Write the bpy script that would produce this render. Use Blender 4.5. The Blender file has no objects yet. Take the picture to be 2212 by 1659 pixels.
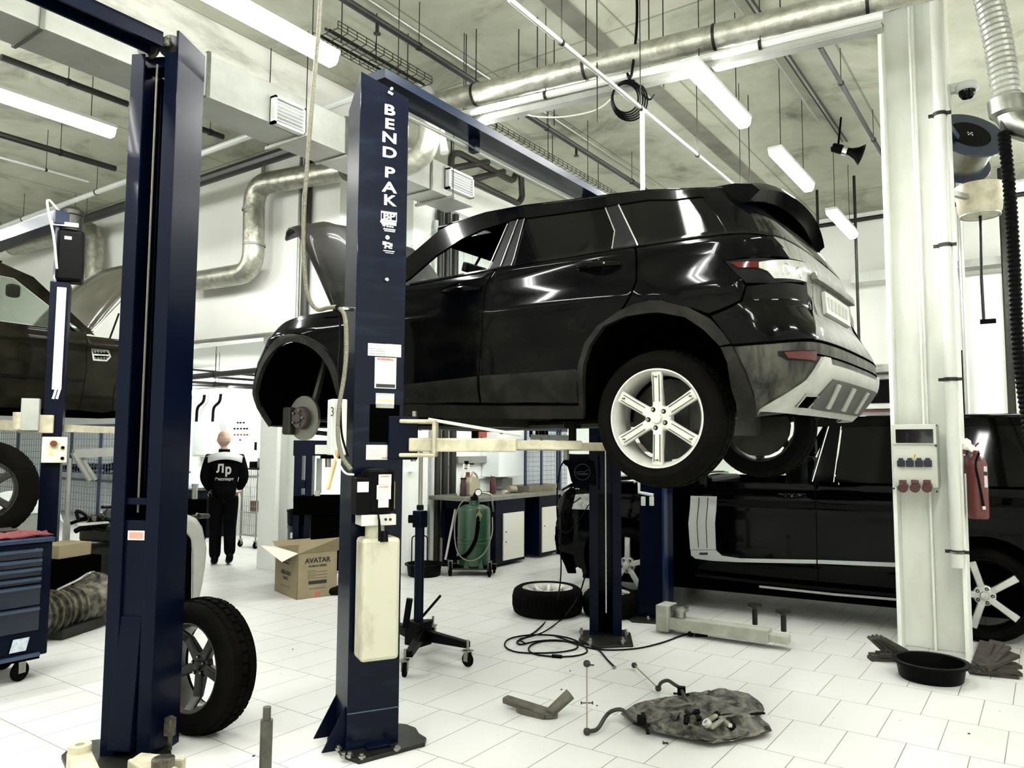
import bpy, bmesh, math, random
from mathutils import Vector, Matrix, geometry
random.seed(7)
S = bpy.context.scene
COL = S.collection
V = Vector
# ------------------------------------------------------------------ camera, world, exposure
HC = 1.62; FPX = 1645.0
YAW, PITCH, ROLL = math.radians(35.2), math.radians(4.5), .0053
cam_d = bpy.data.cameras.new('camera'); cam = bpy.data.objects.new('camera', cam_d); COL.objects.link(cam)
cam_d.sensor_fit = 'HORIZONTAL'; cam_d.sensor_width = 36.0; cam_d.lens = 36.0 * FPX / 2212.0
cam_d.clip_start = .05; cam_d.clip_end = 200
FW = V((-math.sin(YAW)*math.cos(PITCH), math.cos(YAW)*math.cos(PITCH), math.sin(PITCH)))
R0 = V((math.cos(YAW), math.sin(YAW), 0)); U0 = R0.cross(FW)
RT = R0*math.cos(ROLL) + U0*math.sin(ROLL); UP = U0*math.cos(ROLL) - R0*math.sin(ROLL)
CP = V((0, 0, HC))
m = Matrix((RT, UP, -FW)).transposed().to_4x4(); m.translation = CP
cam.matrix_world = m
S.camera = cam
w = bpy.data.worlds.new('world'); S.world = w; w.use_nodes = True
w.node_tree.nodes['Background'].inputs[0].default_value = (.8, .85, .8, 1)
w.node_tree.nodes['Background'].inputs[1].default_value = .02
S.view_settings.view_transform = 'Standard'; S.view_settings.look = 'None'
S.view_settings.exposure = 2.82; S.view_settings.gamma = 1.0; S.view_settings.use_curve_mapping = False
try:
    S.cycles.use_denoising = True
    S.cycles.max_bounces = 8; S.cycles.diffuse_bounces = 5; S.cycles.glossy_bounces = 3; S.cycles.transparent_max_bounces = 8
    S.cycles.sample_clamp_indirect = 4; S.cycles.caustics_reflective = False; S.cycles.caustics_refractive = False
except Exception: pass
LAMP = 8.0; TUBE = 75.0     # strength of the fluorescent diffusers and of the tubes in them

# ------------------------------------------------------------------ reading places off the photograph
def ray(u, v): return FW + RT*((u-1106.)/FPX) - UP*((v-829.5)/FPX)
def atZ(u, v, z=0.): d = ray(u, v); return CP + d*((z-HC)/d.z)
def atY(u, v, y): d = ray(u, v); return CP + d*(y/d.y)
def atX(u, v, x): d = ray(u, v); return CP + d*(x/d.x)
def proj(P):
    q = V(P)-CP; k = q.dot(FW); return (1106.+FPX*q.dot(RT)/k, 829.5-FPX*q.dot(UP)/k)
class Face:      # an upright plane: s runs along it, z up, n points out of it
    def __init__(f, o, ang, side=1):
        f.o = V((o[0], o[1], 0)); a = math.radians(ang); f.e = V((math.cos(a), math.sin(a), 0)); f.n = V((math.sin(a), -math.cos(a), 0))*side
    def sz(f, u, v):
        d = ray(u, v); P = CP + d*((f.o-CP).dot(f.n)/d.dot(f.n)); return ((P-f.o).dot(f.e), P.z)
    def P(f, s, z, out=0.): return f.o + f.e*s + V((0, 0, z)) + f.n*out

# ------------------------------------------------------------------ materials
_M = {}
def mat(name, col, rough=.5, metal=0., n=None, bump=0., coat=0., emit=0., alpha=1., stretch=(1, 1, 1), trans=0., spec=.5, fac=(.35, .75)):
    """n = (scale, other colour, amount) mixes a second colour by noise"""
    if name in _M: return _M[name]
    M = bpy.data.materials.new(name); M.use_nodes = True; T = M.node_tree; b = T.nodes['Principled BSDF']
    c = (*col, 1); b.inputs['Base Color'].default_value = c; b.inputs['Roughness'].default_value = rough
    b.inputs['Metallic'].default_value = metal; b.inputs['Coat Weight'].default_value = coat; b.inputs['Coat Roughness'].default_value = .04
    b.inputs['Specular IOR Level'].default_value = spec
    if trans: b.inputs['Transmission Weight'].default_value = trans
    if alpha < 1: b.inputs['Alpha'].default_value = alpha
    if emit: b.inputs['Emission Color'].default_value = c; b.inputs['Emission Strength'].default_value = emit
    if n or bump:
        tc = T.nodes.new('ShaderNodeTexCoord'); mp = T.nodes.new('ShaderNodeMapping'); T.links.new(tc.outputs['Object'], mp.inputs[0])
        mp.inputs['Scale'].default_value = stretch
        no = T.nodes.new('ShaderNodeTexNoise'); no.inputs['Scale'].default_value = n[0] if n else 40; no.inputs['Detail'].default_value = 6; no.inputs['Roughness'].default_value = .62
        T.links.new(mp.outputs[0], no.inputs[0])
        if n:
            mr = T.nodes.new('ShaderNodeMapRange'); mr.inputs[1].default_value = fac[0]; mr.inputs[2].default_value = fac[1]; mr.inputs[4].default_value = n[2]
            T.links.new(no.outputs['Fac'], mr.inputs[0])
            mx = T.nodes.new('ShaderNodeMix'); mx.data_type = 'RGBA'; mx.inputs[6].default_value = c; mx.inputs[7].default_value = (*n[1], 1)
            T.links.new(mr.outputs[0], mx.inputs[0]); T.links.new(mx.outputs[2], b.inputs['Base Color'])
        if bump:
            bp = T.nodes.new('ShaderNodeBump'); bp.inputs['Strength'].default_value = bump; bp.inputs['Distance'].default_value = .02
            T.links.new(no.outputs['Fac'], bp.inputs['Height']); T.links.new(bp.outputs[0], b.inputs['Normal'])
    _M[name] = M; return M
navy = mat('navy_paint', (.0006, .0018, .0075), .35, n=(3, (.001, .0028, .010), .6), coat=.04, spec=.06)
navy_sheen = mat('navy_paint_sheen', (.0006, .0018, .0075), .3, n=(3, (.009, .018, .032), .6), coat=.14, spec=.05, stretch=(1, 1, 5), fac=(.52, .74))  # lighter blue streaks put the lettered column's sheen into its colour
blue = mat('blue_paint', (.002, .010, .042), .35, coat=.2)
blk = mat('black_plastic', (.0013, .0013, .0013), .45, spec=.05)
blkm = mat('black_matte', (.0007, .0007, .0006), .95, spec=0.)
rubber = mat('tyre_rubber', (.0018, .0017, .0014), .8, n=(9, (.0055, .005, .004), .7), spec=.02)
steel = mat('steel', (.30, .31, .28), .32, 1., n=(12, (.16, .16, .13), .7))
dsteel = mat('dark_steel', (.03, .03, .025), .45, .8, n=(14, (.012, .011, .009), .8), bump=.15)
chrome = mat('chrome', (.75, .76, .72), .12, 1.)
alu = mat('wheel_silver', (.50, .50, .455), .38, .25, n=(14, (.30, .29, .23), .55))
cream = mat('cream_paint', (.46, .43, .31), .5, n=(9, (.15, .13, .08), .7), coat=.1)
white = mat('white_paint', (.66, .68, .64), .5, n=(2.2, (.56, .57, .52), .6))
whitep = mat('white_plastic', (.50, .52, .49), .45)
paper = mat('paper_label', (.52, .52, .48), .6, n=(30, (.38, .38, .34), .5))
ink = mat('ink', (.006, .006, .006), .6)
glass_d = mat('tinted_glass', (.0012, .0012, .0012), .05, coat=.12, spec=.08)
red = mat('red_paint', (.075, .005, .005), .4, coat=.2)
green = mat('green_paint', (.003, .028, .010), .35, n=(6, (.006, .042, .016), .7), coat=.2)
foil = mat('foil_duct', (.46, .46, .39), .33, .75, n=(11, (.14, .14, .105), .75), bump=.5)
galv = mat('galvanised_sheet', (.31, .32, .29), .42, .45, n=(4, (.19, .19, .16), .6))
card = mat('cardboard', (.20, .165, .095), .8, n=(5, (.13, .10, .055), .5))
bumpy = mat('dirty_plastic', (.018, .017, .013), .6, n=(8, (.10, .095, .072), .75), bump=.35)
grime = mat('grimy_metal', (.13, .12, .085), .5, .4, n=(13, (.008, .007, .005), .95), bump=.6, fac=(.35, .6))
def clear_glass():
    M = bpy.data.materials.new('clear_glass'); M.use_nodes = True; T = M.node_tree; T.nodes.clear()
    o = T.nodes.new('ShaderNodeOutputMaterial'); mx = T.nodes.new('ShaderNodeMixShader'); t = T.nodes.new('ShaderNodeBsdfTransparent'); g = T.nodes.new('ShaderNodeBsdfGlossy')
    t.inputs[0].default_value = (.86, .9, .87, 1); g.inputs['Roughness'].default_value = .02; g.inputs[0].default_value = (.8, .8, .8, 1); mx.inputs[0].default_value = .07
    T.links.new(t.outputs[0], mx.inputs[1]); T.links.new(g.outputs[0], mx.inputs[2]); T.links.new(mx.outputs[0], o.inputs[0]); return M
glass = clear_glass()

# ------------------------------------------------------------------ mesh builder
class MB:
    def __init__(s): s.v = []; s.f = []; s.m = []; s.mi = 0
    def add(s, vs, fs):
        k = len(s.v); s.v += [tuple(p) for p in vs]; s.f += [tuple(i+k for i in f) for f in fs]; s.m += [s.mi]*len(fs); return s
    def use(s, i): s.mi = i; return s
    def obox(s, o, ax, ay, az):      # corner o and three edge vectors
        o, ax, ay, az = V(o), V(ax), V(ay), V(az)
        p = [o, o+ax, o+ax+ay, o+ay]; p += [q+az for q in p]
        fs = [(0, 3, 2, 1), (4, 5, 6, 7), (0, 1, 5, 4), (1, 2, 6, 5), (2, 3, 7, 6), (3, 0, 4, 7)]
        if ax.cross(ay).dot(az) < 0: fs = [f[::-1] for f in fs]
        return s.add(p, fs)
    def box(s, x0, x1, y0, y1, z0, z1): return s.obox((min(x0, x1), min(y0, y1), min(z0, z1)), (abs(x1-x0), 0, 0), (0, abs(y1-y0), 0), (0, 0, abs(z1-z0)))
    def cbox(s, c, sx, sy, sz, rz=0, rx=0, ry=0):
        R = Matrix.Rotation(rz, 3, 'Z') @ Matrix.Rotation(ry, 3, 'Y') @ Matrix.Rotation(rx, 3, 'X'); ax, ay, az = R@V((sx, 0, 0)), R@V((0, sy, 0)), R@V((0, 0, sz))
        return s.obox(V(c)-(ax+ay+az)/2, ax, ay, az)
    def prism(s, pts, ext):          # planar polygon (3D points) pushed by ext
        n = len(pts); pts = [V(p) for p in pts]; ext = V(ext)
        nn = geometry.normal(pts) if n > 2 else V((0, 0, 1))
        if nn.dot(ext) > 0: pts = pts[::-1]
        return s.add(pts+[p+ext for p in pts], [tuple(range(n)), tuple(range(2*n-1, n-1, -1))]+[(i, i+n, (i+1) % n+n, (i+1) % n) for i in range(n)])
    def bar(s, a, b, w, h, up=(0, 0, 1)):
        a, b = V(a), V(b); d = (b-a); u = V(up); x = d.cross(u)
        if x.length < 1e-6: x = d.cross(V((1, 0, 0)))
        x.normalize(); y = x.cross(d).normalized()
        return s.obox(a-x*w/2-y*h/2, x*w, d, y*h)
    def tube(s, pts, r, n=8, closed=False, caps=True):
        pts = [V(p) for p in pts]; rs = r if isinstance(r, (list, tuple)) else [r]*len(pts)
        N = len(pts); k = len(s.v); vs = []; fs = []; prev = None
        for i, p in enumerate(pts):
            if closed: t = pts[(i+1) % N]-pts[i-1]
            else: t = pts[min(i+1, N-1)]-pts[max(i-1, 0)]
            if t.length < 1e-9: t = V((0, 0, 1))
            t.normalize()
            if prev is None:
                a = V((0, 0, 1)) if abs(t.z) < .9 else V((1, 0, 0)); x = t.cross(a).normalized()
            else: x = (prev-t*prev.dot(t)); x = x.normalized() if x.length > 1e-6 else t.orthogonal().normalized()
            prev = x; y = t.cross(x)
            vs += [p+(x*math.cos(2*math.pi*j/n)+y*math.sin(2*math.pi*j/n))*rs[i] for j in range(n)]
        for i in range(N if closed else N-1):
            a, b = i*n, ((i+1) % N)*n
            fs += [(a+j, a+(j+1) % n, b+(j+1) % n, b+j) for j in range(n)]
        if caps and not closed: fs += [tuple(range(n-1, -1, -1)), tuple(range((N-1)*n, N*n))]
        return s.add(vs, fs)
    def cyl(s, a, b, r, r2=None, n=20): return s.tube([a, b], [r, r if r2 is None else r2], n)
    def lathe(s, prof, o, axis=(0, 0, 1), n=32, closed=False, arc=None):      # prof = [(radius, along)]
        o = V(o); t = V(axis).normalized(); x = t.orthogonal().normalized()
        if abs(t.z) > .99: x = V((1, 0, 0))
        y = t.cross(x); vs = []; fs = []; P = len(prof)
        for j in range(n):
            c, d = math.cos(2*math.pi*j/n), math.sin(2*math.pi*j/n)
            vs += [o+t*h+(x*c+y*d)*r for r, h in prof]
        for j in range(n):
            a, b = j*P, ((j+1) % n)*P
            for i in range(P if closed else P-1): fs.append((a+i, b+i, b+(i+1) % P, a+(i+1) % P))
        if not closed:
            if prof[0][0] > 1e-5: fs.append(tuple(j*P for j in range(n))[::-1])
            if prof[-1][0] > 1e-5: fs.append(tuple(j*P+P-1 for j in range(n)))
        return s.add(vs, fs)
    def build(s, name, m, parent=None, smooth=False, bevel=0., sub=0, label=None, solid=0., off=-1, clean=False):
        me = bpy.data.meshes.new(name); me.from_pydata(s.v, [], s.f)
        for q in (m if isinstance(m, (list, tuple)) else [m]): me.materials.append(q)
        if s.mi or any(s.m):
            for p, i in zip(me.polygons, s.m): p.material_index = i
        if clean or smooth:
            b = bmesh.new(); b.from_mesh(me)
            if clean: bmesh.ops.remove_doubles(b, verts=b.verts, dist=1e-5)
            if not (clean == 'keep'): bmesh.ops.recalc_face_normals(b, faces=b.faces)
            if smooth:
                for f in b.faces: f.smooth = True
                for e in b.edges:
                    if len(e.link_faces) == 2 and e.calc_face_angle(0) > .62: e.smooth = False
            b.to_mesh(me); b.free()
        me.update(); o = bpy.data.objects.new(name, me); COL.objects.link(o)
        if parent is not None: par(o, parent)
        if solid:
            q = o.modifiers.new('solid', 'SOLIDIFY'); q.thickness = solid; q.offset = off
        if bevel:
            q = o.modifiers.new('bevel', 'BEVEL'); q.width = bevel; q.segments = 2; q.limit_method = 'ANGLE'
        if sub:
            q = o.modifiers.new('sub', 'SUBSURF'); q.levels = sub; q.render_levels = sub
        if label: o['label'] = label
        return o
def par(o, p):
    o.parent = p
    if p.type == 'EMPTY': o.matrix_parent_inverse = Matrix.Translation(-V(p.location))
def thing(name, label, cat, loc=(0, 0, 0), group=None):
    o = bpy.data.objects.new(name, None); o.empty_display_size = .1; COL.objects.link(o); o.location = loc
    return tag(o, label, cat, group)
def tag(o, label, cat=None, group=None, kind=None):
    o['label'] = label
    if cat: o['category'] = cat
    if group: o['group'] = group
    if kind: o['kind'] = kind
    return o
def struct(o): o['kind'] = 'structure'; return o
def kids(o): return [c for c in bpy.data.objects if c.parent == o]
def dup(o, d, label=None, parent=None):
    cs = kids(o); c = o.copy(); COL.objects.link(c)
    if parent is None: c.location = V(o.location)+V(d)
    else:
        mi = o.matrix_parent_inverse.copy(); c.parent = parent; c.matrix_parent_inverse = mi
    if label: c['label'] = label
    for k in cs: dup(k, d, None, c)
    return c
def arc(c, r, a0, a1, ex, ez, n=10):
    c, ex, ez = V(c), V(ex), V(ez)
    return [c+ex*r*math.cos(math.radians(a0+(a1-a0)*i/n))+ez*r*math.sin(math.radians(a0+(a1-a0)*i/n)) for i in range(n+1)]
def smooth_path(pts, k=6):        # Catmull-Rom
    P = [V(p) for p in pts]; P = [P[0]*2-P[1]]+P+[P[-1]*2-P[-2]]; out = []
    for i in range(1, len(P)-2):
        a, b, c, d = P[i-1:i+3]
        for j in range(k):
            t = j/k; out.append(.5*((2*b)+(c-a)*t+(2*a-5*b+4*c-d)*t*t+(3*b-a-3*c+d)*t**3))
    out.append(P[-2]); return out
def bend(pts, r, k=5):            # polyline with rounded corners
    P = [V(p) for p in pts]; out = [P[0]]
    for i in range(1, len(P)-1):
        a, b, c = P[i-1], P[i], P[i+1]; u = (a-b); w_ = (c-b); q = min(r, u.length*.45, w_.length*.45)
        s, e = b+u.normalized()*q, b+w_.normalized()*q
        out += [s*(1-t)**2+b*2*t*(1-t)+e*t*t for t in [j/k for j in range(k+1)]]
    return out+[P[-1]]
def words(txt, face, s, z, h, mt, parent, name='lettering', out=.002, bold=0., sx=1., rot=0., align='CENTER', spacing=1., thick=.0008, space_line=1.):
    """flat lettering lying on a Face"""
    c = bpy.data.curves.new(name, 'FONT'); c.body = txt; c.size = h; c.align_x = align; c.align_y = 'CENTER'; c.offset = bold; c.extrude = thick; c.space_character = spacing; c.space_line = space_line
    t = bpy.data.objects.new(name, c); COL.objects.link(t); bpy.context.view_layer.update()
    me = bpy.data.meshes.new_from_object(t.evaluated_get(bpy.context.evaluated_depsgraph_get())); bpy.data.objects.remove(t)
    R = Matrix.Rotation(rot, 2); right = face.e; nn = face.n
    if right.cross(V((0, 0, 1))).dot(nn) < 0: right = -right
    for v in me.vertices:
        p = R @ V((v.co.x*sx, v.co.y)); v.co = face.P(s, z, out) + right*p.x + V((0, 0, p.y)) + nn*v.co.z
    me.materials.clear(); me.materials.append(mt); me.update()
    o = bpy.data.objects.new(name, me); COL.objects.link(o)
    if parent is not None: par(o, parent)
    return o
def slab(face, u0v0, u1v1, th, name, mt, parent, px=True, out=0., **k):
    """flat box on a face between two photograph points (or two (s,z) points)"""
    a = face.sz(*u0v0) if px else u0v0; b = face.sz(*u1v1) if px else u1v1
    s0, s1 = sorted((a[0], b[0])); z0, z1 = sorted((a[1], b[1]))
    return MB().obox(face.P(s0, z0, out), face.e*(s1-s0), V((0, 0, z1-z0)), face.n*th).build(name, mt, parent, **k)
# ------------------------------------------------------------------ the room
CZ = 5.4
def tile_mat():
    M = bpy.data.materials.new('floor_tiles'); M.use_nodes = True; T = M.node_tree; b = T.nodes['Principled BSDF']; N = T.nodes.new; L = T.links.new
    tc = N('ShaderNodeTexCoord'); mp = N('ShaderNodeMapping'); L(tc.outputs['Object'], mp.inputs[0]); mp.inputs['Location'].default_value = (.26, .14, 0)
    br = N('ShaderNodeTexBrick'); L(mp.outputs[0], br.inputs[0]); br.inputs['Scale'].default_value = 1; br.offset = .5; br.offset_frequency = 2
    br.inputs['Brick Width'].default_value = .30; br.inputs['Row Height'].default_value = .545; br.inputs['Mortar Size'].default_value = .0028; br.inputs['Mortar Smooth'].default_value = .2
    br.inputs[1].default_value = (.52, .525, .50, 1); br.inputs[2].default_value = (.505, .51, .48, 1); br.inputs[3].default_value = (.13, .125, .10, 1)
    no = N('ShaderNodeTexNoise'); L(tc.outputs['Object'], no.inputs[0]); no.inputs['Scale'].default_value = 1.3; no.inputs['Detail'].default_value = 7
    mr = N('ShaderNodeMapRange'); mr.inputs[1].default_value = .5; mr.inputs[2].default_value = .8; mr.inputs[4].default_value = .32; L(no.outputs[0], mr.inputs[0])
    mx = N('ShaderNodeMix'); mx.data_type = 'RGBA'; mx.inputs[7].default_value = (.39, .385, .335, 1); L(mr.outputs[0], mx.inputs[0]); L(br.outputs[0], mx.inputs[6])
    n2 = N('ShaderNodeTexNoise'); L(tc.outputs['Object'], n2.inputs[0]); n2.inputs['Scale'].default_value = 26; n2.inputs['Detail'].default_value = 2
    m2 = N('ShaderNodeMapRange'); m2.inputs[1].default_value = .735; m2.inputs[2].default_value = .76; m2.inputs[4].default_value = .7; L(n2.outputs[0], m2.inputs[0])
    m3 = N('ShaderNodeMix'); m3.data_type = 'RGBA'; m3.inputs[7].default_value = (.16, .14, .1, 1); L(m2.outputs[0], m3.inputs[0]); L(mx.outputs[2], m3.inputs[6])
    L(m3.outputs[2], b.inputs[0]); b.inputs['Roughness'].default_value = .42; b.inputs['Specular IOR Level'].default_value = .35; return M
def concrete():
    M = bpy.data.materials.new('ceiling_concrete'); M.use_nodes = True; T = M.node_tree; b = T.nodes['Principled BSDF']; N = T.nodes.new; L = T.links.new
    tc = N('ShaderNodeTexCoord'); no = N('ShaderNodeTexNoise'); L(tc.outputs['Object'], no.inputs[0]); no.inputs['Scale'].default_value = 1.1; no.inputs['Detail'].default_value = 8; no.inputs['Roughness'].default_value = .65; no.inputs['Distortion'].default_value = .6
    cr = N('ShaderNodeValToRGB'); L(no.outputs[0], cr.inputs[0]); e = cr.color_ramp.elements
    e[0].position = .27; e[0].color = (.12, .12, .09, 1); e[1].position = .66; e[1].color = (.44, .45, .36, 1); q = cr.color_ramp.elements.new(.46); q.color = (.35, .36, .275, 1)
    br = N('ShaderNodeTexBrick'); L(tc.outputs['Object'], br.inputs[0]); br.inputs['Scale'].default_value = 1; br.inputs['Brick Width'].default_value = 1.5; br.inputs['Row Height'].default_value = 6; br.offset = 0
    br.inputs['Mortar Size'].default_value = .02; br.inputs['Mortar Smooth'].default_value = 1; br.inputs[1].default_value = (1, 1, 1, 1); br.inputs[2].default_value = (.88, .88, .88, 1); br.inputs[3].default_value = (.45, .45, .42, 1)
    mx = N('ShaderNodeMix'); mx.data_type = 'RGBA'; mx.blend_type = 'MULTIPLY'; mx.inputs[0].default_value = 1; L(cr.outputs[0], mx.inputs[6]); L(br.outputs[0], mx.inputs[7]); L(mx.outputs[2], b.inputs[0])
    b.inputs['Roughness'].default_value = .85; bp = N('ShaderNodeBump'); bp.inputs['Strength'].default_value = .35; L(no.outputs[0], bp.inputs['Height']); L(bp.outputs[0], b.inputs['Normal']); return M
wallm = mat('wall_paint', (.84, .85, .80), .7, n=(.7, (.72, .73, .67), .6))
wallb = mat('wall_blue_white', (.80, .84, .82), .6, n=(1.5, (.74, .78, .76), .6))
XA, XB, YA, YB = -22., 4.5, -6., 13.2
struct(MB().box(XA, XB, YA, YB, -.15, 0).build('floor', tile_mat()))
struct(MB().box(XA, XB, YA, YB, CZ, CZ+.2).build('ceiling', concrete()))
struct(MB().box(XA, XB, YB, YB+.2, 0, CZ).build('wall_far', wallm))
struct(MB().box(XB, XB+.2, YA, YB, 0, CZ).build('wall_east', wallm))
struct(MB().box(XA, XB, YA-.2, YA, 0, CZ).build('wall_behind', wallm))
struct(MB().box(XA-.2, XA, YA, YB, 0, CZ).build('wall_west', wallm))
# bulkhead over the opening to the back workshop, and the wall of the bench bay
b = MB().box(XA, -6.95, 6.2, 6.45, 3.0, CZ)
struct(b.build('wall_bulkhead', wallm))
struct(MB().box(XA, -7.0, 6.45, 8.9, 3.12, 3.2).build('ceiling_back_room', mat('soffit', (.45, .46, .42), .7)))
struct(MB().box(XA, -7.0, 8.9, 9.05, 0, 3.2).build('wall_back_room', wallb))
b = MB(); x = 6.45        # ribbed sheet wall
while x < YB-.02:
    b.box(-7.1, -6.95, x, x+.15, 2.45, 4.92).box(-7.1, -6.938, x+.15, x+.2, 2.45, 4.92); x += .2
struct(b.build('wall_ribbed_cladding', mat('white_cladding', (.76, .79, .76), .45)))
struct(MB().box(-7.1, -6.95, 6.45, YB, 0, 2.45).build('wall_bench_bay', wallb))
struct(MB().box(-7.1, -6.8, 6.45, YB, 4.92, CZ).build('beam_over_cladding', wallm))
def ibeam(name, x0, x1, y0, y1, z1, fl, web, m_):     # a wide-flange column, web seen from -y side
    b = MB().box(x0, x1, y0, y0+fl, 0, z1).box(x0, x1, y1-fl, y1, 0, z1).box((x0+x1)/2-web/2, (x0+x1)/2+web/2, y0+fl, y1-fl, 0, z1); return struct(b.build(name, m_))
struct(MB().box(-8.46, -8.12, 6.28, 6.34, 0, 3.0).box(-8.46, -8.12, 6.56, 6.62, 0, 3.0).box(-8.32, -8.26, 6.34, 6.56, 0, 3.0).box(-8.05, -7.9, 6.5, 6.7, 0, 3.0).build('pillar_under_bulkhead', white))
struct(MB().box(-6.95, -6.62, 7.15, 7.5, 0, 4.9).build('pillar_bench_bay', white))
# the big white column: two flanges and a web, open to the camera
wc = mat('column_white', (.68, .70, .65), .5, n=(3.5, (.50, .50, .42), .6), stretch=(1, 1, .35), fac=(.45, .75))
struct(MB().box(-1.06, -.56, 7.06, 7.09, 0, CZ).box(-1.06, -1.03, 6.86, 7.06, 0, CZ).box(-.59, -.56, 6.80, 7.06, 0, CZ).box(-.82, -.80, 7.0, 7.06, 0, CZ).build('pillar_white_steel', wc, bevel=.004))
# ------------------------------------------------------------------ fluorescent lights (lamps of the hall in rows, and unseen strips added to light it)
tubem = mat('lamp_tube', (1., 1., .98), .5, emit=TUBE)
def diffuser_mat():
    M = bpy.data.materials.new('lamp_diffuser'); M.use_nodes = True; T = M.node_tree; T.nodes.clear(); o = T.nodes.new('ShaderNodeOutputMaterial'); mx = T.nodes.new('ShaderNodeMixShader')
    t = T.nodes.new('ShaderNodeBsdfTransparent'); e = T.nodes.new('ShaderNodeEmission'); e.inputs[0].default_value = (1, 1, .97, 1); e.inputs[1].default_value = LAMP; mx.inputs[0].default_value = .6
    T.links.new(t.outputs[0], mx.inputs[1]); T.links.new(e.outputs[0], mx.inputs[2]); T.links.new(mx.outputs[0], o.inputs[0]); return M
difm = diffuser_mat()
def make_light(x, y, z, L=1.26, top=CZ):
    t = thing('ceiling_light', 'fluorescent fitting on two rods', 'ceiling light', (x, y, z), 'fluorescent ceiling lights')
    pr = [(-.065, 0), (-.06, -.045), (-.035, -.075), (.035, -.075), (.06, -.045), (.065, 0)]
    MB().prism([(x+a, y, z+b_) for a, b_ in pr], (0, L, 0)).build('diffuser', difm, t, bevel=.008)
    for q in (-.03, .03): MB().cyl((x+q, y+.03, z-.03), (x+q, y+L-.03, z-.03), .012, n=8).build('tube', tubem, t)
    MB().box(x-.07, x+.07, y-.01, y+L+.01, z, z+.035).build('housing', whitep, t, bevel=.006)
    for q in (.2, L-.2): MB().cyl((x, y+q, z+.035), (x, y+q, top), .004, n=6).build('hanger_rod', dsteel, t)
    return t
L0 = make_light(-2.11, 5.29, 4.5)
first = [L0]
def light(x, y, z, label, d=0):
    if first:
        t = first.pop(); t['label'] = label; return t
    return dup(L0, (x+2.11, y-5.29, z-4.5), label)
light(-2.11, 5.29, 4.5, 'bright fluorescent fitting crossing below the spiral duct, largest of its row of three')
light(-2.08, 7.38, 4.5, 'fluorescent fitting between the fitting at the spiral duct and the one over the spoiler')
light(-2.08, 9.72, 4.5, 'small far fluorescent fitting in front of the far wall, last of its row')
light(-4.27, 2.45, 4.5, 'long bright fluorescent strip above the lettered lift column')
light(-4.27, 4.2, 4.5, 'fluorescent strip beside the blue crossbeam of the lettered lift, over its column top')
light(-4.27, 6.5, 4.5, 'fluorescent strip seen past the far end of the blue crossbeam')
light(-6.98, 2.2, 4.5, 'long fluorescent strip over the lift with the brown car')
light(-.42, 9.9, 4.5, 'fluorescent strip behind the blue hose reel').rotation_euler.z = -math.pi/2
unseen = 'unseen fluorescent strip added beyond the picture to light the hall'
for x, ys in [(-2.11, (-3.9, -1.6, .7, 2.7)), (-4.27, (-3.9, -1.6, .2)), (-6.98, (-2.4, -.1)), (.15, (-3.9, -1.6, .7, 3.0)), (-9.4, (-2., -.1, 2.1)), (-11.6, (0., 2.1)), (2.3, (0., 4., 8.5))]:  # unseen strips added to brighten the foreground and the bulkhead
    for y in ys: light(x, y, 4.5, unseen)
q = atY(398, 850, 7.55)
for (x_, y_, z_, lb) in [(q.x, q.y, q.z+.04, 'small strip light under the low soffit above the electrical cabinets'), (-13.6, 7.4, 2.6, 'strip light of the back room over the blue mesh cages'), (-9.0, 6.9, 2.95, 'strip light close behind the lower edge of the bulkhead')]:
    t = make_light(x_, y_, z_, 1.2, 3.12); t['label'] = lb; t.rotation_euler.z = -math.pi/2
# ------------------------------------------------------------------ two-post lifts
CW, CD = .28, .27        # column depth (towards the opening) and width
def c_column(o, ang, hand, top, parent, name='column', m_=navy, sc=1.):
    """o: rear corner; ang: direction the channel opens; hand: side the channel spreads to"""
    a = math.radians(ang); e = V((math.cos(a), math.sin(a), 0)); b = V((-math.sin(a), math.cos(a), 0))*hand
    L, W, t, l = CW*sc, CD*sc, .014, .075*sc; o = V((o[0], o[1], 0))
    P = [(0, 0), (L, 0), (L, l), (L-t, l), (L-t, t), (t, t), (t, W-t), (L-t, W-t), (L-t, W-l), (L, W-l), (L, W), (0, W)]
    k = MB(); n = len(P); vs = [o+e*s+b*q for s, q in P]+[o+e*s+b*q+V((0, 0, top(s/L, q/W))) for s, q in P]
    if hand < 0: k.add(vs, [tuple(range(n))[::1], tuple(range(2*n-1, n-1, -1))]+[(i, i+n, (i+1) % n+n, (i+1) % n) for i in range(n)])
    else: k.add(vs, [tuple(range(n))[::-1], tuple(range(n, 2*n))]+[(i, (i+1) % n, (i+1) % n+n, i+n) for i in range(n)])
    k.build(name, m_, parent, bevel=.003, clean=True); return o, e, b
def plate(px_pts, parent, z=.022, name='base_plate'):
    return MB().prism([atZ(u, v) for u, v in px_pts], (0, 0, z)).build(name, dsteel, parent, bevel=.003)
def bolt(p, parent, r=.014, h=.05): return MB().cyl(p, V(p)+V((0, 0, h)), r, n=8).cyl(V(p)+V((0, 0, h*.3)), V(p)+V((0, 0, h*.65)), r*1.9, n=6).build('anchor_bolt', steel, parent)

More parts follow.
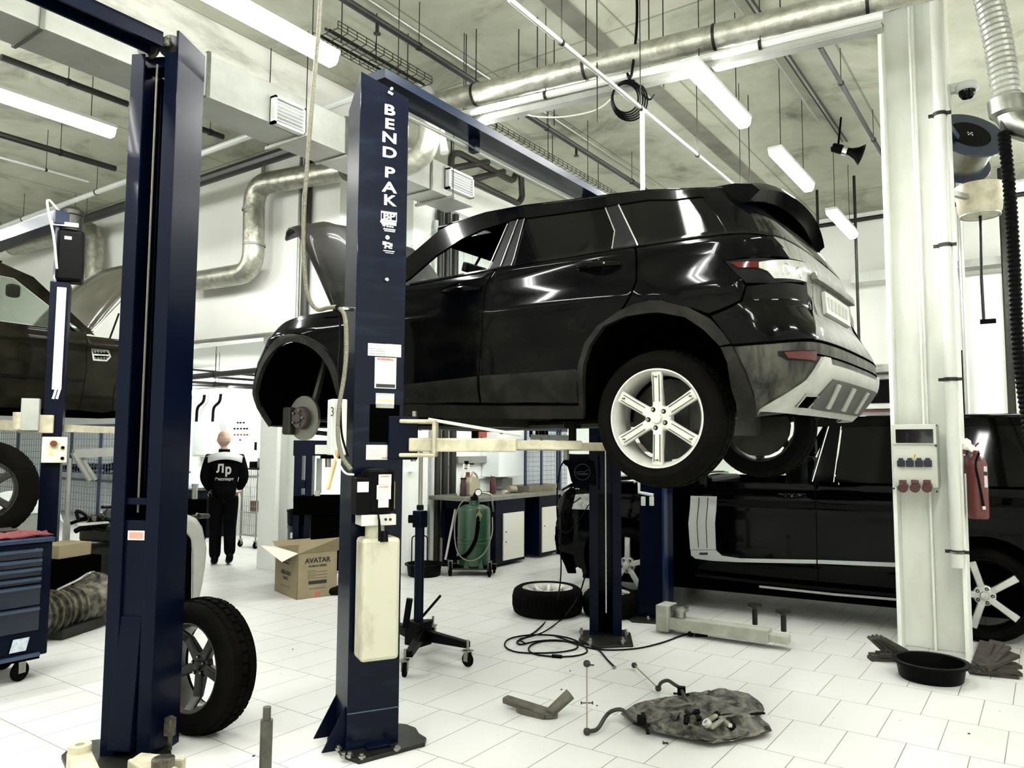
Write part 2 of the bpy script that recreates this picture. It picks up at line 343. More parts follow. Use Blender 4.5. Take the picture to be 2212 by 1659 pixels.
# ---- the lettered lift that carries the dark car
lift = thing('two_post_lift', 'navy two-post lift lettered BEND PAK, holding up the dark car', 'car lift', (-3.05, 2.95, 0))
o1, e1, b1 = c_column((-3.06, 2.86), 61, 1, lambda s, q: 3.69-.10*s-.12*q, lift, m_=navy_sheen)
FT = Face((-3.06, 2.86), 61)                       # lettered side
FB = Face((-3.06, 2.86), 151)                      # its back
plate([(706, 1603), (745, 1640), (775, 1652), (918, 1613), (921, 1602), (905, 1592), (898, 1580), (876, 1572), (760, 1560), (722, 1575)], lift)
for u, v in [(731, 1622), (742, 1638), (781, 1640), (857, 1622), (755, 1637)]: bolt(atZ(u, v, .02), lift, .011, .03)
for q in (.03, .24):                                # gussets at the foot
    p = o1+b1*q; MB().prism([p-e1*.12+V((0, 0, .02)), p+V((0, 0, .02)), p+V((0, 0, .24))], b1*.012).build('gusset', navy, lift)
slab(FT, (788, 1608), (838, 1626), .05, 'foot_box', navy, lift, bevel=.004)
MB().obox(FT.P(0, .205, .001), FT.e*CW, V((0, 0, .006)), FT.n*.002).build('weld_line', mat('worn_edge', (.03, .045, .07), .4), lift)
wl = mat('letter_white', (.52, .53, .5), .55)
for ch, v in zip('BENDPAK', (239, 269, 299, 331, 374, 406, 434)):
    s, z = FT.sz(841, v); words(ch, FT, s, z, .083, wl, lift, 'letter', bold=.0022, sx=1.42 if ch != 'K' else 1.3)
s, z = FT.sz(840, 468); words('BP', FT, s, z, .05, wl, lift, 'logo_letters', bold=.0015, sx=1.3, out=.003)
for (u0, v0, u1, v1) in [(823, 459, 857, 460), (823, 476, 857, 477), (823, 459, 824, 477), (856, 459, 857, 477), (821, 480, 856, 481.5), (824, 484, 856, 485), (828, 495, 854, 496), (830, 499, 853, 500), (828, 542, 852, 543), (832, 546, 850, 547)]:
    slab(FT, (u0, v0), (u1, v1), .0012, 'printed_line', wl, lift)
s, z = FT.sz(838, 489); words('BP Series', FT, s, z, .017, wl, lift, 'small_print', bold=.0006)
s, z = FT.sz(837, 513); MB().cyl(FT.P(s, z, 0), FT.P(s, z, .0015), .012, n=20).build('printed_seal', wl, lift)
s, z = FT.sz(838, 530); k = MB()
for ds, dz, w_, h_ in [(-.02, .01, .022, .02), (.002, .012, .018, .01), (.018, .004, .016, .018), (-.004, -.006, .03, .008), (.014, -.014, .02, .007), (-.016, -.016, .012, .006)]:
    k.obox(FT.P(s+ds-w_/2, z+dz-h_/2, 0), FT.e*w_, V((0, 0, h_)), FT.n*.0012)
k.build('printed_picture', wl, lift)
k = slab(FT, (795, 741), (834, 770), .002, 'name_plate', paper, lift, label='black and white printed plate')
for v in (745, 752, 757, 763): slab(FT, (797, v), (832, v+2.6), .003, 'plate_line', ink, lift)
slab(FT, (834, 743), (866, 772), .0025, 'torn_label', mat('beige_label', (.5, .44, .3), .7, n=(60, (.7, .68, .58), .8)), lift)
slab(FT, (810, 771), (855, 840), .002, 'warning_label', paper, lift)
s, z = FT.sz(832, 776.5); words('WARNING', FT, s, z, .019, mat('print_red', (.35, .06, .05), .6), lift, 'warning_word', out=.003, bold=.0005)
slab(FT, (812, 829), (853, 838), .003, 'label_footer', ink, lift)
for i in range(9): slab(FT, (815, 784+i*4.7), (850 if i % 3 else 838, 785.3+i*4.7), .0026, 'printed_line', mat('grey_print', (.4, .4, .36), .7), lift)
slab(FT, (812, 849), (851, 882), .002, 'striped_label', paper, lift)
for i in range(9):
    a0 = FT.sz(813+i*4.2, 850); MB().obox(FT.P(a0[0], a0[1]-.011, .0015), FT.e*.005+V((0, 0, .009)), V((0, 0, .004)), FT.n*.0015).build('stripe', ink, lift)
slab(FT, (814, 862), (850, 868), .003, 'label_line', mat('label_yellow', (.5, .45, .2), .6), lift)
slab(FT, (812, 872), (850, 882), .004, 'label_clip', steel, lift)
slab(FT, (799, 873), (862, 955), .002, 'access_hole', blkm, lift)
slab(FT, (791, 961), (838, 993), .002, 'curled_notice', paper, lift, label='white notice sheet with a curled corner')
s, z = FT.sz(832, 989); words('BendPak', FT, s, z, .011, mat('print_red', (.35, .06, .05), .6), lift, 'notice_word', out=.003)
for i in range(4): slab(FT, (797, 972+i*4), (825, 973+i*4), .0028, 'printed_line', mat('grey_print', (.4, .4, .36), .7), lift)
s, z = FT.sz(834, 605); MB().cyl(FT.P(s, z), FT.P(s, z, .02), .011, n=6).build('bolt_head', steel, lift)
s, z = FT.sz(845, 193); MB().cyl(FT.P(s, z), FT.P(s, z, .015), .008, n=8).cbox(FT.P(s-.005, z-.025, .004), .03, .01, .012, math.radians(61), 0, .4).build('hose_clip', wl, lift)
# power unit
def FTo(d): return Face((-3.06+FT.n.x*d, 2.86+FT.n.y*d), 61)
PU = MB(); F2 = FTo(.085); c0 = F2.sz(816, 1060); pc = F2.P(c0[0], 0, 0)
zt, zb = F2.sz(816, 1013)[1], F2.sz(816, 1110)[1]
pu = MB().lathe([(.0, zt+.005), (.075, zt), (.088, zt-.012), (.088, zb+.02), (.07, zb)], (pc.x, pc.y, 0), n=28).obox(FT.P(c0[0]-.09, zb+.03), FT.e*.18, V((0, 0, zt-zb-.06)), FT.n*.08).build('power_unit', blk, lift, smooth=True, label='black motor with warning stickers')
k = MB(); F3 = FTo(.16)
slab(F3, (781, 1113), (856, 1134), -.13, 'pump_block', alu, pu, bevel=.004)
for u in (833, 843): s, z = F3.sz(u, 1122); MB().cyl(F3.P(s, z), F3.P(s, z, .004), .007, n=12).build('port', dsteel, pu)
slab(FTo(.15), (771, 1032), (800, 1112), -.12, 'switch_box', blk, pu, bevel=.004)
slab(FTo(.151), (772, 1041), (796, 1063), .002, 'white_sticker', paper, pu)
FS = FTo(.178)
for (u0, v0, u1, v1, wd) in [(818, 1025, 845, 1047, 'WARNING'), (814, 1048, 844, 1078, 'CAUTION'), (817, 1079, 839, 1096, '')]:
    slab(FS, (u0, v0), (u1, v1), .002, 'warning_sticker', paper, pu); MB().obox(FS.P(FS.sz(u0, v1)[0], FS.sz(u0, v1)[1]+.004, -.03), FS.e*.06, V((0, 0, .045)), FS.n*.0295).build('sticker_pad', blk, pu)
    if wd:
        s, z = FS.sz((u0+u1)/2, v0+4); words(wd, FS, s, z, .011, mat('print_amber', (.3, .15, .02), .6), pu, 'sticker_word', out=.003)
    for i in range(3): slab(FS, (u0+3, v0+9+i*3.5), (u1-3, v0+10+i*3.5), .0026, 'printed_line', mat('grey_print', (.4, .4, .36), .7), pu)
slab(FTo(.1), (847, 1040), (852, 1099), .004, 'wood_strip', mat('pale_wood', (.45, .33, .16), .7), pu)
resm = mat('reservoir_plastic', (.37, .36, .275), .4, n=(7, (.10, .08, .04), .8), stretch=(1, 1, .45), fac=(.5, .8))
F4 = FTo(.17); s0, z1 = F4.sz(781, 1165); s1, z0 = F4.sz(862, 1424)
MB().obox(FT.P(s0+.008, z0, .02), FT.e*(s1-s0-.008), V((0, 0, z1-z0)), FT.n*.15).build('reservoir', resm, pu, bevel=.02)
s, _ = F4.sz(818, 1150); MB().cyl(FT.P(s, z1-.01, .095), FT.P(s, zb-.03, .095), .05, n=24).build('reservoir_neck', resm, pu)
MB().tube([FT.P(s-.005, z1+.13, .17), FT.P(s-.004, z1+.09, .19), FT.P(s, z1-.01, .2)], [.005, .006, .011]).build('release_lever', blk, pu)
MB().cyl(FT.P(s+.03, z1-.02, .17), FT.P(s+.03, z1+.03, .15), .022, n=16).build('filler_cap', blk, pu)
# number box with a 3, and handle
bx = MB().obox(o1-e1*.115+b1*.02+V((0, 0, FT.sz(745, 975)[1]-.02)), e1*.085, b1*.1, V((0, 0, .30))).build('number_box', whitep, lift, bevel=.006)
FN = Face((o1-e1*.115+b1*.02)[:2], 61); words('3', FN, .004, FT.sz(725, 890)[1], .07, ink, lift, 'number', sx=.6)
MB().bar(o1-e1*.08+V((0, 0, 1.58)), o1-e1*.14+FT.n*.05+V((0, 0, 1.38)), .016, .016).build('wooden_lever', mat('pale_wood', (.45, .33, .16), .7), lift)
slab(Face(o1[:2], 61), (787, 1180), (789, 1185), .001, 'weld_spot', navy, lift)
# far column
o2, e2, b2 = c_column((-3.136, 6.115), -61, -1, lambda s, q: 3.69-.1*s, lift)
plate([(1250, 1385), (1285, 1402), (1368, 1398), (1362, 1372), (1345, 1365), (1262, 1366)], lift)
for u, v in [(1256, 1372), (1352, 1375), (1275, 1395), (1345, 1392)]: bolt(atZ(u, v, .02), lift, .012, .06)
cm = mat('cable_pale', (.6, .6, .55), .5)
MB().cyl(o2+e2*.25+b2*.13+V((0, 0, .2)), o2+e2*.25+b2*.13+V((0, 0, 3.5)), .005, n=6).build('lifting_cable', cm, lift)
MB().obox(o2+e2*.10+b2*.07+V((0, 0, .05)), e2*.12, b2*.13, V((0, 0, .26))).build('foot_stop', blkm, lift, bevel=.02)
MB().obox(o2+e2*.05+b2*.05+V((0, 0, 1.2)), e2*.2, b2*.17, V((0, 0, .7))).build('carriage', navy, lift)
# crossbeam
cbm = MB().box(-3.215, -3.015, 3.0, 6.0, 3.70, 3.755).build('crossbeam', mat('beam_blue', (.0015, .006, .017), .35, n=(5, (.003, .012, .028), .6), coat=.15, spec=.15), lift)
MB().tube([(-3.20, 3.1, 3.66), (-3.20, 5.9, 3.66)], .012).build('shutoff_bar', whitep, cbm)
MB().box(-3.16, -3.1, 3.95, 4.0, 3.60, 3.70).build('bar_bracket', navy, cbm); MB().box(-3.16, -3.1, 5.5, 5.55, 3.60, 3.70).build('bar_bracket', navy, cbm)
# carriage and arm on the lettered column
MB().obox(o1+e1*.06+b1*.06+V((0, 0, 1.30)), e1*.19, b1*.15, V((0, 0, .75))).build('carriage', navy, lift)
MB().obox(o1+e1*.19-b1*.02+V((0, 0, 1.53)), e1*.17, b1*.16, V((0, 0, .24))).build('carriage_head', navy, lift, bevel=.006)
A = o1+e1*.33+b1*.03; A.z = 0; B = atY(1256, 968, 3.72); B.z = 0; d = (B-A).normalized(); sd = V((-d.y, d.x, 0)); Ls = (B-A).length
arm = MB()
arm.obox(A-sd*.07+V((0, 0, 1.575)), d*(Ls*.62), sd*.12, V((0, 0, .075))).build('swing_arm', cream, lift, bevel=.008, label='cream arm reaching under the sill')
am = kids(lift)[-1]
MB().obox(A+d*(Ls*.5)-sd*.05+V((0, 0, 1.59)), d*(Ls*.5), sd*.085, V((0, 0, .05))).build('arm_extension', cream, lift, bevel=.005)
k = MB(); k.obox(A-d*.05-sd*.1+V((0, 0, 1.73)), d*.2, sd*.17, V((0, 0, .022))).obox(A-d*.05-sd*.1+V((0, 0, 1.545)), d*.2, sd*.17, V((0, 0, .022))).obox(A+d*.13-sd*.1+V((0, 0, 1.56)), d*.022, sd*.17, V((0, 0, .18)))
k.build('arm_yoke', cream, lift, bevel=.008)
MB().cyl(A+d*.02+V((0, 0, 1.52)), A+d*.02+V((0, 0, 1.80)), .016, n=12).build('arm_pin', steel, lift)
MB().tube([A+d*.1+V((0, 0, 1.755)), A+d*.62+V((0, 0, 1.67))], .009).build('arm_restraint_rod', mat('rod_white', (.6, .6, .52), .5), lift)
MB().cyl(B-d*.05+V((0, 0, 1.6)), B-d*.05+V((0, 0, 1.745)), .022, n=12).cyl(B-d*.05+V((0, 0, 1.71)), B-d*.05+V((0, 0, 1.745)), .05, n=18).build('lifting_pad', blk, lift)
# arms of the far side and the second near arm, seen as a strip below the body
C2 = o2+e2*.3+b2*.1
for tx, ty in [(-1.9, 5.0), (-3.9, 5.0)]:
    MB().bar((C2.x, C2.y, 1.6), (tx, ty, 1.6), .09, .07).build('swing_arm', cream, lift, bevel=.005); MB().cyl((tx, ty, 1.6), (tx, ty, 1.74), .03, n=12).build('lifting_pad', blk, lift)
MB().bar(o1+e1*.2+b1*.2+V((0, 0, 1.6)), (-3.95, 3.75, 1.6), .09, .07).build('swing_arm', cream, lift, bevel=.005); MB().cyl((-3.95, 3.75, 1.6), (-3.95, 3.75, 1.74), .03, n=12).build('lifting_pad', blk, lift)

# ---- lift of the bay in front (only its far column is in the picture)
l0 = thing('two_post_lift', 'navy lift column with open channel and two top pulleys, nearest to the camera', 'car lift', (-3.95, 2.25, 0))
o3, e3, b3 = c_column((-3.93, 2.455), -61, -1, lambda s, q: 3.74, l0)
F0 = Face((o3+e3*CW)[:2], 29)       # plane of the channel opening, s grows towards the right-hand lip
MB().obox(o3+b3*.0+V((0, 0, 3.70)), e3*.28, b3*.014, V((0, 0, .16))).build('top_cheek', navy, l0)
for s_ in (-.205, -.075):
    p = F0.P(s_, 3.80, -.05); MB().lathe([(.0, -.012), (.03, -.014), (.06, -.014), (.065, -.008), (.055, 0), (.065, .008), (.06, .014), (.03, .014), (0, .012)], p, F0.n, 28).build('pulley', dsteel, l0, smooth=True)
MB().obox(F0.P(-.25, 3.7, -.2), F0.e*.25, F0.n*.12, V((0, 0, .06))).build('pulley_bracket', navy, l0)
MB().cyl(F0.P(-.075, 3.80, -.03), F0.P(-.075, 3.80, .02), .016, n=8).obox(F0.P(-.1, 3.775, -.005), F0.e*.05, V((0, 0, .05)), F0.n*.012).build('pulley_pin', steel, l0)
MB().box(-3.99, -3.975, -1.5, 2.15, 3.76, 3.84).box(-3.86, -3.845, -1.5, 2.15, 3.76, 3.84).box(-3.99, -3.845, -1.5, 2.15, 3.825, 3.84).box(-3.97, -3.87, 1.9, 2.3, 3.80, 3.822).build('crossbeam', navy, l0)
MB().cyl(F0.P(-.15, 1.25, -.05), F0.P(-.15, 3.7, -.05), .006, n=6).build('lifting_cable', mat('cable_old', (.09, .08, .06), .5), l0)
MB().obox(F0.P(-.2, .02, -.2), F0.e*.12, V((0, 0, 3.6)), F0.n*.01).build('channel_back', blkm, l0)
zc = F0.sz(310, 1083)[1]
k = MB(); k.obox(F0.P(-.215, .08, -.05), F0.e*.15, V((0, 0, F0.sz(300, 1125)[1]-.08)), F0.n*.03).obox(F0.P(-.215, zc-.02, -.05), F0.e*.15, V((0, 0, .035)), F0.n*.03).build('carriage', navy, l0, bevel=.004)
slab(Face((F0.o+F0.n*(-.02))[:2], 29), (277, 1146), (312, 1167), .002, 'sticker', mat('sticker_edge', (.6, .58, .5), .6), l0, label='small red and white sticker')
slab(Face((F0.o+F0.n*(-.02))[:2], 29), (280, 1149), (309, 1164), .003, 'sticker_print', mat('sticker_red', (.5, .2, .15), .6), l0)
k = MB(); p = [F0.P(-.21, .06, -.02), F0.P(-.21, .06, .03), F0.P(-.2, .72, -.01), F0.P(-.2, .72, -.02)]; k.prism(p, F0.e*.12).build('carriage_ramp', navy, l0, bevel=.003)
plate([(132, 1640), (165, 1612), (215, 1605), (366, 1606), (372, 1650), (400, 1700), (360, 1760), (200, 1790)], l0)
MB().cyl(F0.P(.05, .03, -.1), F0.P(.05, .2, -.1), .012, n=10).obox(F0.P(.02, .1, -.12), F0.e*.05, V((0, 0, .09)), F0.n*.03).build('latch', grime, l0)
def arm0(a, b, w0, w1, z, h, name='swing_arm'):
    a, b = atZ(*a, z), atZ(*b, z); d_ = (b-a).normalized(); q = V((-d_.y, d_.x, 0))
    return MB().prism([a-q*w0/2, b-q*w1/2, b+q*w1/2, a+q*w0/2], (0, 0, -h)).build(name, cream, l0, bevel=.01)
arm0((170, 1618), (215, 1740), .10, .12, .17, .09); q = atZ(172, 1622, .17); MB().lathe([(.02, .0), (.05, .0), (.05, .03), (.02, .03)], q, closed=True).build('arm_pivot', cream, l0, smooth=True)
arm0((300, 1632), (450, 1720), .11, .13, .15, .09); q = atZ(352, 1655, .15); MB().cyl(q, q+V((0, 0, .035)), .05, n=20).build('arm_pad', grime, l0)
arm0((295, 1630), (400, 1636), .07, .03, .155, .06, 'arm_yoke')

# ---- lift of the bay at the side, with the control box
l2 = thing('two_post_lift', 'navy lift with motor on top and control box, under the brown car', 'car lift', (-7.65, 3.4, 0))
FL = Face((-7.75, 3.35), 61); ca = (-7.75, 3.35)
def X2(u, v): return FL.sz(u, v)
def P2_(u, v, out=0.): s, z = FL.sz(u, v); return FL.P(s, z, out)
s0, s1 = X2(82, 1100)[0], X2(146, 700)[0]; ztop = X2(110, 452)[1]
MB().obox(FL.P(s0, 0), FL.e*(s1-s0), -FL.n*.25, V((0, 0, X2(150, 610)[1]))).build('column', navy, l2, bevel=.004)
s2 = X2(128, 500)[0]
MB().obox(FL.P(s0+.02, X2(150, 612)[1]), FL.e*(s2-s0-.02), -FL.n*.25, V((0, 0, ztop-X2(150, 612)[1]+.02))).build('column_top', blue, l2, bevel=.004)
MB().box(-12., FL.P(s0, 0).x+.1, 3.3, 3.45, ztop-.15, ztop-.02).build('crossbeam', mat('beam_blue', (.006, .022, .06), .35), l2, bevel=.004)
zt2 = X2(150, 497)[1]; zb2 = X2(150, 608)[1]; sa, sb_ = X2(121, 550)[0], X2(181, 550)[0]; sm_ = X2(152, 500)[0]
mo = MB().obox(FL.P(sa, zb2, .03), FL.e*(sb_-sa), FL.n*-.22, V((0, 0, zt2-zb2))).build('oil_tank', blk, l2, bevel=.03)
q = FL.P(sm_, 0, -.06); MB().lathe([(.1, zt2), (.1, zt2+.15), (.11, zt2+.16), (.11, zt2+.2), (.06, zt2+.24), (0, zt2+.24)], q, n=24).build('pump_motor', dsteel, l2, smooth=True)
MB().obox(FL.P(X2(140, 0)[0], zt2+.02, .06), FL.e*.22, FL.n*-.08, V((0, 0, .04))).build('valve_block', steel, l2)
MB().obox(FL.P(X2(167, 0)[0], zt2-.10, .031), FL.e*.06, FL.n*.002, V((0, 0, .03))).build('tank_sticker', paper, l2)
MB().tube(smooth_path([FL.P(sm_-.05, zt2+.1, .02), FL.P(sm_-.2, zt2+.26, .03), FL.P(sa-.02, zt2-.1, .06), FL.P(sa+.02, zb2+.1, .06)]), .011).build('oil_hose', cream, l2)
MB().obox(FL.P(X2(120, 700)[0], X2(0, 838)[1], .0), FL.e*(X2(140, 700)[0]-X2(120, 700)[0]), FL.n*.03, V((0, 0, X2(0, 611)[1]-X2(0, 838)[1]))).build('cable_cover', whitep, l2)
for d_ in (0, .04): MB().tube([P2_(115+d_*200, 862, .02), P2_(123+d_*200, 836, .02)], .012).build('cable', whitep, l2)
MB().obox(FL.P(X2(98, 0)[0], X2(0, 930)[1], .0), FL.e*(X2(136, 0)[0]-X2(98, 0)[0]), FL.n*.12, V((0, 0, X2(0, 860)[1]-X2(0, 930)[1]))).build('junction_box', galv, l2, bevel=.006)
Fc = Face((FL.o+FL.n*.14)[:2], 61)
q = Fc.sz(88, 1000); r_ = Fc.sz(144, 944)
cb = MB().obox(Fc.P(q[0], q[1]), Fc.e*(r_[0]-q[0]), -Fc.n*.14, V((0, 0, r_[1]-q[1]))).build('control_box', mat('control_cream', (.66, .64, .5), .5), l2, bevel=.008)
s_, z_ = Fc.sz(117, 958); MB().cyl(Fc.P(s_, z_), Fc.P(s_, z_, .02), .04, n=24).build('switch_ring', mat('switch_yellow', (.6, .5, .2), .5), cb); MB().cyl(Fc.P(s_, z_, .02), Fc.P(s_, z_, .06), .028, n=24).build('stop_button', red, cb)
for u, v in [(136, 967), (135, 990)]: s_, z_ = Fc.sz(u, v); MB().cyl(Fc.P(s_, z_), Fc.P(s_, z_, .025), .016, n=14).build('push_button', blk, cb)
s_, z_ = Fc.sz(110, 979); MB().prism([Fc.P(s_-.03, z_-.02, .001), Fc.P(s_+.03, z_-.02, .001), Fc.P(s_, z_+.03, .001)], Fc.n*.002).build('warning_triangle', mat('switch_yellow', (.6, .5, .2), .5), cb)
MB().obox(FL.P(s0-.15, 0, .1), FL.e*(s1-s0+.3), FL.n*-.45, V((0, 0, .02))).build('base_plate', dsteel, l2)
a_ = P2_(95, 922, .0); MB().bar(a_, atY(-60, 915, 3.2), .1, .1).build('swing_arm', cream, l2, bevel=.006)
MB().obox(P2_(40, 935, .05), FL.e*.28, FL.n*-.2, V((0, 0, .17))).build('arm_yoke', cream, l2, bevel=.006)
a_ = P2_(140, 925, -.1); MB().bar(a_, (-8.45, 4.5, a_.z), .09, .07).build('swing_arm', cream, l2)
MB().cyl((-8.45, 4.5, a_.z), (-8.45, 4.5, 1.92), .05).build('lifting_pad', dsteel, l2)
p = P2_(48, 905, .05); MB().cyl(p-V((0, 0, .1)), p+V((0, 0, .06)), .07).build('lifting_pad', cream, l2)

# ---- lift beside the black car: short blue column and its white arm on the floor
l3 = thing('two_post_lift', 'narrow navy lift column with a white arm lying on the floor beside the black car', 'car lift', (-3.1, 6.7, 0))
FP = Face((-3.28, 6.62), 5)
def P3(u, v, out=0): s, z = FP.sz(u, v); return FP.P(s, z, out)
tp = FP.sz(1405, 700)[1]
k = MB(); a_, b_ = FP.sz(1381, 1100)[0], FP.sz(1434, 1100)[0]
k.obox(FP.P(a_, 0), FP.e*(b_-a_), -FP.n*.26, V((0, 0, 1.5))).build('column', navy, l3, bevel=.004)
k = MB().prism([FP.P(a_-.06, .02, .0), FP.P(a_, .02, .0), FP.P(a_, .45, .0)], -FP.n*.015).build('gusset', navy, l3)
k = MB().obox(FP.P(b_-.015, .0, .012), FP.e*.02, -FP.n*.1, V((0, 0, 1.35))).build('edge_strip', blue, l3)
plate([(1342, 1325), (1365, 1345), (1438, 1350), (1450, 1338), (1460, 1320), (1380, 1312)], l3)
for u, v in [(1352, 1322), (1366, 1330), (1400, 1340)]: bolt(atZ(u, v, .02), l3, .012, .04)
g = MB()
for u in (1392, 1410): s, z = FP.sz(u, 1078); g.obox(FP.P(s-.018, z-.06, .02), FP.e*.04, V((0, 0, .085)), FP.n*.03)
g.build('air_regulator_bowl', whitep, l3, bevel=.006)
s, z = FP.sz(1383, 1068); MB().tube([FP.P(s-.05, z+.12, .03), FP.P(s, z+.13, .03), FP.P(s, z+.02, .03), FP.P(s+.14, z, .03)], .016).build('air_pipe', whitep, l3)
a, b = atZ(1445, 1330, .14), atZ(1705, 1365, .14); d_ = (b-a).normalized(); q = V((-d_.y, d_.x, 0)); Ls = (b-a).length
MB().obox(a-q*.07-V((0, 0, .1)), d_*(Ls*.85), q*.14, V((0, 0, .10))).build('swing_arm', cream if 0 else mat('arm_white', (.36, .37, .31), .5, n=(7, (.12, .12, .09), .6)), l3, bevel=.005)
MB().obox(a+d_*Ls*.6-q*.05-V((0, 0, .09)), d_*(Ls*.4), q*.1, V((0, 0, .06))).build('arm_extension', mat('arm_white', (.55, .57, .48), .5), l3, bevel=.005)
MB().cyl(a+d_*.1-V((0, 0, .1)), a+d_*.1+V((0, 0, .10)), .05, n=20).cyl(a+d_*.1+V((0, 0, .06)), a+d_*.1+V((0, 0, .09)), .075).build('arm_pivot', steel, l3, smooth=True)
MB().box(a.x-.08, a.x+.03, a.y-.1, a.y+.1, .02, .24).build('arm_yoke', mat('arm_white', (.55, .57, .48), .5), l3, bevel=.006)
for u, v in [(1630, 1305), (1692, 1318)]:
    p = atZ(u, v, .27); p.z = .1; MB().cyl(p, p+V((0, 0, .15)), .022, n=14).lathe([(0, .13), (.03, .13), (.062, .155), (.062, .17), (0, .17)], p, n=24).build('lifting_pad', dsteel, l3, smooth=True)
# ------------------------------------------------------------------ vehicles: panels lie on one curved body surface
def sstep(a, b, x): t = max(0., min(1., (x-a)/(b-a))); return t*t*(3-2*t)
def lerp_tab(tab, x):
    if x <= tab[0][0]: return tab[0][1]
    for (a, p), (b, q) in zip(tab, tab[1:]):
        if x <= b: t = (x-a)/(b-a); t = t*t*(3-2*t) if 0 else t; return p+(q-p)*t
    return tab[-1][1]
class Body:
    """c runs along the body (and round the tail/nose), z up. local frame: c forward axis ex, lateral ey pointing away from the camera side"""
    def __init__(s, org, ex, ey, hw, tail, nose, rt=.42, rn=.5, L=1.1):
        s.o, s.ex, s.ey, s.hw, s.tail, s.nose, s.rt, s.rn, s.L = V((*org, 0)), V((*ex, 0)), V((*ey, 0)), hw, tail, nose, rt, rn, L
    def corner(s, t, x0, x1, h):      # t 0..1 from flank (x0, -h) round to the centre line (x1, 0)
        P = [(x0, -h), (x0+(x1-x0)*.92, -h), (x1, -h*.80), (x1, 0)]
        a, b, c, d = (1-t)**3, 3*t*(1-t)**2, 3*t*t*(1-t), t**3
        return a*P[0][0]+b*P[1][0]+c*P[2][0]+d*P[3][0], a*P[0][1]+b*P[1][1]+c*P[2][1]+d*P[3][1]
    def local(s, c, z):
        h = s.hw(c, z); T, N = s.tail(z), s.nose(z); xt, xn = T-s.rt, N+s.rn
        if c > xt: return s.corner(min(1.9, (c-xt)/s.L), xt, T, h) if c < xt+s.L else (s.corner(1-(c-xt-s.L)/s.L, xt, T, h)[0], -s.corner(max(0, 1-(c-xt-s.L)/s.L), xt, T, h)[1])
        if c < xn: return s.corner(min(1, (xn-c)/s.L), xn, N, h)
        return c, -h
    def at(s, c, z, out=0., mir=1):
        x, y = s.local(c, z)
        if out:
            a, b = s.local(c-.01, z), s.local(c+.01, z); q = V((b[0]-a[0], b[1]-a[1])); n = V((q.y, -q.x)).normalized() if q.length > 1e-9 else V((0, -1))
            x += n.x*out; y += n.y*out
        return s.o+s.ex*x+s.ey*(y*mir)+V((0, 0, z))
    def cz(s, u, v, g=None):          # photograph point -> (c, z) on the surface
        best = g
        if best is None:
            r = []
            for i in range(26):
                c = s.nose(2)+.0-.5+(s.tail(2)-s.nose(2)+1.4)*i/25
                for z in (s.z0, s.z0+.4, s.z0+.8, s.z0+1.2):
                    p = proj(s.at(c, z)); r.append(((p[0]-u)**2+(p[1]-v)**2, c, z))
            best = min(r)[1:]
        c, z = best
        for _ in range(30):
            p = proj(s.at(c, z)); du, dv = u-p[0], v-p[1]
            if abs(du)+abs(dv) < .05: break
            a = proj(s.at(c+.004, z)); b = proj(s.at(c, z+.004))
            J = ((a[0]-p[0])/.004, (b[0]-p[0])/.004, (a[1]-p[1])/.004, (b[1]-p[1])/.004); D = J[0]*J[3]-J[1]*J[2]
            if abs(D) < 50: D = 50 if D >= 0 else -50
            dc = (du*J[3]-dv*J[1])/D; dz = (dv*J[0]-du*J[2])/D; k = min(1, .12/max(abs(dc), abs(dz), 1e-9)); c += dc*k; z += dz*k
        return c, z
    def trace(s, pts):
        out = []; g = None
        for u, v in pts: g = s.cz(u, v, g if g is None else g); out.append(g)
        return out
def dens(poly, d):
    out = []
    for i, a in enumerate(poly):
        b = poly[(i+1) % len(poly)]; n = max(1, int(math.hypot(b[0]-a[0], b[1]-a[1])/d)); out += [(a[0]+(b[0]-a[0])*j/n, a[1]+(b[1]-a[1])*j/n) for j in range(n)]
    return out
def area(p): return sum(p[i-1][0]*p[i][1]-p[i][0]*p[i-1][1] for i in range(len(p)))/2
def inset(p, d):
    if area(p) < 0: p = p[::-1]
    out = []; n = len(p)
    for i in range(n):
        a, b, c = V(p[i-1]), V(p[i]), V(p[(i+1) % n]); u, w_ = (b-a), (c-b)
        if u.length < 1e-7 or w_.length < 1e-7: out.append(tuple(b)); continue
        u.normalize(); w_.normalize(); n1, n2 = V((-u.y, u.x)), V((-w_.y, w_.x)); m_ = n1+n2
        k = 1/max(.5, (1+n1.dot(n2))) ; out.append(tuple(b+m_*d*k))
    return out
def inside(p, x, y):
    r = False; n = len(p); j = n-1
    for i in range(n):
        if (p[i][1] > y) != (p[j][1] > y) and x < (p[j][0]-p[i][0])*(y-p[i][1])/(p[j][1]-p[i][1])+p[i][0]: r = not r
        j = i
    return r
def dist_edge(p, x, y):
    m_ = 9
    for i in range(len(p)):
        ax, ay = p[i-1]; bx, by = p[i]; dx, dy = bx-ax, by-ay; t = max(0, min(1, ((x-ax)*dx+(y-ay)*dy)/(dx*dx+dy*dy+1e-12))); m_ = min(m_, math.hypot(x-ax-dx*t, y-ay-dy*t))
    return m_
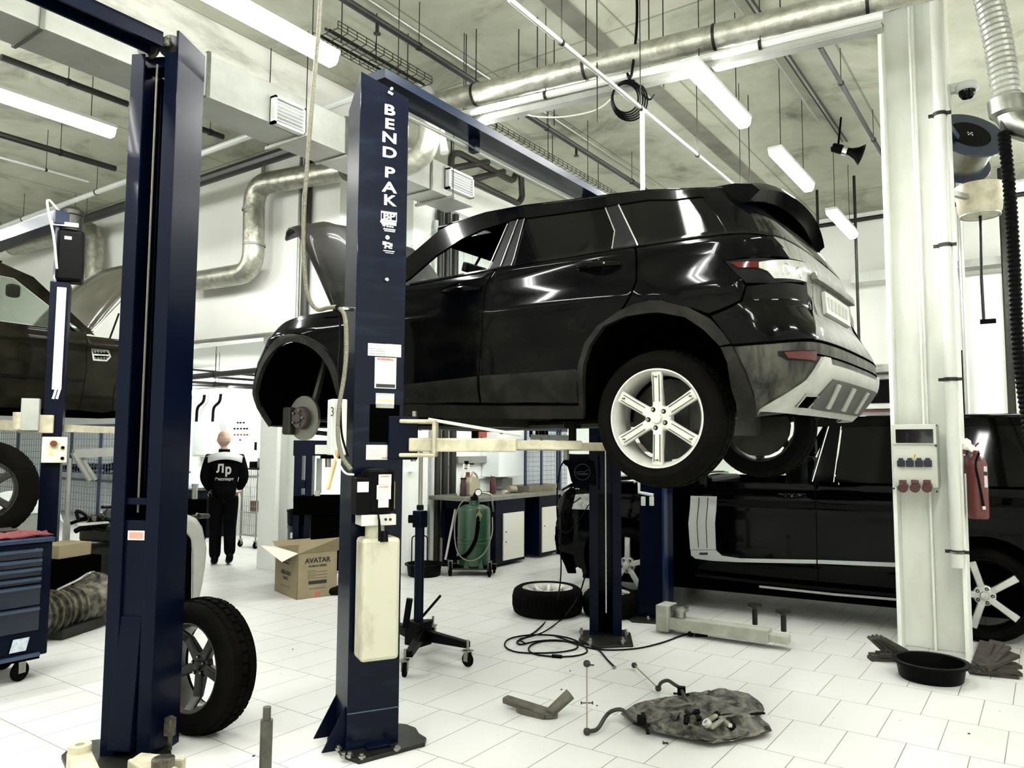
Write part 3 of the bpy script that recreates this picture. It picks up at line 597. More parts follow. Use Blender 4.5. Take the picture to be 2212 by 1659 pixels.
def panel(B, poly, name, mt, parent, gap=.003, out=0., th=.014, holes=(), d=.06, px=True, mir=1, smooth=True, bump=None, label=None):
    """panel on body B with the given outline (photograph points or (c, z))"""
    P = B.trace(poly) if px else list(poly)
    P = inset(P, gap); P = dens(P, d); H = [dens(inset(B.trace(h) if px else list(h), -gap), d) for h in holes]
    pts = [V(p) for p in P]; edges = [(i, (i+1) % len(P)) for i in range(len(P))]
    for h in H:
        k = len(pts); pts += [V(p) for p in h]; edges += [(k+i, k+(i+1) % len(h)) for i in range(len(h))]
    x0, x1 = min(p[0] for p in P), max(p[0] for p in P); y0, y1 = min(p[1] for p in P), max(p[1] for p in P)
    i = 0; y = y0+d/2
    while y < y1:
        x = x0+(d/2 if i % 2 else d)
        while x < x1:
            if inside(P, x, y) and dist_edge(P, x, y) > d*.4 and not any(inside(h, x, y) or dist_edge(h, x, y) < d*.4 for h in H): pts.append(V((x, y)))
            x += d
        y += d*.87; i += 1
    r = geometry.delaunay_2d_cdt(pts, edges, [], 0, 1e-6); vs, fs = r[0], r[2]; F = []
    for f in fs:
        c = sum((V(vs[q]) for q in f), V((0, 0)))/len(f)
        if inside(P, c.x, c.y) and not any(inside(h, c.x, c.y) for h in H):
            a = vs[f[0]]; ar = (vs[f[1]]-a).cross(vs[f[2]]-a); F.append(tuple(f) if ar > 0 else tuple(f)[::-1])
    W = []; NV = []
    for p in vs:
        o_ = out+(bump(p[0], p[1]) if bump else 0); q = B.at(p[0], p[1], o_, mir); W.append(q); e = .006
        a = B.at(p[0]+e, p[1], o_, mir)-B.at(p[0]-e, p[1], o_, mir); b_ = B.at(p[0], p[1]+e, o_, mir)-B.at(p[0], p[1]-e, o_, mir); n = a.cross(b_)
        if n.length < 1e-12: n = V((0, -1, 0))
        n.normalize()
        if n.dot(B.at(p[0], p[1], o_+.05, mir)-q) < 0: n = -n
        NV.append(n)
    f = F[0]
    flip = ((W[f[1]]-W[f[0]]).cross(W[f[2]]-W[f[0]])).dot(NV[f[0]]) < 0
    if flip: F = [g[::-1] for g in F]
    n0 = len(W); cnt = {}
    for g in F:
        for i in range(3): cnt[(g[i], g[(i+1) % 3])] = 1
    bd = [(a, b_) for a, b_ in cnt if (b_, a) not in cnt]
    verts = W+[p-q*th for p, q in zip(W, NV)]; norms = NV+[-q for q in NV]; faces = F+[tuple(i+n0 for i in g[::-1]) for g in F]
    for a, b_ in bd:
        k_ = len(verts); q = (W[b_]-W[a]).cross(NV[a])
        q = q.normalized() if q.length > 1e-9 else NV[a]
        verts += [W[a], W[b_], W[b_]-NV[b_]*th, W[a]-NV[a]*th]; norms += [q]*4; faces.append((k_+1, k_, k_+3, k_+2))
    me = bpy.data.meshes.new(name); me.from_pydata([tuple(p) for p in verts], [], faces); me.materials.append(mt)
    me.polygons.foreach_set('use_smooth', [True]*len(faces)); me.update(); me.normals_split_custom_set_from_vertices([tuple(q) for q in norms])
    o = bpy.data.objects.new(name, me); COL.objects.link(o); par(o, parent)
    if label: o['label'] = label
    return o
def ribbon(B, pts, w, name, mt, parent, out=.003, th=.006, px=True, mir=1):
    """narrow strip along a line on the body"""
    P = B.trace(pts) if px else list(pts); Q = []
    for a, b in zip(P, P[1:]):
        n = max(1, int(math.hypot(b[0]-a[0], b[1]-a[1])/.05)); Q += [(a[0]+(b[0]-a[0])*j/n, a[1]+(b[1]-a[1])*j/n) for j in range(n)]
    Q.append(P[-1]); k = MB(); vs = []; fs = []
    for i, p in enumerate(Q):
        a, b = Q[max(0, i-1)], Q[min(len(Q)-1, i+1)]; t = V((b[0]-a[0], b[1]-a[1])).normalized(); n = V((-t.y, t.x))*w/2
        vs += [B.at(p[0]+n.x, p[1]+n.y, out, mir), B.at(p[0]-n.x, p[1]-n.y, out, mir), B.at(p[0]-n.x, p[1]-n.y, out-th, mir), B.at(p[0]+n.x, p[1]+n.y, out-th, mir)]
    for i in range(len(Q)-1):
        for j in range(4): fs.append((i*4+j, i*4+(j+1) % 4, i*4+4+(j+1) % 4, i*4+4+j))
    fs += [(0, 1, 2, 3), tuple(range(len(vs)-4, len(vs)))[::-1]]
    return k.add(vs, fs).build(name, mt, parent, clean=True)
def tyre(parent, c, ax, R, r, wd, spokes, mt=alu, name='wheel', tread=48, style='six', face=.0, rimm=None, spin=0., hubcol=None, knob=.0, sw=1.):
    """wheel: c centre of the outer face plane, ax unit vector pointing outward along the axle"""
    c, ax = V(c), V(ax).normalized(); ex = ax.cross(V((0, 0, 1)))
    if ex.length < .1: ex = V((1, 0, 0))
    ex.normalize(); ez = ax.cross(ex); ez = ez if ez.z >= 0 or abs(ax.z) > .9 else -ez
    w_ = bpy.data.objects.new(name, None)
    pr = [(r, -.02), (r+.012, 0), (r+(R-r)*.45, .010), (R-.035, .0), (R-.012, -.018), (R, -.05), (R, -wd+.05), (R-.012, -wd+.018), (R-.035, -wd), (r+.01, -wd), (r, -wd+.02)]
    t = MB().lathe(pr, c, ax, 72, closed=True).build('tyre', rubber, parent, smooth=True, clean='keep')
    tr = MB()
    for k in range(tread):          # tread blocks
        a = 2*math.pi*k/tread
        for row, (q0, q1) in enumerate([(-.03, -.065), (-.075, -wd/2-.005), (-wd/2-.015, -wd+.075), (-wd+.065, -wd+.03)]):
            aa = a+(.5 if row % 2 else 0)*2*math.pi/tread; er, et = ex*math.cos(aa)+ez*math.sin(aa), -ex*math.sin(aa)+ez*math.cos(aa); L = 2*math.pi*R/tread*.74
            tr.obox(c+er*(R-.008-(.012 if row in (0, 3) else 0))-et*L/2+ax*q0, et*L, ax*(q1-q0), er*(.014+knob))
    tr.build('tread', rubber, t)
    rm = MB().lathe([(r*.985, -wd+.03), (r*.93, -wd+.05), (r*.90, -.10), (r*.93, -.035), (r*.97, -.02), (r*1.0, -.004), (r*1.03, -.004), (r*1.03, -.03), (r*1.01, -wd+.03)], c, ax, 60, closed=True).build('rim', rimm or mt, t, smooth=True, clean=True)
    def P(rr, a, h): return c+(ex*math.cos(a)+ez*math.sin(a))*rr+ax*h
    sp = MB()
    for k in range(spokes):
        a = 2*math.pi*k/spokes+spin; er, et = ex*math.cos(a)+ez*math.sin(a), -ex*math.sin(a)+ez*math.cos(a)
        def ring(rr, hw_, h, dp): return [c+er*rr-et*hw_+ax*(h-.012), c+er*rr-et*hw_*.8+ax*h, c+er*rr+et*hw_*.8+ax*h, c+er*rr+et*hw_+ax*(h-.012), c+er*rr+et*hw_*.8+ax*(h-dp), c+er*rr-et*hw_*.8+ax*(h-dp)]
        st = [ring(r*.16, r*.13*sw, -.022+face, .05), ring(r*.34, r*.115*sw, -.018+face, .05), ring(r*.70, r*.12*sw, -.014+face, .035), ring(r*.97, r*.135*sw, -.016, .03)]
        vs = sum(st, []); fs = [tuple(range(6))[::-1], tuple(range(18, 24))]
        for i in range(3):
            for j in range(6): fs.append((i*6+j, i*6+(j+1) % 6, i*6+6+(j+1) % 6, i*6+6+j))
        sp.add(vs, fs)
    sp.lathe([(0, -.02), (r*.24, -.02), (r*.29, -.03), (r*.29, -.07), (0, -.07)], c+ax*face, ax, 32)
    sp = sp.build('spokes', mt, t, clean=True, bevel=.004)
    if style == 'six':
        g = MB()
        for k in range(spokes):
            a = 2*math.pi*k/spokes+spin; er, et = ex*math.cos(a)+ez*math.sin(a), -ex*math.sin(a)+ez*math.cos(a)
            for q in (-1, 1): g.bar(c+er*r*.34+et*q*r*.062+ax*(-.017+face), c+er*r*.9+et*q*r*.066+ax*(-.013+face), .004, .008, up=ax)
            g.cbox(c+er*r*.86+ax*-.013, r*.05, r*.05, .006, rz=0)
        g.build('spoke_groove', mat('groove_grime', (.05, .047, .035), .7), sp)
    for k in range(5):
        a = 2*math.pi*k/5+spin+.6; MB().use(1).cyl(P(r*.20, a, -.022+face), P(r*.20, a, -.017+face), r*.05, n=14).use(0).cyl(P(r*.20, a, -.02+face), P(r*.20, a, -.010+face), r*.028, n=8).build('wheel_bolt', [steel, blk], sp)
    MB().lathe([(0, -.004), (r*.10, -.006), (r*.125, -.02), (0, -.02)], c+ax*face, ax, 28).build('centre_cap', hubcol or mt, sp, smooth=True)
    bpy.data.objects.remove(w_); t.name = name
    return t
# ---- the dark car on the lettered lift
def paint(name, base, dust, amt, r=.12):
    M = mat(name, base, r, n=(2.6, dust, amt), coat=.10, spec=.02, stretch=(1, 1, 1.8), fac=(.38, .8)); return M
carp = paint('car_paint_dark', (.0005, .0006, .0010), (.0075, .007, .0045), .5)
carb = mat('car_cladding', (.003, .003, .0025), .55, spec=.1, n=(7, (.028, .026, .018), .6), bump=.1, fac=(.4, .8))
bump_d = mat('dirty_bumper', (.006, .006, .005), .4, n=(4, (.09, .088, .07), .8), coat=.1, spec=.1, stretch=(3, 3, .8), fac=(.35, .7))
gate_d = mat('dirty_tailgate', (.04, .042, .034), .45, n=(5, (.17, .175, .145), .85), coat=.1, spec=.2, stretch=(4, 4, .7), fac=(.3, .65))
car = thing('car', 'dark dusty five-door car raised on the lettered lift, front wheels off and bonnet open', 'car', (-2.8, 4.4, 1.55))
YC = 4.36
belt = lambda c: 2.60
def hw1(c, z):
    h = .93
    h -= .10*sstep(2.0, 1.68, z)
    zb = belt(c)
    if z > zb: h -= (z-zb)*.52+.02*sstep(zb, zb+.05, z)
    h -= .03*sstep(2.42, zb, z) if z < zb else .03
    h += .018*math.exp(-((z-2.36)/.05)**2)          # shoulder crease
    h += .045*(math.exp(-((c+1.6)/.45)**2)+math.exp(-((c+4.2)/.4)**2))*sstep(2.62, 2.3, z)   # haunches over the arches
    return h
def sm(f, w_=.03): return lambda z: (f(z-w_)+f(z-w_/2)+f(z)+f(z+w_/2)+f(z+w_))/5
tail1 = sm(lambda z: lerp_tab([(1.70, -1.05), (1.80, -.92), (1.95, -.82), (2.10, -.815), (2.20, -.86), (2.29, -.93), (2.48, -.94), (2.62, -.985), (2.75, -1.06), (2.86, -1.17), (3.0, -1.26)], z))
nose1 = sm(lambda z: lerp_tab([(1.7, -4.82), (1.85, -4.95), (2.0, -4.98), (2.2, -4.93), (2.35, -4.80), (2.5, -4.62)], z))
B1 = Body((0, YC), (1, 0), (0, 1), hw1, tail1, nose1, rt=.30, rn=.42, L=1.1); B1.z0 = 1.7
arch_r = [(1255, 905), (1253, 850), (1252, 790), (1267, 741), (1294, 705), (1340, 673), (1375, 657), (1402, 651), (1430, 651), (1489, 665), (1535, 689), (1563, 719), (1579, 743)]
arch_ri = [(1264, 905), (1264, 850), (1264, 787), (1278, 746), (1307, 705), (1356, 684), (1402, 677), (1427, 676), (1481, 686), (1522, 713), (1556, 748)]
arch_f = [(545, 843), (549, 800), (565, 767), (589, 737), (616, 724), (644, 721), (679, 737), (714, 775), (738, 821), (741, 860), (740, 905)]
arch_fi = [(552, 867), (552, 832), (570, 772), (608, 745), (641, 738), (676, 753), (706, 786), (725, 827), (730, 854), (732, 905)]
roofline = [(886, 551), (949, 497), (979, 483), (1050, 461), (1131, 446), (1240, 433), (1321, 422), (1400, 413), (1460, 411), (1508, 409), (1630, 409)]
pn = lambda *a, **k: panel(B1, *a, car, **k)
# doors
def both(pts, name, mt, parent, far=True, **k):
    P = B1.trace(pts); o = panel(B1, P, name, mt, parent, px=False, **k)
    if far: panel(B1, P, name, mt, parent, px=False, mir=-1, **k)
    return o
fd = both([(886, 614), (1069, 581), (1061, 594), (1051, 613), (1044, 665), (1038, 760), (1034, 811), (1040, 873), (905, 873), (840, 873), (770, 868), (765, 640)], 'front_door', carp, car)
rd = both([(1074, 580), (1371, 531), (1374, 556), (1373, 608), (1360, 640), (1340, 673), (1294, 705), (1267, 741), (1252, 790), (1253, 850), (1255, 873), (1040, 873), (1034, 811), (1038, 760), (1044, 665), (1051, 613)], 'rear_door', carp, car)
panel(B1, [(770, 845), (895, 828), (1033, 812), (1038, 871), (770, 868)], 'door_cladding', carb, fd, out=.012)
panel(B1, [(1038, 811), (1243, 797), (1251, 800), (1252, 870), (1042, 871)], 'door_cladding', carb, rd, out=.012)
both([(740, 872), (1040, 876), (1256, 876), (1262, 906), (1040, 906), (905, 903), (740, 900)], 'sill', carb, car)
both(roofline[:7]+[(1336, 440), (1309, 447), (1135, 471), (1120, 469), (1099, 478), (1040, 496), (995, 517), (940, 553), (886, 600), (800, 660), (770, 655), (800, 615)], 'door_frame_rail', carp, car, gap=.0)
both([(1099, 478), (1134, 471), (1104, 575), (1053, 585)], 'middle_pillar', blk, car, gap=.002, out=-.004)
both([(1309, 447), (1338, 440), (1378, 531), (1322, 539), (1328, 499)], 'rear_door_pillar', blk, car, gap=.002, out=-.004)
both(roofline[6:10]+[(1560, 408), (1614, 411), (1622, 424), (1636, 445), (1665, 480), (1690, 510), (1671, 510), (1658, 506), (1590, 502), (1592, 491), (1563, 448), (1517, 424), (1460, 430), (1400, 431), (1336, 441)], 'rear_pillar', carp, car, gap=.0)
both([(1136, 472), (1309, 448), (1328, 499), (1322, 538), (1104, 575)], 'rear_door_window', glass_d, car, out=-.008, gap=.001)
both([(1338, 442), (1400, 431), (1460, 430), (1517, 424), (1563, 448), (1592, 491), (1590, 501), (1470, 517), (1378, 531)], 'quarter_window', glass_d, car, out=-.008, gap=.001)
for q in ([(1097, 483), (1052, 583)], [(1119, 474), (1081, 575)], [(1133, 472), (1104, 575)], [(1308, 449), (1328, 499), (1322, 538)], [(1336, 442), (1378, 531)]): ribbon(B1, q, .006, 'window_trim', steel, car)
ribbon(B1, [(886, 613), (1069, 580), (1371, 531), (1470, 517), (1590, 502), (1658, 507)], .012, 'belt_trim', carp, car, out=.004)
both([(1373, 531), (1470, 518), (1590, 503), (1671, 511), (1704, 546), (1706, 559), (1563, 564), (1600, 600), (1611, 616), (1601, 648), (1530, 678), (1489, 665), (1430, 651), (1402, 651), (1375, 657), (1345, 671), (1362, 640), (1375, 608), (1376, 556)], 'quarter_panel', carp, car)
both([(1612, 617), (1640, 614), (1742, 616), (1761, 626), (1762, 733), (1671, 738), (1581, 745), (1563, 719), (1534, 682), (1603, 650)], 'bumper_corner', carp, car)
# tail: gate, glass, lamps, plate, bumper
CT = lambda z, t: tail1(z)-.30+1.1*t          # t 0..1 near corner to centre line, 1..2 on to the far corner
a0 = B1.cz(1742, 612); a1 = B1.cz(1762, 733); a2 = B1.cz(1706, 559); a3 = B1.cz(1671, 510)
sym = lambda c, z: 2*CT(z, 1)-c
zb = a1[1]
gate = [a0, (a0[0]+.02, (a0[1]+zb)/2), a1]+[(CT(zb, t), zb) for t in (.9, 1.2, 1.45)]+[(sym(*a1), zb), (sym(*a0), a0[1]), (sym(*a0), a2[1]-.0), (sym(a2[0], a2[1]), a2[1]), (sym(*a3), a3[1])]+[(CT(a3[1], t), a3[1]) for t in (1.3, 1, .7)]+[a3, a2, (B1.cz(1740, 568))]
panel(B1, gate, 'tailgate', gate_d, car, px=False, gap=.003)
gz = a3[1]+.01
panel(B1, [(CT(gz, .34), gz), (CT(gz, 1.66), gz), (CT(2.84, 1.6), 2.84), (CT(2.84, .4), 2.84)], 'rear_window', glass_d, car, px=False, d=.08)
panel(B1, [(CT(gz, .10), gz), (CT(gz, .335), gz), (CT(2.84, .395), 2.84), (CT(2.86, .12), 2.86)], 'hatch_frame', carp, car, px=False, gap=0)
panel(B1, [(CT(gz, 1.665), gz), (CT(gz, 1.9), gz), (CT(2.86, 1.9), 2.86), (CT(2.84, 1.605), 2.84)], 'hatch_frame', carp, car, px=False, gap=0)
tl_c = mat('lamp_clear', (.34, .34, .32), .12, n=(18, (.15, .15, .14), .7), coat=.6, stretch=(1, 1, 1)); tl_r = mat('lamp_red', (.05, .005, .004), .15, n=(20, (.02, .002, .002), .6), coat=.15, spec=.2)
tl = panel(B1, [(1565, 564), (1685, 560), (1739, 567), (1742, 611), (1671, 613), (1640, 612), (1612, 612), (1590, 592)], 'tail_light', blk, car, gap=.002, out=.001, d=.03)
panel(B1, [(1638, 566), (1685, 561), (1738, 568), (1741, 610), (1671, 602), (1657, 586), (1638, 579)], 'lamp_lens', tl_c, tl, out=.006, gap=.001, th=.005, d=.03, label='clear lens')
panel(B1, [(1577, 567), (1638, 565), (1638, 579), (1595, 579)], 'lamp_lens', tl_r, tl, out=.006, gap=.001, th=.005, d=.03, label='red lens')
for u, v in [(1696, 583), (1723, 590)]:
    c, z = B1.cz(u, v); p = B1.at(c, z, .004); n = (B1.at(c, z, .1)-B1.at(c, z)).normalized(); MB().lathe([(.018, .0), (.026, .005), (.031, .003), (.031, 0)], p, n, 24).build('bulb_ring', chrome, tl, smooth=True)
pm = (B1.cz(1765, 585), B1.cz(1834, 628))
panel(B1, [(CT(2.44, .78), 2.26), (CT(2.44, 1.22), 2.26), (CT(2.44, 1.22), 2.475), (CT(2.44, .78), 2.475)], 'plate_recess', gate_d, car, px=False, out=.004, gap=0)
panel(B1, [(CT(2.44, .76), 2.445), (CT(2.44, 1.24), 2.445), (CT(2.44, 1.24), 2.485), (CT(2.44, .76), 2.485)], 'handle_bar', gate_d, car, px=False, out=.035, gap=0, th=.03)
npm = mat('plate_white', (.34, .35, .32), .4, n=(12, (.32, .32, .27), .7))
panel(B1, [(CT(2.4, .86), 2.295), (CT(2.4, 1.14), 2.295), (CT(2.4, 1.14), 2.41), (CT(2.4, .86), 2.41)], 'number_plate', npm, car, px=False, out=.025, gap=0, th=.02)
for i, t in enumerate((.88, .92, .96, 1.0, 1.04, 1.08)): panel(B1, [(CT(2.4, t), 2.325), (CT(2.4, t+.022), 2.325), (CT(2.4, t+.022), 2.385), (CT(2.4, t), 2.385)], 'plate_character', mat('plate_grey', (.24, .245, .22), .5), kids(car)[-1] if 0 else car, px=False, out=.027, gap=0, th=.004)
for (u0, v0, u1, w_) in [(1747, 614, 1770, .012), (1763, 629, 1771, .012)]: ribbon(B1, [(u0, v0), (u1, v0+4)], w_, 'badge', chrome, car)
bz = 1.0
cb0 = B1.cz(1761, 736)
rb = [(1581, 747), (1671, 740), (1761, 736)]; rbt = B1.trace(rb)
low = B1.trace([(1584, 749), (1610, 800), (1628, 850), (1634, 893)])
bot = 1.80
bp = rbt+[(CT(cb0[1], t), cb0[1]-.0) for t in (.7, .9, 1.1, 1.4)]+[(sym(*rbt[0]), rbt[0][1]), (sym(*low[3]), low[3][1])]+[(CT(bot, 1.5), bot), (CT(bot, 1), bot), (CT(bot, .5), bot)]+low[::-1]
bm = panel(B1, bp, 'rear_bumper', bump_d, car, px=False, gap=.002)
skm = mat('skid_silver', (.30, .31, .28), .4, n=(9, (.16, .16, .135), .6))
sk = B1.trace([(1774, 771), (1739, 826), (1706, 848), (1640, 888), (1634, 898)])
sz = sk[0][1]
skp = [(CT(sz, .5), sz)] if 0 else []
bt2 = 1.765
skp = sk[:1]+[(sk[0][0]+.07, sk[0][1]), (sk[0][0]+.085, sk[0][1]-.03)]+[(CT(2.0, t), sk[0][1]-.03) for t in (.75, 1.0, 1.25)]+[(sym(sk[0][0]+.07, sz), sz), (sym(*sk[0]), sz), (sym(*sk[1]), sk[1][1]), (sym(*sk[3]), sk[3][1]), (sym(*sk[3]), bt2)]+[(CT(bt2, t), bt2) for t in (1.4, 1, .6)]+[(sk[4][0], bt2+.01), sk[4], sk[3], sk[2], sk[1]]
skid = panel(B1, skp, 'skid_plate', skm, bm, px=False, gap=.0, out=.018, th=.02, label='silver skid plate')
df = B1.trace([(1742, 884), (1748, 866), (1790, 821)])
zt = df[2][1]
panel(B1, [df[0], df[1], df[2]]+[(CT(zt, t), zt) for t in (.75, 1.0, 1.25)]+[(sym(*df[2]), zt), (sym(*df[0]), df[0][1])]+[(CT(1.79, t), 1.79) for t in (1.2, 1, .8)], 'diffuser', mat('diffuser_dark', (.012, .012, .010), .5, n=(6, (.05, .05, .04), .7)), bm, px=False, gap=0, out=.026, th=.01)
for t in (.72, .9, 1.08): panel(B1, [(CT(zt, t)-.03, 1.80), (CT(zt, t)+.02, 1.80), (CT(zt, t)+.045, zt-.02), (CT(zt, t)-.0, zt-.02)], 'diffuser_fin', skm, bm, px=False, gap=0, out=.036, th=.01)
panel(B1, [(1731, 857), (1755, 858), (1744, 873), (1734, 883), (1712, 880)], 'exhaust_opening', blkm, bm, gap=0, out=.021, th=.004, d=.03)
ribbon(B1, [(1731, 855), (1757, 857), (1735, 885), (1710, 882), (1731, 855)], .008, 'exhaust_rim', skm, bm, out=.027)
panel(B1, [(1680, 759), (1762, 757), (1764, 784), (1700, 778), (1681, 768)], 'reflector_surround', carb, bm, gap=0, out=.004, d=.04)
panel(B1, [(1692, 761), (1761, 759), (1760, 780), (1701, 774)], 'reflector', tl_r, bm, gap=0, out=.009, d=.04, th=.004)
ribbon(B1, rbt+[(CT(cb0[1], t), cb0[1]) for t in (.75, 1.0, 1.3, 1.6)], .01, 'bumper_seam', blkm, bm, px=False, out=.002)
ribbon(B1, [(CT(2.0, .45), 2.035), (CT(2.0, 1.0), 2.035), (CT(2., 1.5), 2.035)], .008, 'bumper_groove', blkm, bm, px=False, out=.004)
flap = B1.trace([(1560, 752), (1584, 749), (1612, 810), (1630, 897), (1618, 919), (1592, 903), (1583, 840), (1574, 783)])
panel(B1, flap, 'mud_flap', carb, car, px=False, gap=0, out=.03, th=.045)
# arches
arr, arri = B1.trace(arch_r), B1.trace(arch_ri)
ARC = lambda r: [(-4.245+r*math.cos(math.radians(a)), 1.87+r*math.sin(math.radians(a))) for a in range(196, -24, -8)]
arf, arfi = ARC(.495), ARC(.44)
for mir in (1, -1):
    panel(B1, arr+arri[::-1], 'wheel_arch_trim', carb, car, px=False, gap=0, out=.018, th=.03, d=.05, mir=mir)
    panel(B1, arf+arfi[::-1], 'wheel_arch_trim', carb, car, px=False, gap=0, out=.018, th=.03, d=.05, mir=mir)
    for A_ in (arri, arfi):
        k = MB(); vs = [B1.at(c, z, -.005, mir) for c, z in A_]; n = len(vs); q = V((0, .42*mir, 0)); inn = [p+q for p in vs]
        if A_ is arfi: inn = [V((max(p.x, -4.62), p.y, p.z)) for p in inn]
        k.add(vs+inn, [(i, i+1, i+1+n, i+n) for i in range(n-1)]+[tuple(range(n, 2*n))]); k.build('wheel_liner', blkm, car, clean=True)
# front wing, nose
fw_ = [(-3.60, 1.87), (-3.60, 2.50), (-3.8, 2.51), (-4.2, 2.50), (-4.4, 2.475), (-4.6, 2.43), (-4.75, 2.37), (-4.9, 2.28), (-4.88, 2.12)]+[p for p in ARC(.50) if p[0] > -4.66 or p[1] > 2.12]
for mir in (1, -1): panel(B1, fw_, 'front_wing', carp, car, px=False, mir=mir)
NZ = lambda z, t: -4.93+.42-1.1*t
for mir in (1, -1): panel(B1, [(-4.885, 2.1), (NZ(2.2, 1), 2.1), (NZ(2.2, 1), 2.38), (-5.0, 2.34), (-4.905, 2.28)], 'nose_panel', carp, car, px=False, mir=mir, gap=0)
for mir in (1, -1): panel(B1, [(-4.70, 1.74), (NZ(2., 1), 1.74), (NZ(2., 1), 2.1), (-4.70, 2.1), (-4.74, 1.95), (-4.73, 1.8)], 'front_bumper', carb, car, px=False, mir=mir, gap=0)
wing_top = MB(); z_ = 2.49
vs = [B1.at(c, 2.50-.06*sstep(-4.3, -4.8, c), -.01, mir) for mir in (1, -1) for c in (-3.85, -4.1, -4.4, -4.62)]
MB().box(-4.7, -3.95, 3.75, 3.85, 2.3, 2.46).box(-4.7, -3.95, 4.87, 4.97, 2.3, 2.46).box(-4.6, -4.0, 3.95, 4.75, 2.2, 2.42).cyl((-4.3, 4.2, 2.4), (-4.3, 4.5, 2.46), .09).build('engine_bay', blkm, car)
for t, (u0, v0), (u1, v1) in [(0, (690, 690), (756, 690)), (1, (700, 684), (756, 676))]: ribbon(B1, [(u0, v0), ((u0+u1)/2, v0+3-t*5), (u1, v1)], .012, 'cowl_trim', carp, car, out=.01)
# roof
rl = B1.trace(roofline[2:10]+[(1560, 408), (1614, 411)]); rl = [(-3.2, rl[0][1]-.01)]+rl if rl[0][0] > -3.2 else rl
k = MB(); vs = []; fs = []; NN = 13
for c, z in rl:
    p, q = B1.at(c, z, -.002), B1.at(c, z, -.002, -1)
    for j in range(NN): t = j/(NN-1); a = p.lerp(q, t); a.z += .055*(1-(2*t-1)**4); vs.append(a)
for i in range(len(rl)-1):
    for j in range(NN-1): fs.append((i*NN+j, (i+1)*NN+j, (i+1)*NN+j+1, i*NN+j+1))
k.add(vs, fs).build('roof', carp, car, smooth=True, clean='keep', solid=.02, off=0)
# windscreen, mirror, cabin
wt = B1.at(rl[0][0], rl[0][1]-.0); wb = B1.at(-3.98, 2.60)
k = MB(); vs = []
for i in range(7):
    s_ = i/6; p = wt.lerp(wb, s_)
    for j in range(9): t = j/8; y = p.y+(2*YC-2*p.y)*t; vs.append((p.x-(.10+.12*s_)*(1-(2*t-1)**2), y, p.z+.03*(1-(2*t-1)**2)*(1-s_)))
k.add(vs, [(i*9+j, i*9+j+1, i*9+10+j, i*9+9+j) for i in range(6) for j in range(8)]).build('windscreen', glass, car, smooth=True)
MB().box(-3.95, -3.55, 3.62, 5.10, 2.30, 2.60).box(-3.97, -3.9, 3.6, 5.12, 2.3, 2.56).build('dashboard', blk, car, bevel=.05)
MB().cbox((-3.42, 4.36, 2.90), .05, .24, .07, 0, 0, .3).bar((-3.42, 4.36, 2.92), (-3.36, 4.36, 3.0), .02, .02).build('interior_mirror', blk, car, bevel=.02)
MB().box(-3.72, -2.08, 3.50, 5.22, 1.80, 1.90).box(-4.75, -1.15, 3.86, 4.86, 1.80, 1.90).build('floor_pan', blkm, car)
MB().box(-3.2, -2.08, 3.62, 5.1, 1.90, 2.0).box(-1.5, -1.2, 3.9, 4.85, 1.9, 2.55).build('cabin_floor', blkm, car)
for (x_, y_) in [(-2.75, 3.95), (-2.75, 4.77), (-1.95, 3.95), (-1.95, 4.77)]:
    st = MB().cbox((x_-.2, y_, 2.12), .5, .48, .16).cbox((x_+.12, y_, 2.42), .13, .46, .6, 0, 0, .22).build('seat', blkm, car, bevel=.05)
    MB().cbox((x_+.22, y_, 2.80), .09, .25, .17, 0, 0, .15).build('headrest', blkm, st, bevel=.04)
MB().box(-3.3, -1.3, 3.85, 4.87, 2.955, 2.975).build('headliner', blkm, car)
k = MB(); p = B1.at(-3.42, 2.66, .0, -1)
k.cbox(p+V((0, .1, .06)), .1, .2, .14).bar(p, p+V((0, .08, .04)), .05, .04).build('door_mirror', carp, car, bevel=.03)
# bonnet
k = MB(); hp = V((-3.99, 0, 2.55)); dr = V((-.60, 0, .80)); nr = V((.80, 0, .60)); NI, NJ = 16, 17; vs = []
for i in range(NI):
    s_ = i/(NI-1); L = 1.18*s_
    for j in range(NJ):
        t = 2*j/(NJ-1)-1; hwid = .79-.05*s_**2-.10*max(0, (s_-.8)/.2)**2; nose_c = -.10*t*t*s_
        curl = max(0, (s_-.72)/.28); p = hp+dr*(L+nose_c-.10*curl**2)+nr*(.07*(1-t*t)-.20*curl**2-.05*abs(t)**6+.018*math.exp(-((abs(t)-.62)/.06)**2)+.03*math.sin(s_*math.pi))
        vs.append((p.x, YC+t*hwid, p.z))
k.add(vs, [(i*NJ+j, (i+1)*NJ+j, (i+1)*NJ+j+1, i*NJ+j+1) for i in range(NI-1) for j in range(NJ-1)])
k.build('bonnet', mat('bonnet_dusty', (.0025, .0023, .0016), .5, n=(5, (.016, .015, .0105), .75), coat=.04, spec=.05), car, smooth=True, clean='keep', solid=.02, off=0)
MB().cyl((-4.05, 3.70, 2.45), (-4.28, 3.70, 2.82), .009).cyl((-4.05, 3.70, 2.45), (-4.16, 3.70, 2.63), .015).build('gas_strut', blk, car)
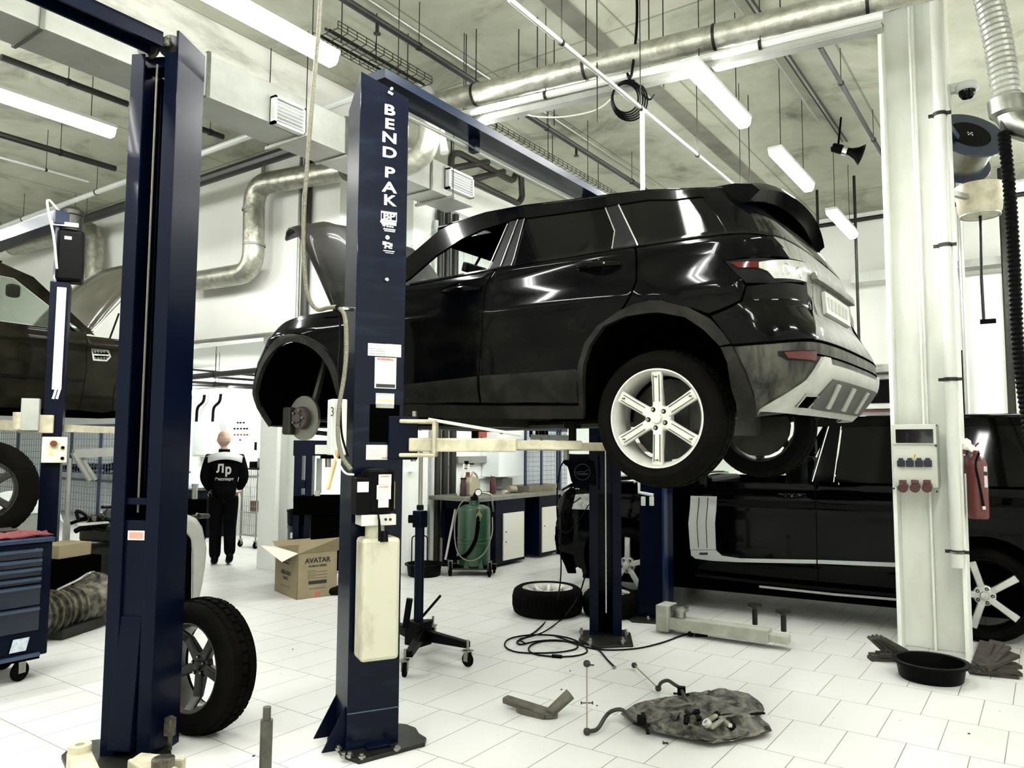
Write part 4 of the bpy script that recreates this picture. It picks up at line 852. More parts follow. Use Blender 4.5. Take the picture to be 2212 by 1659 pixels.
# door handles
for (u0, v0), (u1, v1), pr_ in [((960, 631), (1040, 624), fd), ((1250, 579), (1340, 571), rd)]:
    a, b_ = B1.cz(u0, v0), B1.cz(u1, v1); p = [B1.at(a[0]+(b_[0]-a[0])*t, a[1]+(b_[1]-a[1])*t, .012+.028*math.sin(math.pi*t)) for t in [i/8 for i in range(9)]]
    MB().tube(p, [.010, .014, .016, .017, .017, .017, .016, .014, .009], 10).build('door_handle', carp, pr_, smooth=True)
    c = ((a[0]+b_[0])/2-.02, (a[1]+b_[1])/2-.005); q = B1.at(*c, .002); n = (B1.at(*c, .1)-B1.at(*c)).normalized(); k = MB().lathe([(0, .0), (.03, .001), (.042, .004), (.046, .001), (.046, -.004)], q, n, 24); k.build('handle_cup', carp, pr_, smooth=True)
# wheels and front brake
WR, WRR = .338, .238
c = atY(1415, 903, 3.45); tyre(car, c, (0, -1, 0), WR, WRR, .225, 6, name='rear_wheel', spin=.52, face=-.005)
tyre(car, (c.x, 2*YC-3.45, c.z), (0, 1, 0), WR, WRR, .225, 6, mt=mat('wheel_dirty', (.03, .028, .024), .5, .4), name='rear_wheel', spin=.3)
MB().cyl((c.x, 3.7, c.z), (c.x, 5.0, c.z), .04).cyl((c.x, 3.63, c.z), (c.x, 3.66, c.z), .205).cyl((c.x, 5.06, c.z), (c.x, 5.09, c.z), .205).box(c.x-.1, c.x+.1, 3.9, 4.8, 1.68, 1.8).build('rear_axle', dsteel, car)
MB().cbox((c.x+.16, 3.62, c.z+.02), .09, .08, .17).build('brake_caliper', dsteel, car, bevel=.01)
h = atY(655, 903, 3.60)
bd = MB().lathe([(.055, -.0), (.158, .0), (.160, -.004), (.160, -.022), (.055, -.022)], h, (0, -1, 0), 48, closed=True).build('brake_disc', mat('disc_steel', (.22, .215, .19), .3, .9, n=(4, (.2, .19, .15), .6)), car, smooth=True, clean=True)
rust = mat('rusty_hub', (.022, .012, .009), .7, n=(20, (.015, .01, .008), .6))
MB().lathe([(.0, .055), (.03, .055), (.035, .04), (.075, .04), (.082, .03), (.082, -.01), (0, -.01)], h, (0, -1, 0), 32).build('hub', rust, bd, smooth=True)
for i in range(5): a = i*1.2566; MB().cyl(h+V((math.cos(a)*.055, -.04, math.sin(a)*.055)), h+V((math.cos(a)*.055, -.06, math.sin(a)*.055)), .008, n=8).build('stud', steel, bd)
MB().cbox(h+V((-.13, .0, -.02)), .09, .1, .2).build('caliper', dsteel, car, bevel=.015)
MB().tube([h+V((0, .05, 0)), h+V((0, .6, -.02))], .02).tube([h+V((0, .08, .05)), h+V((.04, .2, .55))], .03).bar(h+V((0, .08, -.1)), h+V((.1, .6, -.14)), .06, .03).build('suspension', dsteel, car)
MB().tube([(-4.4, 4.3, 1.76), (-3.2, 4.35, 1.74), (-2.0, 4.3, 1.76), (-1.3, 4.1, 1.8), (-1.0, 4.1, 1.83)], .03).box(-3.4, -2.9, 4.0, 4.6, 1.73, 1.8).build('exhaust', dsteel, car)
# spoiler
k = MB(); vs = []; NY = 15
for j in range(NY):
    t = 2*j/(NY-1)-1; y = YC+t*.66; dz = -.05*abs(t)**3; xr = -1.10-.05*t*t
    for dx, z in [(-.22, 2.985), (-.10, 2.985), (-.01, 2.965), (.03, 2.925), (.0, 2.90), (-.03, 2.875), (-.14, 2.88), (-.22, 2.90)]: vs.append((xr+dx, y, z+dz+.03*(1-t*t)))
k.add(vs, [(j*8+i, (j+1)*8+i, (j+1)*8+(i+1) % 8, j*8+(i+1) % 8) for j in range(NY-1) for i in range(8)]+[tuple(range(8)), tuple(range((NY-1)*8, NY*8))[::-1]])
k.build('spoiler', carp, car, smooth=True, clean=True)
# ------------------------------------------------------------------ the black car on the floor behind
suv = thing('car', 'glossy black off-road car on the floor with five-spoke silver wheels and silver side vent', 'car', (-2, 8.2, 0))
an = math.radians(6.4); sx_, sy_ = (math.cos(an), math.sin(an)), (-math.sin(an), math.cos(an))
def hw2(c, z):
    h = 1.0-.07*sstep(.55, .25, z)
    if z > 1.27: h -= (z-1.27)*.34
    h += .02*math.exp(-((z-1.12)/.05)**2)
    return h+.03*(math.exp(-((c)/.5)**2)+math.exp(-((c-3.13)/.5)**2))*sstep(1.25, .9, z)
tail2 = sm(lambda z: lerp_tab([(.3, 4.1), (1.2, 4.1), (1.9, 3.75)], z)); nose2 = sm(lambda z: lerp_tab([(.2, -.80), (.5, -.93), (.9, -.93), (1.2, -.84), (1.3, -.6)], z))
B2 = Body((-3.63+sy_[0], 7.15+sy_[1]), sx_, sy_, hw2, tail2, nose2, rt=.5, rn=.45, L=1.0); B2.z0 = .3
gp = mat('car_paint_gloss_black', (.0004, .0004, .0005), .08, coat=.11, spec=.03)
ht = [B2.cz(1354, 1231), B2.cz(2127, 1290)]
def arc2(h, r, a0=200, a1=-20, st=-10): return [(h[0]+r*math.cos(math.radians(a)), h[1]+.02+r*math.sin(math.radians(a))) for a in range(a0, a1-1, st)]
Af, Ar = (ht[0][0], .40), (ht[1][0], .40)
xs = B2.cz(1764, 1150)[0]; zb2 = 1.27
def p2(poly, name, mt=gp, par_=suv, mir=False, **k):
    panel(B2, poly, name, mt, par_, px=False, **k)
    if mir: panel(B2, poly, name, mt, par_, px=False, mir=-1, **k)
dc = B2.cz(1488, 1120)[0]; xr_ = B2.cz(1975, 1100)[0]
p2([(Af[0]+.44, .36), (dc, .36), (dc, 1.26), (-.2, 1.24), (-.55, 1.18), (-.86, 1.02), (-.86, .45)]+[q for q in arc2(Af, .46)], 'front_wing', mir=True)
p2([(dc, .36), (xs, .36), (xs, zb2), (dc, zb2)], 'front_door', mir=True)
p2([(xs, .36), (xr_, .36), (xr_, zb2), (xs, zb2)], 'rear_door', mir=True)
p2([(xr_, .36), (Ar[0]-.48, .36)]+arc2(Ar, .46)+[(4.05, .4), (4.05, zb2), (xr_, zb2)], 'rear_wing', mir=True)
NZ2 = lambda t: -.93+.45-1.0*t
for mir in (1, -1):
    panel(B2, [(-.56, .24), (-.56, .44), (-.84, .47), (-.84, .72), (NZ2(1), .72), (NZ2(1), .22), (-.9, .20)], 'front_bumper', gp, suv, px=False, mir=mir, out=.01)
    hl_ = B2.trace([(1236, 1100), (1244, 1068), (1292, 1064), (1288, 1102)])
    panel(B2, hl_, 'headlight', mat('headlight_glass', (.34, .35, .33), .1, n=(30, (.06, .06, .055), .8), coat=.5), suv, px=False, mir=mir, out=.015)
    panel(B2, [(NZ2(.75), .74), (NZ2(1), .74), (NZ2(1), 1.14), (NZ2(.75), 1.14)], 'grille', blk, suv, px=False, mir=mir)
for z in (.42, .56): panel(B2, [(NZ2(.45), z), (NZ2(.75), z), (NZ2(.75), z+.06), (NZ2(.45), z+.06)], 'bumper_slot', blkm, suv, px=False, out=.016)
# silver vent and sill trim
sv = mat('trim_silver', (.34, .355, .34), .38)
va = B2.trace([(1493, 1071), (1549, 1072), (1545, 1130), (1547, 1187), (1492, 1187), (1488, 1130)])
vt = panel(B2, va, 'side_vent', sv, suv, px=False, out=.02, gap=0, d=.05, label='silver louvred side vent')
for f in (.33, .67): q = [(va[0][0]+(va[1][0]-va[0][0])*f, va[0][1]-.01), (va[5][0]+(va[2][0]-va[5][0])*f, va[2][1]), (va[4][0]+(va[3][0]-va[4][0])*f, va[3][1]+.01)]; ribbon(B2, q, .006, 'vent_gap', blkm, vt, px=False, out=.022)
panel(B2, [(1493, 1188), (1547, 1188), (1560, 1200), (1600, 1206), (1764, 1209), (1764, 1217), (1600, 1214), (1540, 1211), (1503, 1206), (1494, 1199)], 'sill_trim', sv, suv, out=.02, gap=0, d=.05)
panel(B2, [(1767, 1209), (1955, 1216), (2085, 1220), (2085, 1228), (1955, 1225), (1767, 1217)], 'sill_trim', sv, suv, out=.02, gap=0, d=.08)
panel(B2, [(1512, 1193), (1530, 1193), (1530, 1198), (1512, 1198)], 'trim_badge', ink, suv, out=.023, gap=0, d=.05, th=.002)
ribbon(B2, [(1500, 1240), (1700, 1262), (1945, 1285)], .03, 'side_step', gp, suv, out=.05)
ribbon(B2, [(1640, 1267), (1800, 1284), (1945, 1296)], .02, 'step_edge', sv, suv, out=.0)
# greenhouse
wl_ = B2.trace([(1499, 1042), (1750, 1036), (1950, 1035)])
A0 = B2.cz(1671, 1026); P1, P2 = B2.cz(1785, 930), B2.cz(1750, 1036); R1, R2 = B2.cz(1817, 929), B2.cz(1801, 1036)
ztop = 1.80; zr = 1.87
ap_t = (P1[0]-.15, ztop)
fz = 1.29
p2([(A0[0]-.12, fz-.02), (A0[0]+.02, fz), (ap_t[0], ztop), (3.6, ztop), (3.7, zr), (ap_t[0]-.05, zr)], 'roof_rail', mir=True, gap=0)
p2([(P1[0], ztop), (P2[0], fz), (R2[0], fz), (R1[0], ztop)], 'middle_pillar', mir=True, gap=0)
p2([(R1[0]+.01, ztop), (R2[0]+.01, fz), (3.9, fz), (3.6, ztop)], 'rear_side_window', glass_d, mir=True, out=-.006, gap=0)
p2([(A0[0]+.05, fz), (P2[0], fz), (P1[0], ztop), (ap_t[0], ztop)], 'front_side_window', glass, mir=True, out=-.006, gap=0, th=.004)
for a, b_ in [((P1[0]+.02, ztop), (P2[0]+.02, fz)), ((R1[0], ztop), (R2[0], fz))]: ribbon(B2, [a, b_], .008, 'window_trim', steel, suv, px=False, out=.004)
k = MB(); vs = []; cs = [ap_t[0]-.05+i*(3.7-ap_t[0]+.05)/8 for i in range(9)]
for c in cs:
    a, b_ = B2.at(c, zr), B2.at(c, zr, 0, -1)
    for j in range(9): q = a.lerp(b_, j/8); q.z += .04*(1-(j/4-1)**4); vs.append(q)
k.add(vs, [(i*9+j, i*9+9+j, i*9+10+j, i*9+j+1) for i in range(8) for j in range(8)]).build('roof', gp, suv, smooth=True, clean='keep', solid=.02, off=0)
k = MB(); vs = []
for c, z in [(-.80, 1.12), (-.6, 1.19), (-.3, 1.24), (.1, 1.27), (.62, 1.285)]:
    a, b_ = B2.at(c, min(z, 1.255)), B2.at(c, min(z, 1.255), 0, -1)
    for j in range(9): q = a.lerp(b_, j/8); q.z = z+.03*(1-(j/4-1)**4); vs.append(q)
k.add(vs, [(i*9+j, i*9+9+j, i*9+10+j, i*9+j+1) for i in range(4) for j in range(8)]).build('bonnet', gp, suv, smooth=True, clean='keep', solid=.02, off=0)
k = MB(); a, b_, c, d = B2.at(.62, 1.27), B2.at(.62, 1.27, 0, -1), B2.at(ap_t[0]-.05, zr, 0, -1), B2.at(ap_t[0]-.05, zr)
k.add([a, b_, c, d], [(0, 1, 2, 3)]).build('windscreen', glass, suv)
b = MB()
def L2(c, y, z): return B2.o+B2.ex*c+B2.ey*y+V((0, 0, z))
def bx2(c0, c1, y0, y1, z0, z1, name, mt, par_=None, **k): return MB().obox(L2(c0, y0, z0), B2.ex*(c1-c0), B2.ey*(y1-y0), V((0, 0, z1-z0))).build(name, mt, par_ or suv, **k)
bx2(-.5, 3.9, -.9, .9, .20, .40, 'floor_pan', blkm); bx2(.4, 3.9, -.9, .9, .4, 1.0, 'cabin_core', blkm); bx2(-.7, .5, -.5, .5, .4, 1.1, 'engine_block', blkm); bx2(.5, .8, -.85, .85, 1.0, 1.28, 'dashboard', blk, bevel=.04)
for y in (-.45, .45):
    st = bx2(1.55, 1.7, y-.24, y+.24, 1.0, 1.5, 'seat', blk, bevel=.05); bx2(1.6, 1.7, y-.13, y+.13, 1.52, 1.72, 'headrest', blk, st, bevel=.04)
for A_ in (Af, Ar):
    for mir in (1, -1):
        k = MB(); q = [B2.at(c, z, -.01, mir) for c, z in arc2(A_, .46)]; n = len(q); i2 = [p+B2.ey*.38*mir for p in q]
        k.add(q+i2, [(i, i+1, i+1+n, i+n) for i in range(n-1)]+[tuple(range(n, 2*n))]).build('wheel_liner', blkm, suv, clean=True)
        panel(B2, arc2(A_, .46)+arc2(A_, .51)[::-1], 'wheel_arch_trim', gp, suv, px=False, gap=0, out=.02, mir=mir)
for i, (A_, h) in enumerate(((Af, ht[0]), (Ar, ht[1]))):
    for mir in (1, -1):
        q = L2(h[0], -1.0*mir, .385)
        tyre(suv, q, -B2.ey*mir, .385, .293, .25, 5, name='wheel', style='five', spin=[.35, .02][i], mt=mat('wheel_bright', (.45, .46, .43), .3, .5), rimm=blk, sw=.85)
for i in range(1):
    p = [B2.at(*B2.cz(1679+(1743-1679)*t, 1072), .01+.03*math.sin(math.pi*t)) for t in [j/6 for j in range(7)]]; MB().tube(p, [.009, .013, .014, .014, .014, .013, .009], 8).build('door_handle', gp, suv, smooth=True)
ribbon(B2, [(1683, 1067), (1743, 1067)], .006, 'handle_trim', chrome, suv, out=.03)
q = L2(.85, -1.03, 1.27); MB().cbox(q, .12, .2, .14, an).build('door_mirror', gp, suv, bevel=.04)
q = atY(2137, 905, 8.4); MB().prism([q+V((-.06, 0, -.03)), q+V((.07, 0, -.03)), q+V((.06, 0, .03))], (0, .02, 0)).build('roof_aerial', gp, suv)
# ------------------------------------------------------------------ the brown-black car on the side lift
lc = thing('car', 'brown-black off-road car on the side lift, bonnet open, hexagon mesh vent on its wing', 'car', (-9.3, 3.6, 1.9))
def hw3(c, z):
    h = .95-.08*sstep(2.1, 1.9, z)
    if z > 2.80: h -= (z-2.80)*.38
    return h+.02*math.exp(-((z-2.66)/.05)**2)
tail3 = sm(lambda z: lerp_tab([(1.9, -.9), (2.9, -.9), (3.5, -1.2)], z)); nose3 = sm(lambda z: lerp_tab([(1.9, -5.3), (2.3, -5.4), (2.8, -5.3)], z))
B3 = Body((-9.3, 0), (0, -1), (-1, 0), hw3, tail3, nose3, rt=.45, rn=.5, L=1.0); B3.z0 = 2.0
bp_ = paint('car_paint_brown', (.004, .0036, .0023), (.024, .022, .014), .6, .2)
T3 = B3.trace
A3 = [(-4.78+.50*math.cos(math.radians(a)), 2.12+.48*math.sin(math.radians(a))) for a in range(200, -24, -10)]
A3i = [(-4.78+.45*math.cos(math.radians(a)), 2.12+.43*math.sin(math.radians(a))) for a in range(200, -24, -10)]
dl = T3([(188, 747), (187, 798), (176, 861)])
for mir in (1, -1):
    panel(B3, [(dl[0][0], 2.75)]+dl+[(dl[2][0], 1.95), (-4.2, 1.93)]+A3[::-1]+[(-5.3, 2.1), (-5.3, 2.62), (-4.9, 2.70), (-4.3, 2.75)], 'front_wing', bp_, lc, px=False, mir=mir)
    panel(B3, [(dl[0][0], 2.78)]+dl+[(dl[2][0], 1.95), (-2.75, 1.95), (-2.75, 2.80)], 'front_door', bp_, lc, px=False, mir=mir)
    panel(B3, [(-2.75, 2.80), (-2.75, 1.95), (-1., 1.95), (-1., 2.8)], 'rear_door', bp_, lc, px=False, mir=mir)
    panel(B3, [(-4.05, 2.76), (-3.92, 2.79), (-3.32, 3.28), (-1.3, 3.35), (-1.3, 3.45), (-3.2, 3.42), (-3.5, 3.32)], 'roof_rail', bp_, lc, px=False, mir=mir, gap=0)
    panel(B3, [(-2.8, 2.79), (-2.7, 2.79), (-2.7, 3.32), (-2.8, 3.32)], 'middle_pillar', blk, lc, px=False, mir=mir, gap=0)
    panel(B3, A3+A3i[::-1], 'wheel_arch_trim', carb, lc, px=False, gap=0, out=.012, mir=mir)
    k = MB(); q = [B3.at(c, z, -.01, mir) for c, z in A3i]; n = len(q); i2 = [p+B3.ey*.35*mir for p in q]; k.add(q+i2, [(i, i+1, i+1+n, i+n) for i in range(n-1)]+[tuple(range(n, 2*n))]).build('wheel_liner', blkm, lc, clean=True)
panel(B3, [(-3.9, 2.80), (-2.82, 2.80), (-2.82, 3.30), (-3.3, 3.26)], 'front_side_window', glass, lc, px=False, gap=0, out=-.006, th=.004)
k = MB(); a, b_, c, d = B3.at(-4.02, 2.78), B3.at(-4.02, 2.78, 0, -1), B3.at(-3.25, 3.42, 0, -1), B3.at(-3.25, 3.42); k.add([a, b_, c, d], [(0, 1, 2, 3)]).build('windscreen', glass, lc)
k = MB(); vs = []
for c in (-3.22, -2.6, -2, -1.4):
    a, b_ = B3.at(c, 3.43), B3.at(c, 3.43, 0, -1)
    for j in range(7): q = a.lerp(b_, j/6); q.z += .05*(1-(j/3-1)**2); vs.append(q)
k.add(vs, [(i*7+j, i*7+7+j, i*7+8+j, i*7+j+1) for i in range(3) for j in range(6)]).build('roof', bp_, lc, smooth=True, solid=.02, off=0)
vp = T3([(196, 753), (234, 756), (239, 771), (230, 781), (200, 779)])
vn = panel(B3, vp, 'wing_vent', steel, lc, px=False, out=.012, gap=0, d=.04, label='silver framed mesh vent')
panel(B3, inset(vp, .018), 'vent_mesh', blkm, vn, px=False, out=.014, gap=0, d=.04, th=.003)
ribbon(B3, [(197, 766), (237, 768)], .018, 'vent_bar', steel, vn, out=.018)
for i in range(5):
    for v in (760, 774): c, z = B3.cz(204+i*6.5, v); MB().lathe([(.008, 0), (.011, 0), (.011, .004), (.008, .004)], B3.at(c, z, .016), (1, 0, 0), 6, closed=True).build('vent_mesh_cell', steel, vn)
ribbon(B3, [(0, 726), (90, 733), (150, 741), (258, 757)], .01, 'shoulder_trim', bp_, lc, out=.01)
ribbon(B3, [(0, 810), (76, 815), (180, 822)], .03, 'door_moulding', blk, lc, out=.012)
MB().box(-10.1, -8.45, 1.1, 5.0, 1.92, 2.05).build('floor_pan', blkm, lc); MB().box(-10.1, -8.5, 3.75, 3.95, 2.1, 2.8).build('dashboard', blk, lc, bevel=.04)
MB().box(-9.9, -8.7, 4.1, 5.1, 2.1, 2.6).build('engine_bay', blkm, lc)
for x_ in (-8.8, -9.8):
    st = MB().cbox((x_, 2.6, 2.65), .46, .13, .6, 0, -.2).build('seat', blk, lc, bevel=.05); MB().cbox((x_, 2.52, 3.05), .25, .1, .18).build('headrest', blk, st, bevel=.04)
q = atX(28, 628, -8.9); MB().cbox(q, .1, .12, .14, .4).build('interior_mirror', blk, lc, bevel=.03)
k = MB(); hp = V((-8.40, 4.02, 2.78)); dr = V((0, .62, .785)); nr = V((0, -.785, .62)); vs = []
for i in range(12):
    s_ = i/11
    for j in range(13): t = j/12; p = hp+dr*1.15*s_+nr*(.08*math.sin(math.pi*t)+.04*math.sin(math.pi*s_))+V((-1.75*t, 0, 0)); vs.append(p)
k.add(vs, [(i*13+j, (i+1)*13+j, (i+1)*13+j+1, i*13+j+1) for i in range(11) for j in range(12)]).build('bonnet', mat('bonnet_brown', (.03, .027, .018), .25, n=(5, (.08, .075, .052), .7), coat=.5), lc, smooth=True, clean='keep', solid=.025, off=0)
MB().tube([hp+dr*.03+V((.02, 0, 0)), hp+dr*1.12+V((.02, 0, 0))], .012).build('bonnet_edge', chrome, lc)
MB().cyl((-8.45, 4.25, 2.72), (-8.45, 4.35, 3.05), .01).build('gas_strut', blk, lc)
MB().tube([(-8.5, 3.72, 2.95), (-8.45, 3.9, 2.78), (-8.42, 4.0, 2.74)], .016).build('wiper_arm', blk, lc)
MB().cyl((-8.55, 4.78, 2.1), (-8.95, 4.78, 2.1), .16).build('hub', dsteel, lc)
# ------------------------------------------------------------------ loose wheels
def wheel_thing(label, c, ax, R, r, wd, n, **k):
    loc = (c[0], c[1], 0); t = thing('wheel', label, 'wheel', loc); tyre(t, c, ax, R, r, wd, n, name='tyre', **k); return t
c = atZ(1183, 1268, .245); c = V((c.x, c.y, .245))
wheel_thing('wheel lying flat on the floor, pale silver rim facing up', c, (0, 0, 1), .335, .235, .24, 10, style='ten', face=-.03, sw=.6, spin=.2)
c2 = c+V((.53, .28, -.03)); c2.z = .22; wheel_thing('second wheel lying flat, mostly hidden beside the flat one with the pale rim', c2, (0, 0, 1), .26, .18, .215, 6, spin=.3)
# big off-road wheel leaning behind the near column
off = mat('offroad_rim', (.09, .087, .07), .4, .5, n=(6, (.02, .02, .016), .7))
ctr = D_ = None
cc = V((-3.97, 2.505, 0)); axw = V((.10, -.99, .05)).normalized(); Rb = .36
cc.z = Rb+.01
wt_ = thing('wheel', 'big off-road wheel with knobbly tread standing upright behind the nearest lift column', 'wheel', (cc.x, cc.y, 0))
tyre(wt_, cc, axw, Rb, .235, .205, 5, mt=mat('offroad_spoke', (.004, .004, .0035), .4, .3), rimm=off, name='tyre', style='five', face=-.06, tread=40, knob=.006, spin=.9, sw=1.1)
# ------------------------------------------------------------------ person
def skin(vs, ed, rad, name, mt, parent, sub=2, root=0):
    me = bpy.data.meshes.new(name); me.from_pydata([tuple(v) for v in vs], ed, []); me.materials.append(mt)
    o = bpy.data.objects.new(name, me); COL.objects.link(o); q = o.modifiers.new('skin', 'SKIN'); q.use_smooth_shade = True
    L = me.skin_vertices[0].data if me.skin_vertices else None
    if L is None:
        bm = bmesh.new(); bm.from_mesh(me); bm.verts.layers.skin.verify(); bm.to_mesh(me); bm.free(); L = me.skin_vertices[0].data
    for i, r in enumerate(rad): L[i].radius = r if isinstance(r, tuple) else (r, r); L[i].use_root = (i == root)
    s = o.modifiers.new('sub', 'SUBSURF'); s.levels = sub; s.render_levels = sub; par(o, parent); return o
PP = atZ(478, 1219); fa = math.radians(146); FD = V((math.cos(fa), math.sin(fa), 0)); RD = V((math.sin(fa), -math.cos(fa), 0))
def pv(a, b, z): return PP+RD*a+FD*b+V((0, 0, z))
man = thing('person', 'bald person seen from behind, black work jacket with grey shoulders, walking with hands in pockets', 'person', PP)
skinm = mat('skin', (.36, .235, .175), .6, n=(9, (.29, .175, .13), .6)); clothm = mat('black_cloth', (.0012, .0012, .0014), .9, n=(12, (.004, .004, .0045), .5), spec=.03); greyc = mat('grey_cloth', (.40, .405, .40), .9, n=(14, (.32, .325, .32), .5)); hairm = mat('grey_hair', (.33, .23, .17), .9)
bv = [pv(0, 0, .95), pv(0, .0, 1.15), pv(0, 0, 1.38), pv(-.01, .01, 1.50), pv(-.02, .03, 1.58),
      pv(-.09, 0, .88), pv(-.08, .04, .50), pv(-.08, .0, .12), pv(.09, 0, .88), pv(.085, .0, .50), pv(.10, -.10, .15),
      pv(-.19, 0, 1.40), pv(-.24, -.04, 1.14), pv(-.15, .10, .97), pv(.19, 0, 1.40), pv(.25, -.03, 1.14), pv(.18, .11, .97)]
be = [(0, 1), (1, 2), (2, 3), (3, 4), (0, 5), (5, 6), (6, 7), (0, 8), (8, 9), (9, 10), (2, 11), (11, 12), (12, 13), (2, 14), (14, 15), (15, 16)]
body = skin(bv, be, [.09, .09, .07, .048, .055, .06, .045, .03, .06, .045, .03, .05, .036, .026, .05, .036, .026], 'body', skinm, man)
# head with face and ears
k = MB(); vs = []; hc = pv(-.02, .045, 1.665); ht_ = -.25; hf = (FD*math.cos(.35)-RD*math.sin(.35)); hr = V((-hf.y, hf.x, 0))*-1
NI, NJ = 16, 24
for i in range(NI+1):
    th = math.pi*i/NI
    for j in range(NJ):
        ph = 2*math.pi*j/NJ; x = math.sin(th)*math.cos(ph); y = math.sin(th)*math.sin(ph); z = math.cos(th)
        rx, ry, rz = .084, .100, .115
        if z < 0: rx *= 1-.28*z*z; ry *= 1-.12*z*z
        fwd = max(0, y)
        ry2 = ry+(.016*math.exp(-((z+.18)/.16)**2)*math.exp(-(x/.16)**2) if y > 0 else 0)-(.008*math.exp(-((z-.05)/.1)**2)*math.exp(-((abs(x)-.35)/.15)**2) if y > 0 else 0)
        vs.append(hc+hr*x*rx+hf*(y*ry2)+V((0, 0, z*rz)))
fs = [(i*NJ+j, i*NJ+(j+1) % NJ, (i+1)*NJ+(j+1) % NJ, (i+1)*NJ+j) for i in range(NI) for j in range(NJ)]
head = k.add(vs, fs).build('head', skinm, man, smooth=True, clean=True)
for sd in (-1, 1):
    MB().lathe([(0, -.006), (.02, -.008), (.03, 0), (.022, .008), (0, .004)], hc+hr*sd*.080+hf*(-.005)+V((0, 0, -.015)), hr*sd+hf*-.3, 14).build('ear', skinm, head, smooth=True)
    MB().lathe([(0, .004), (.010, .002), (.012, -.004)], hc+hr*sd*.032+hf*.088+V((0, 0, .008)), hf, 10).build('eye', whitep, head, smooth=True)
MB().bar(hc+hr*-.022+hf*.092+V((0, 0, -.065)), hc+hr*.022+hf*.092+V((0, 0, -.065)), .008, .010).build('mouth', mat('lips', (.35, .15, .12), .6), head)
k = MB(); vs = []
for i in range(5):
    z = -.045+.075*i/4
    for j in range(15):
        ph = math.radians(188+164*j/14); q = math.sqrt(max(0, 1-(z/.118)**2)); w_ = 1-.28*(z/.118)**2 if z < 0 else 1
        vs.append(hc+hr*math.cos(ph)*.080*q*w_+hf*math.sin(ph)*.100*q+V((0, 0, z)))
k.add(vs, [(i*15+j, i*15+j+1, i*15+16+j, i*15+15+j) for i in range(4) for j in range(14)]).build('hair', hairm, head, smooth=True, solid=.004, off=1)
# clothes
jv = [pv(0, 0, .80), pv(0, -.0, 1.06), pv(0, -.01, 1.33), pv(0, 0, 1.455), pv(-.20, 0, 1.40), pv(-.25, -.05, 1.14), pv(-.17, .07, .985), pv(.20, 0, 1.40), pv(.255, -.04, 1.14), pv(.19, .08, .985)]
skin(jv, [(0, 1), (1, 2), (2, 3), (2, 4), (4, 5), (5, 6), (2, 7), (7, 8), (8, 9)], [(.185, .15), (.195, .155), (.20, .16), .085, .088, .070, .054, .088, .070, .054], 'jacket', clothm, man)
k = MB(); vs = []
for i in range(9):
    t = i/8
    for j in range(17):
        u = 2*j/16-1; a = u*.235; z = 1.49-.06*abs(u)**2-.095*t+.0*u; b_ = -.035-.15*(1-(abs(u))**2.4)*(.35+.65*math.sin(min(1, t*1.3)*math.pi/2)); vs.append(pv(a, b_*.98-.012, z))
k.add(vs, [(i*17+j, i*17+j+1, i*17+18+j, i*17+17+j) for i in range(8) for j in range(16)]).build('shoulder_yoke', greyc, man, smooth=True, solid=.012, off=0)
MB().lathe([(.062, .0), (.075, .01), (.072, .055), (.060, .055)], pv(-.01, .0, 1.475), (0, 0, 1), 20, closed=True).build('collar', clothm, man, smooth=True)
tv = [pv(0, 0, 1.0), pv(-.095, 0, .84), pv(-.09, .04, .50), pv(-.085, .0, .06), pv(.095, 0, .84), pv(.09, 0, .50), pv(.10, -.10, .11)]
skin(tv, [(0, 1), (1, 2), (2, 3), (0, 4), (4, 5), (5, 6)], [(.15, .135), .115, .088, .078, .115, .088, .076], 'trousers', clothm, man)
for a, b_, z, ln in [(-.085, 0, .05, .0), (.10, -.10, .075, .25)]:
    skin([pv(a, b_-.03, z+.10), pv(a, b_-.02, z), pv(a-.01, b_+.09, z-.012-ln*.02), pv(a-.02, b_+.17, z-.02-ln*.12)], [(0, 1), (1, 2), (2, 3)], [.055, .05, .048, .036], 'boot', blk, man)
def hand(c, dr, up, sd, parent):
    c, dr, up, sd = V(c), V(dr).normalized(), V(up).normalized(), V(sd).normalized()
    vs = [c, c+dr*.05]; ed = [(0, 1)]; rad = [(.030, .018), (.036, .016)]
    for i, (o_, L, cu) in enumerate([(-.028, .068, .3), (-.009, .078, .4), (.010, .072, .5), (.028, .055, .6)]):
        n = len(vs); vs += [c+dr*.088+sd*o_, c+dr*(.088+L*.5)+sd*o_*1.05-up*cu*.012, c+dr*(.088+L*.85)+sd*o_*1.05-up*cu*.04]; ed += [(1, n), (n, n+1), (n+1, n+2)]; rad += [.0095, .0085, .007]
    n = len(vs); vs += [c+dr*.03-sd*.045, c+dr*.06-sd*.062, c+dr*.088-sd*.066]; ed += [(0, n), (n, n+1), (n+1, n+2)]; rad += [.012, .010, .008]
    return skin(vs, ed, rad, 'hand', skinm, parent, 1)
hand(pv(-.155, .085, .965), (RD*.45-V((0, 0, 1))+FD*.15), -FD, RD, man); hand(pv(.18, .11, .965), (-RD*.3-V((0, 0, 1))+FD*.2), FD, -RD, man)
FJ = Face((PP-FD*.185)[:2], math.degrees(math.atan2(RD.y, RD.x))); q0 = 0
wg = mat('print_light', (.36, .36, .34), .8)
words('Л', FJ, -.055, 1.27, .145, wg, man, 'back_logo', out=.012, bold=.006, sx=.9); words('р', FJ, .045, 1.255, .16, wg, man, 'back_logo', out=.012, bold=.007, sx=.8)
words('Эксперт', FJ, 0, 1.135, .05, wg, man, 'back_lettering', out=.016, bold=.0014, sx=1.15)
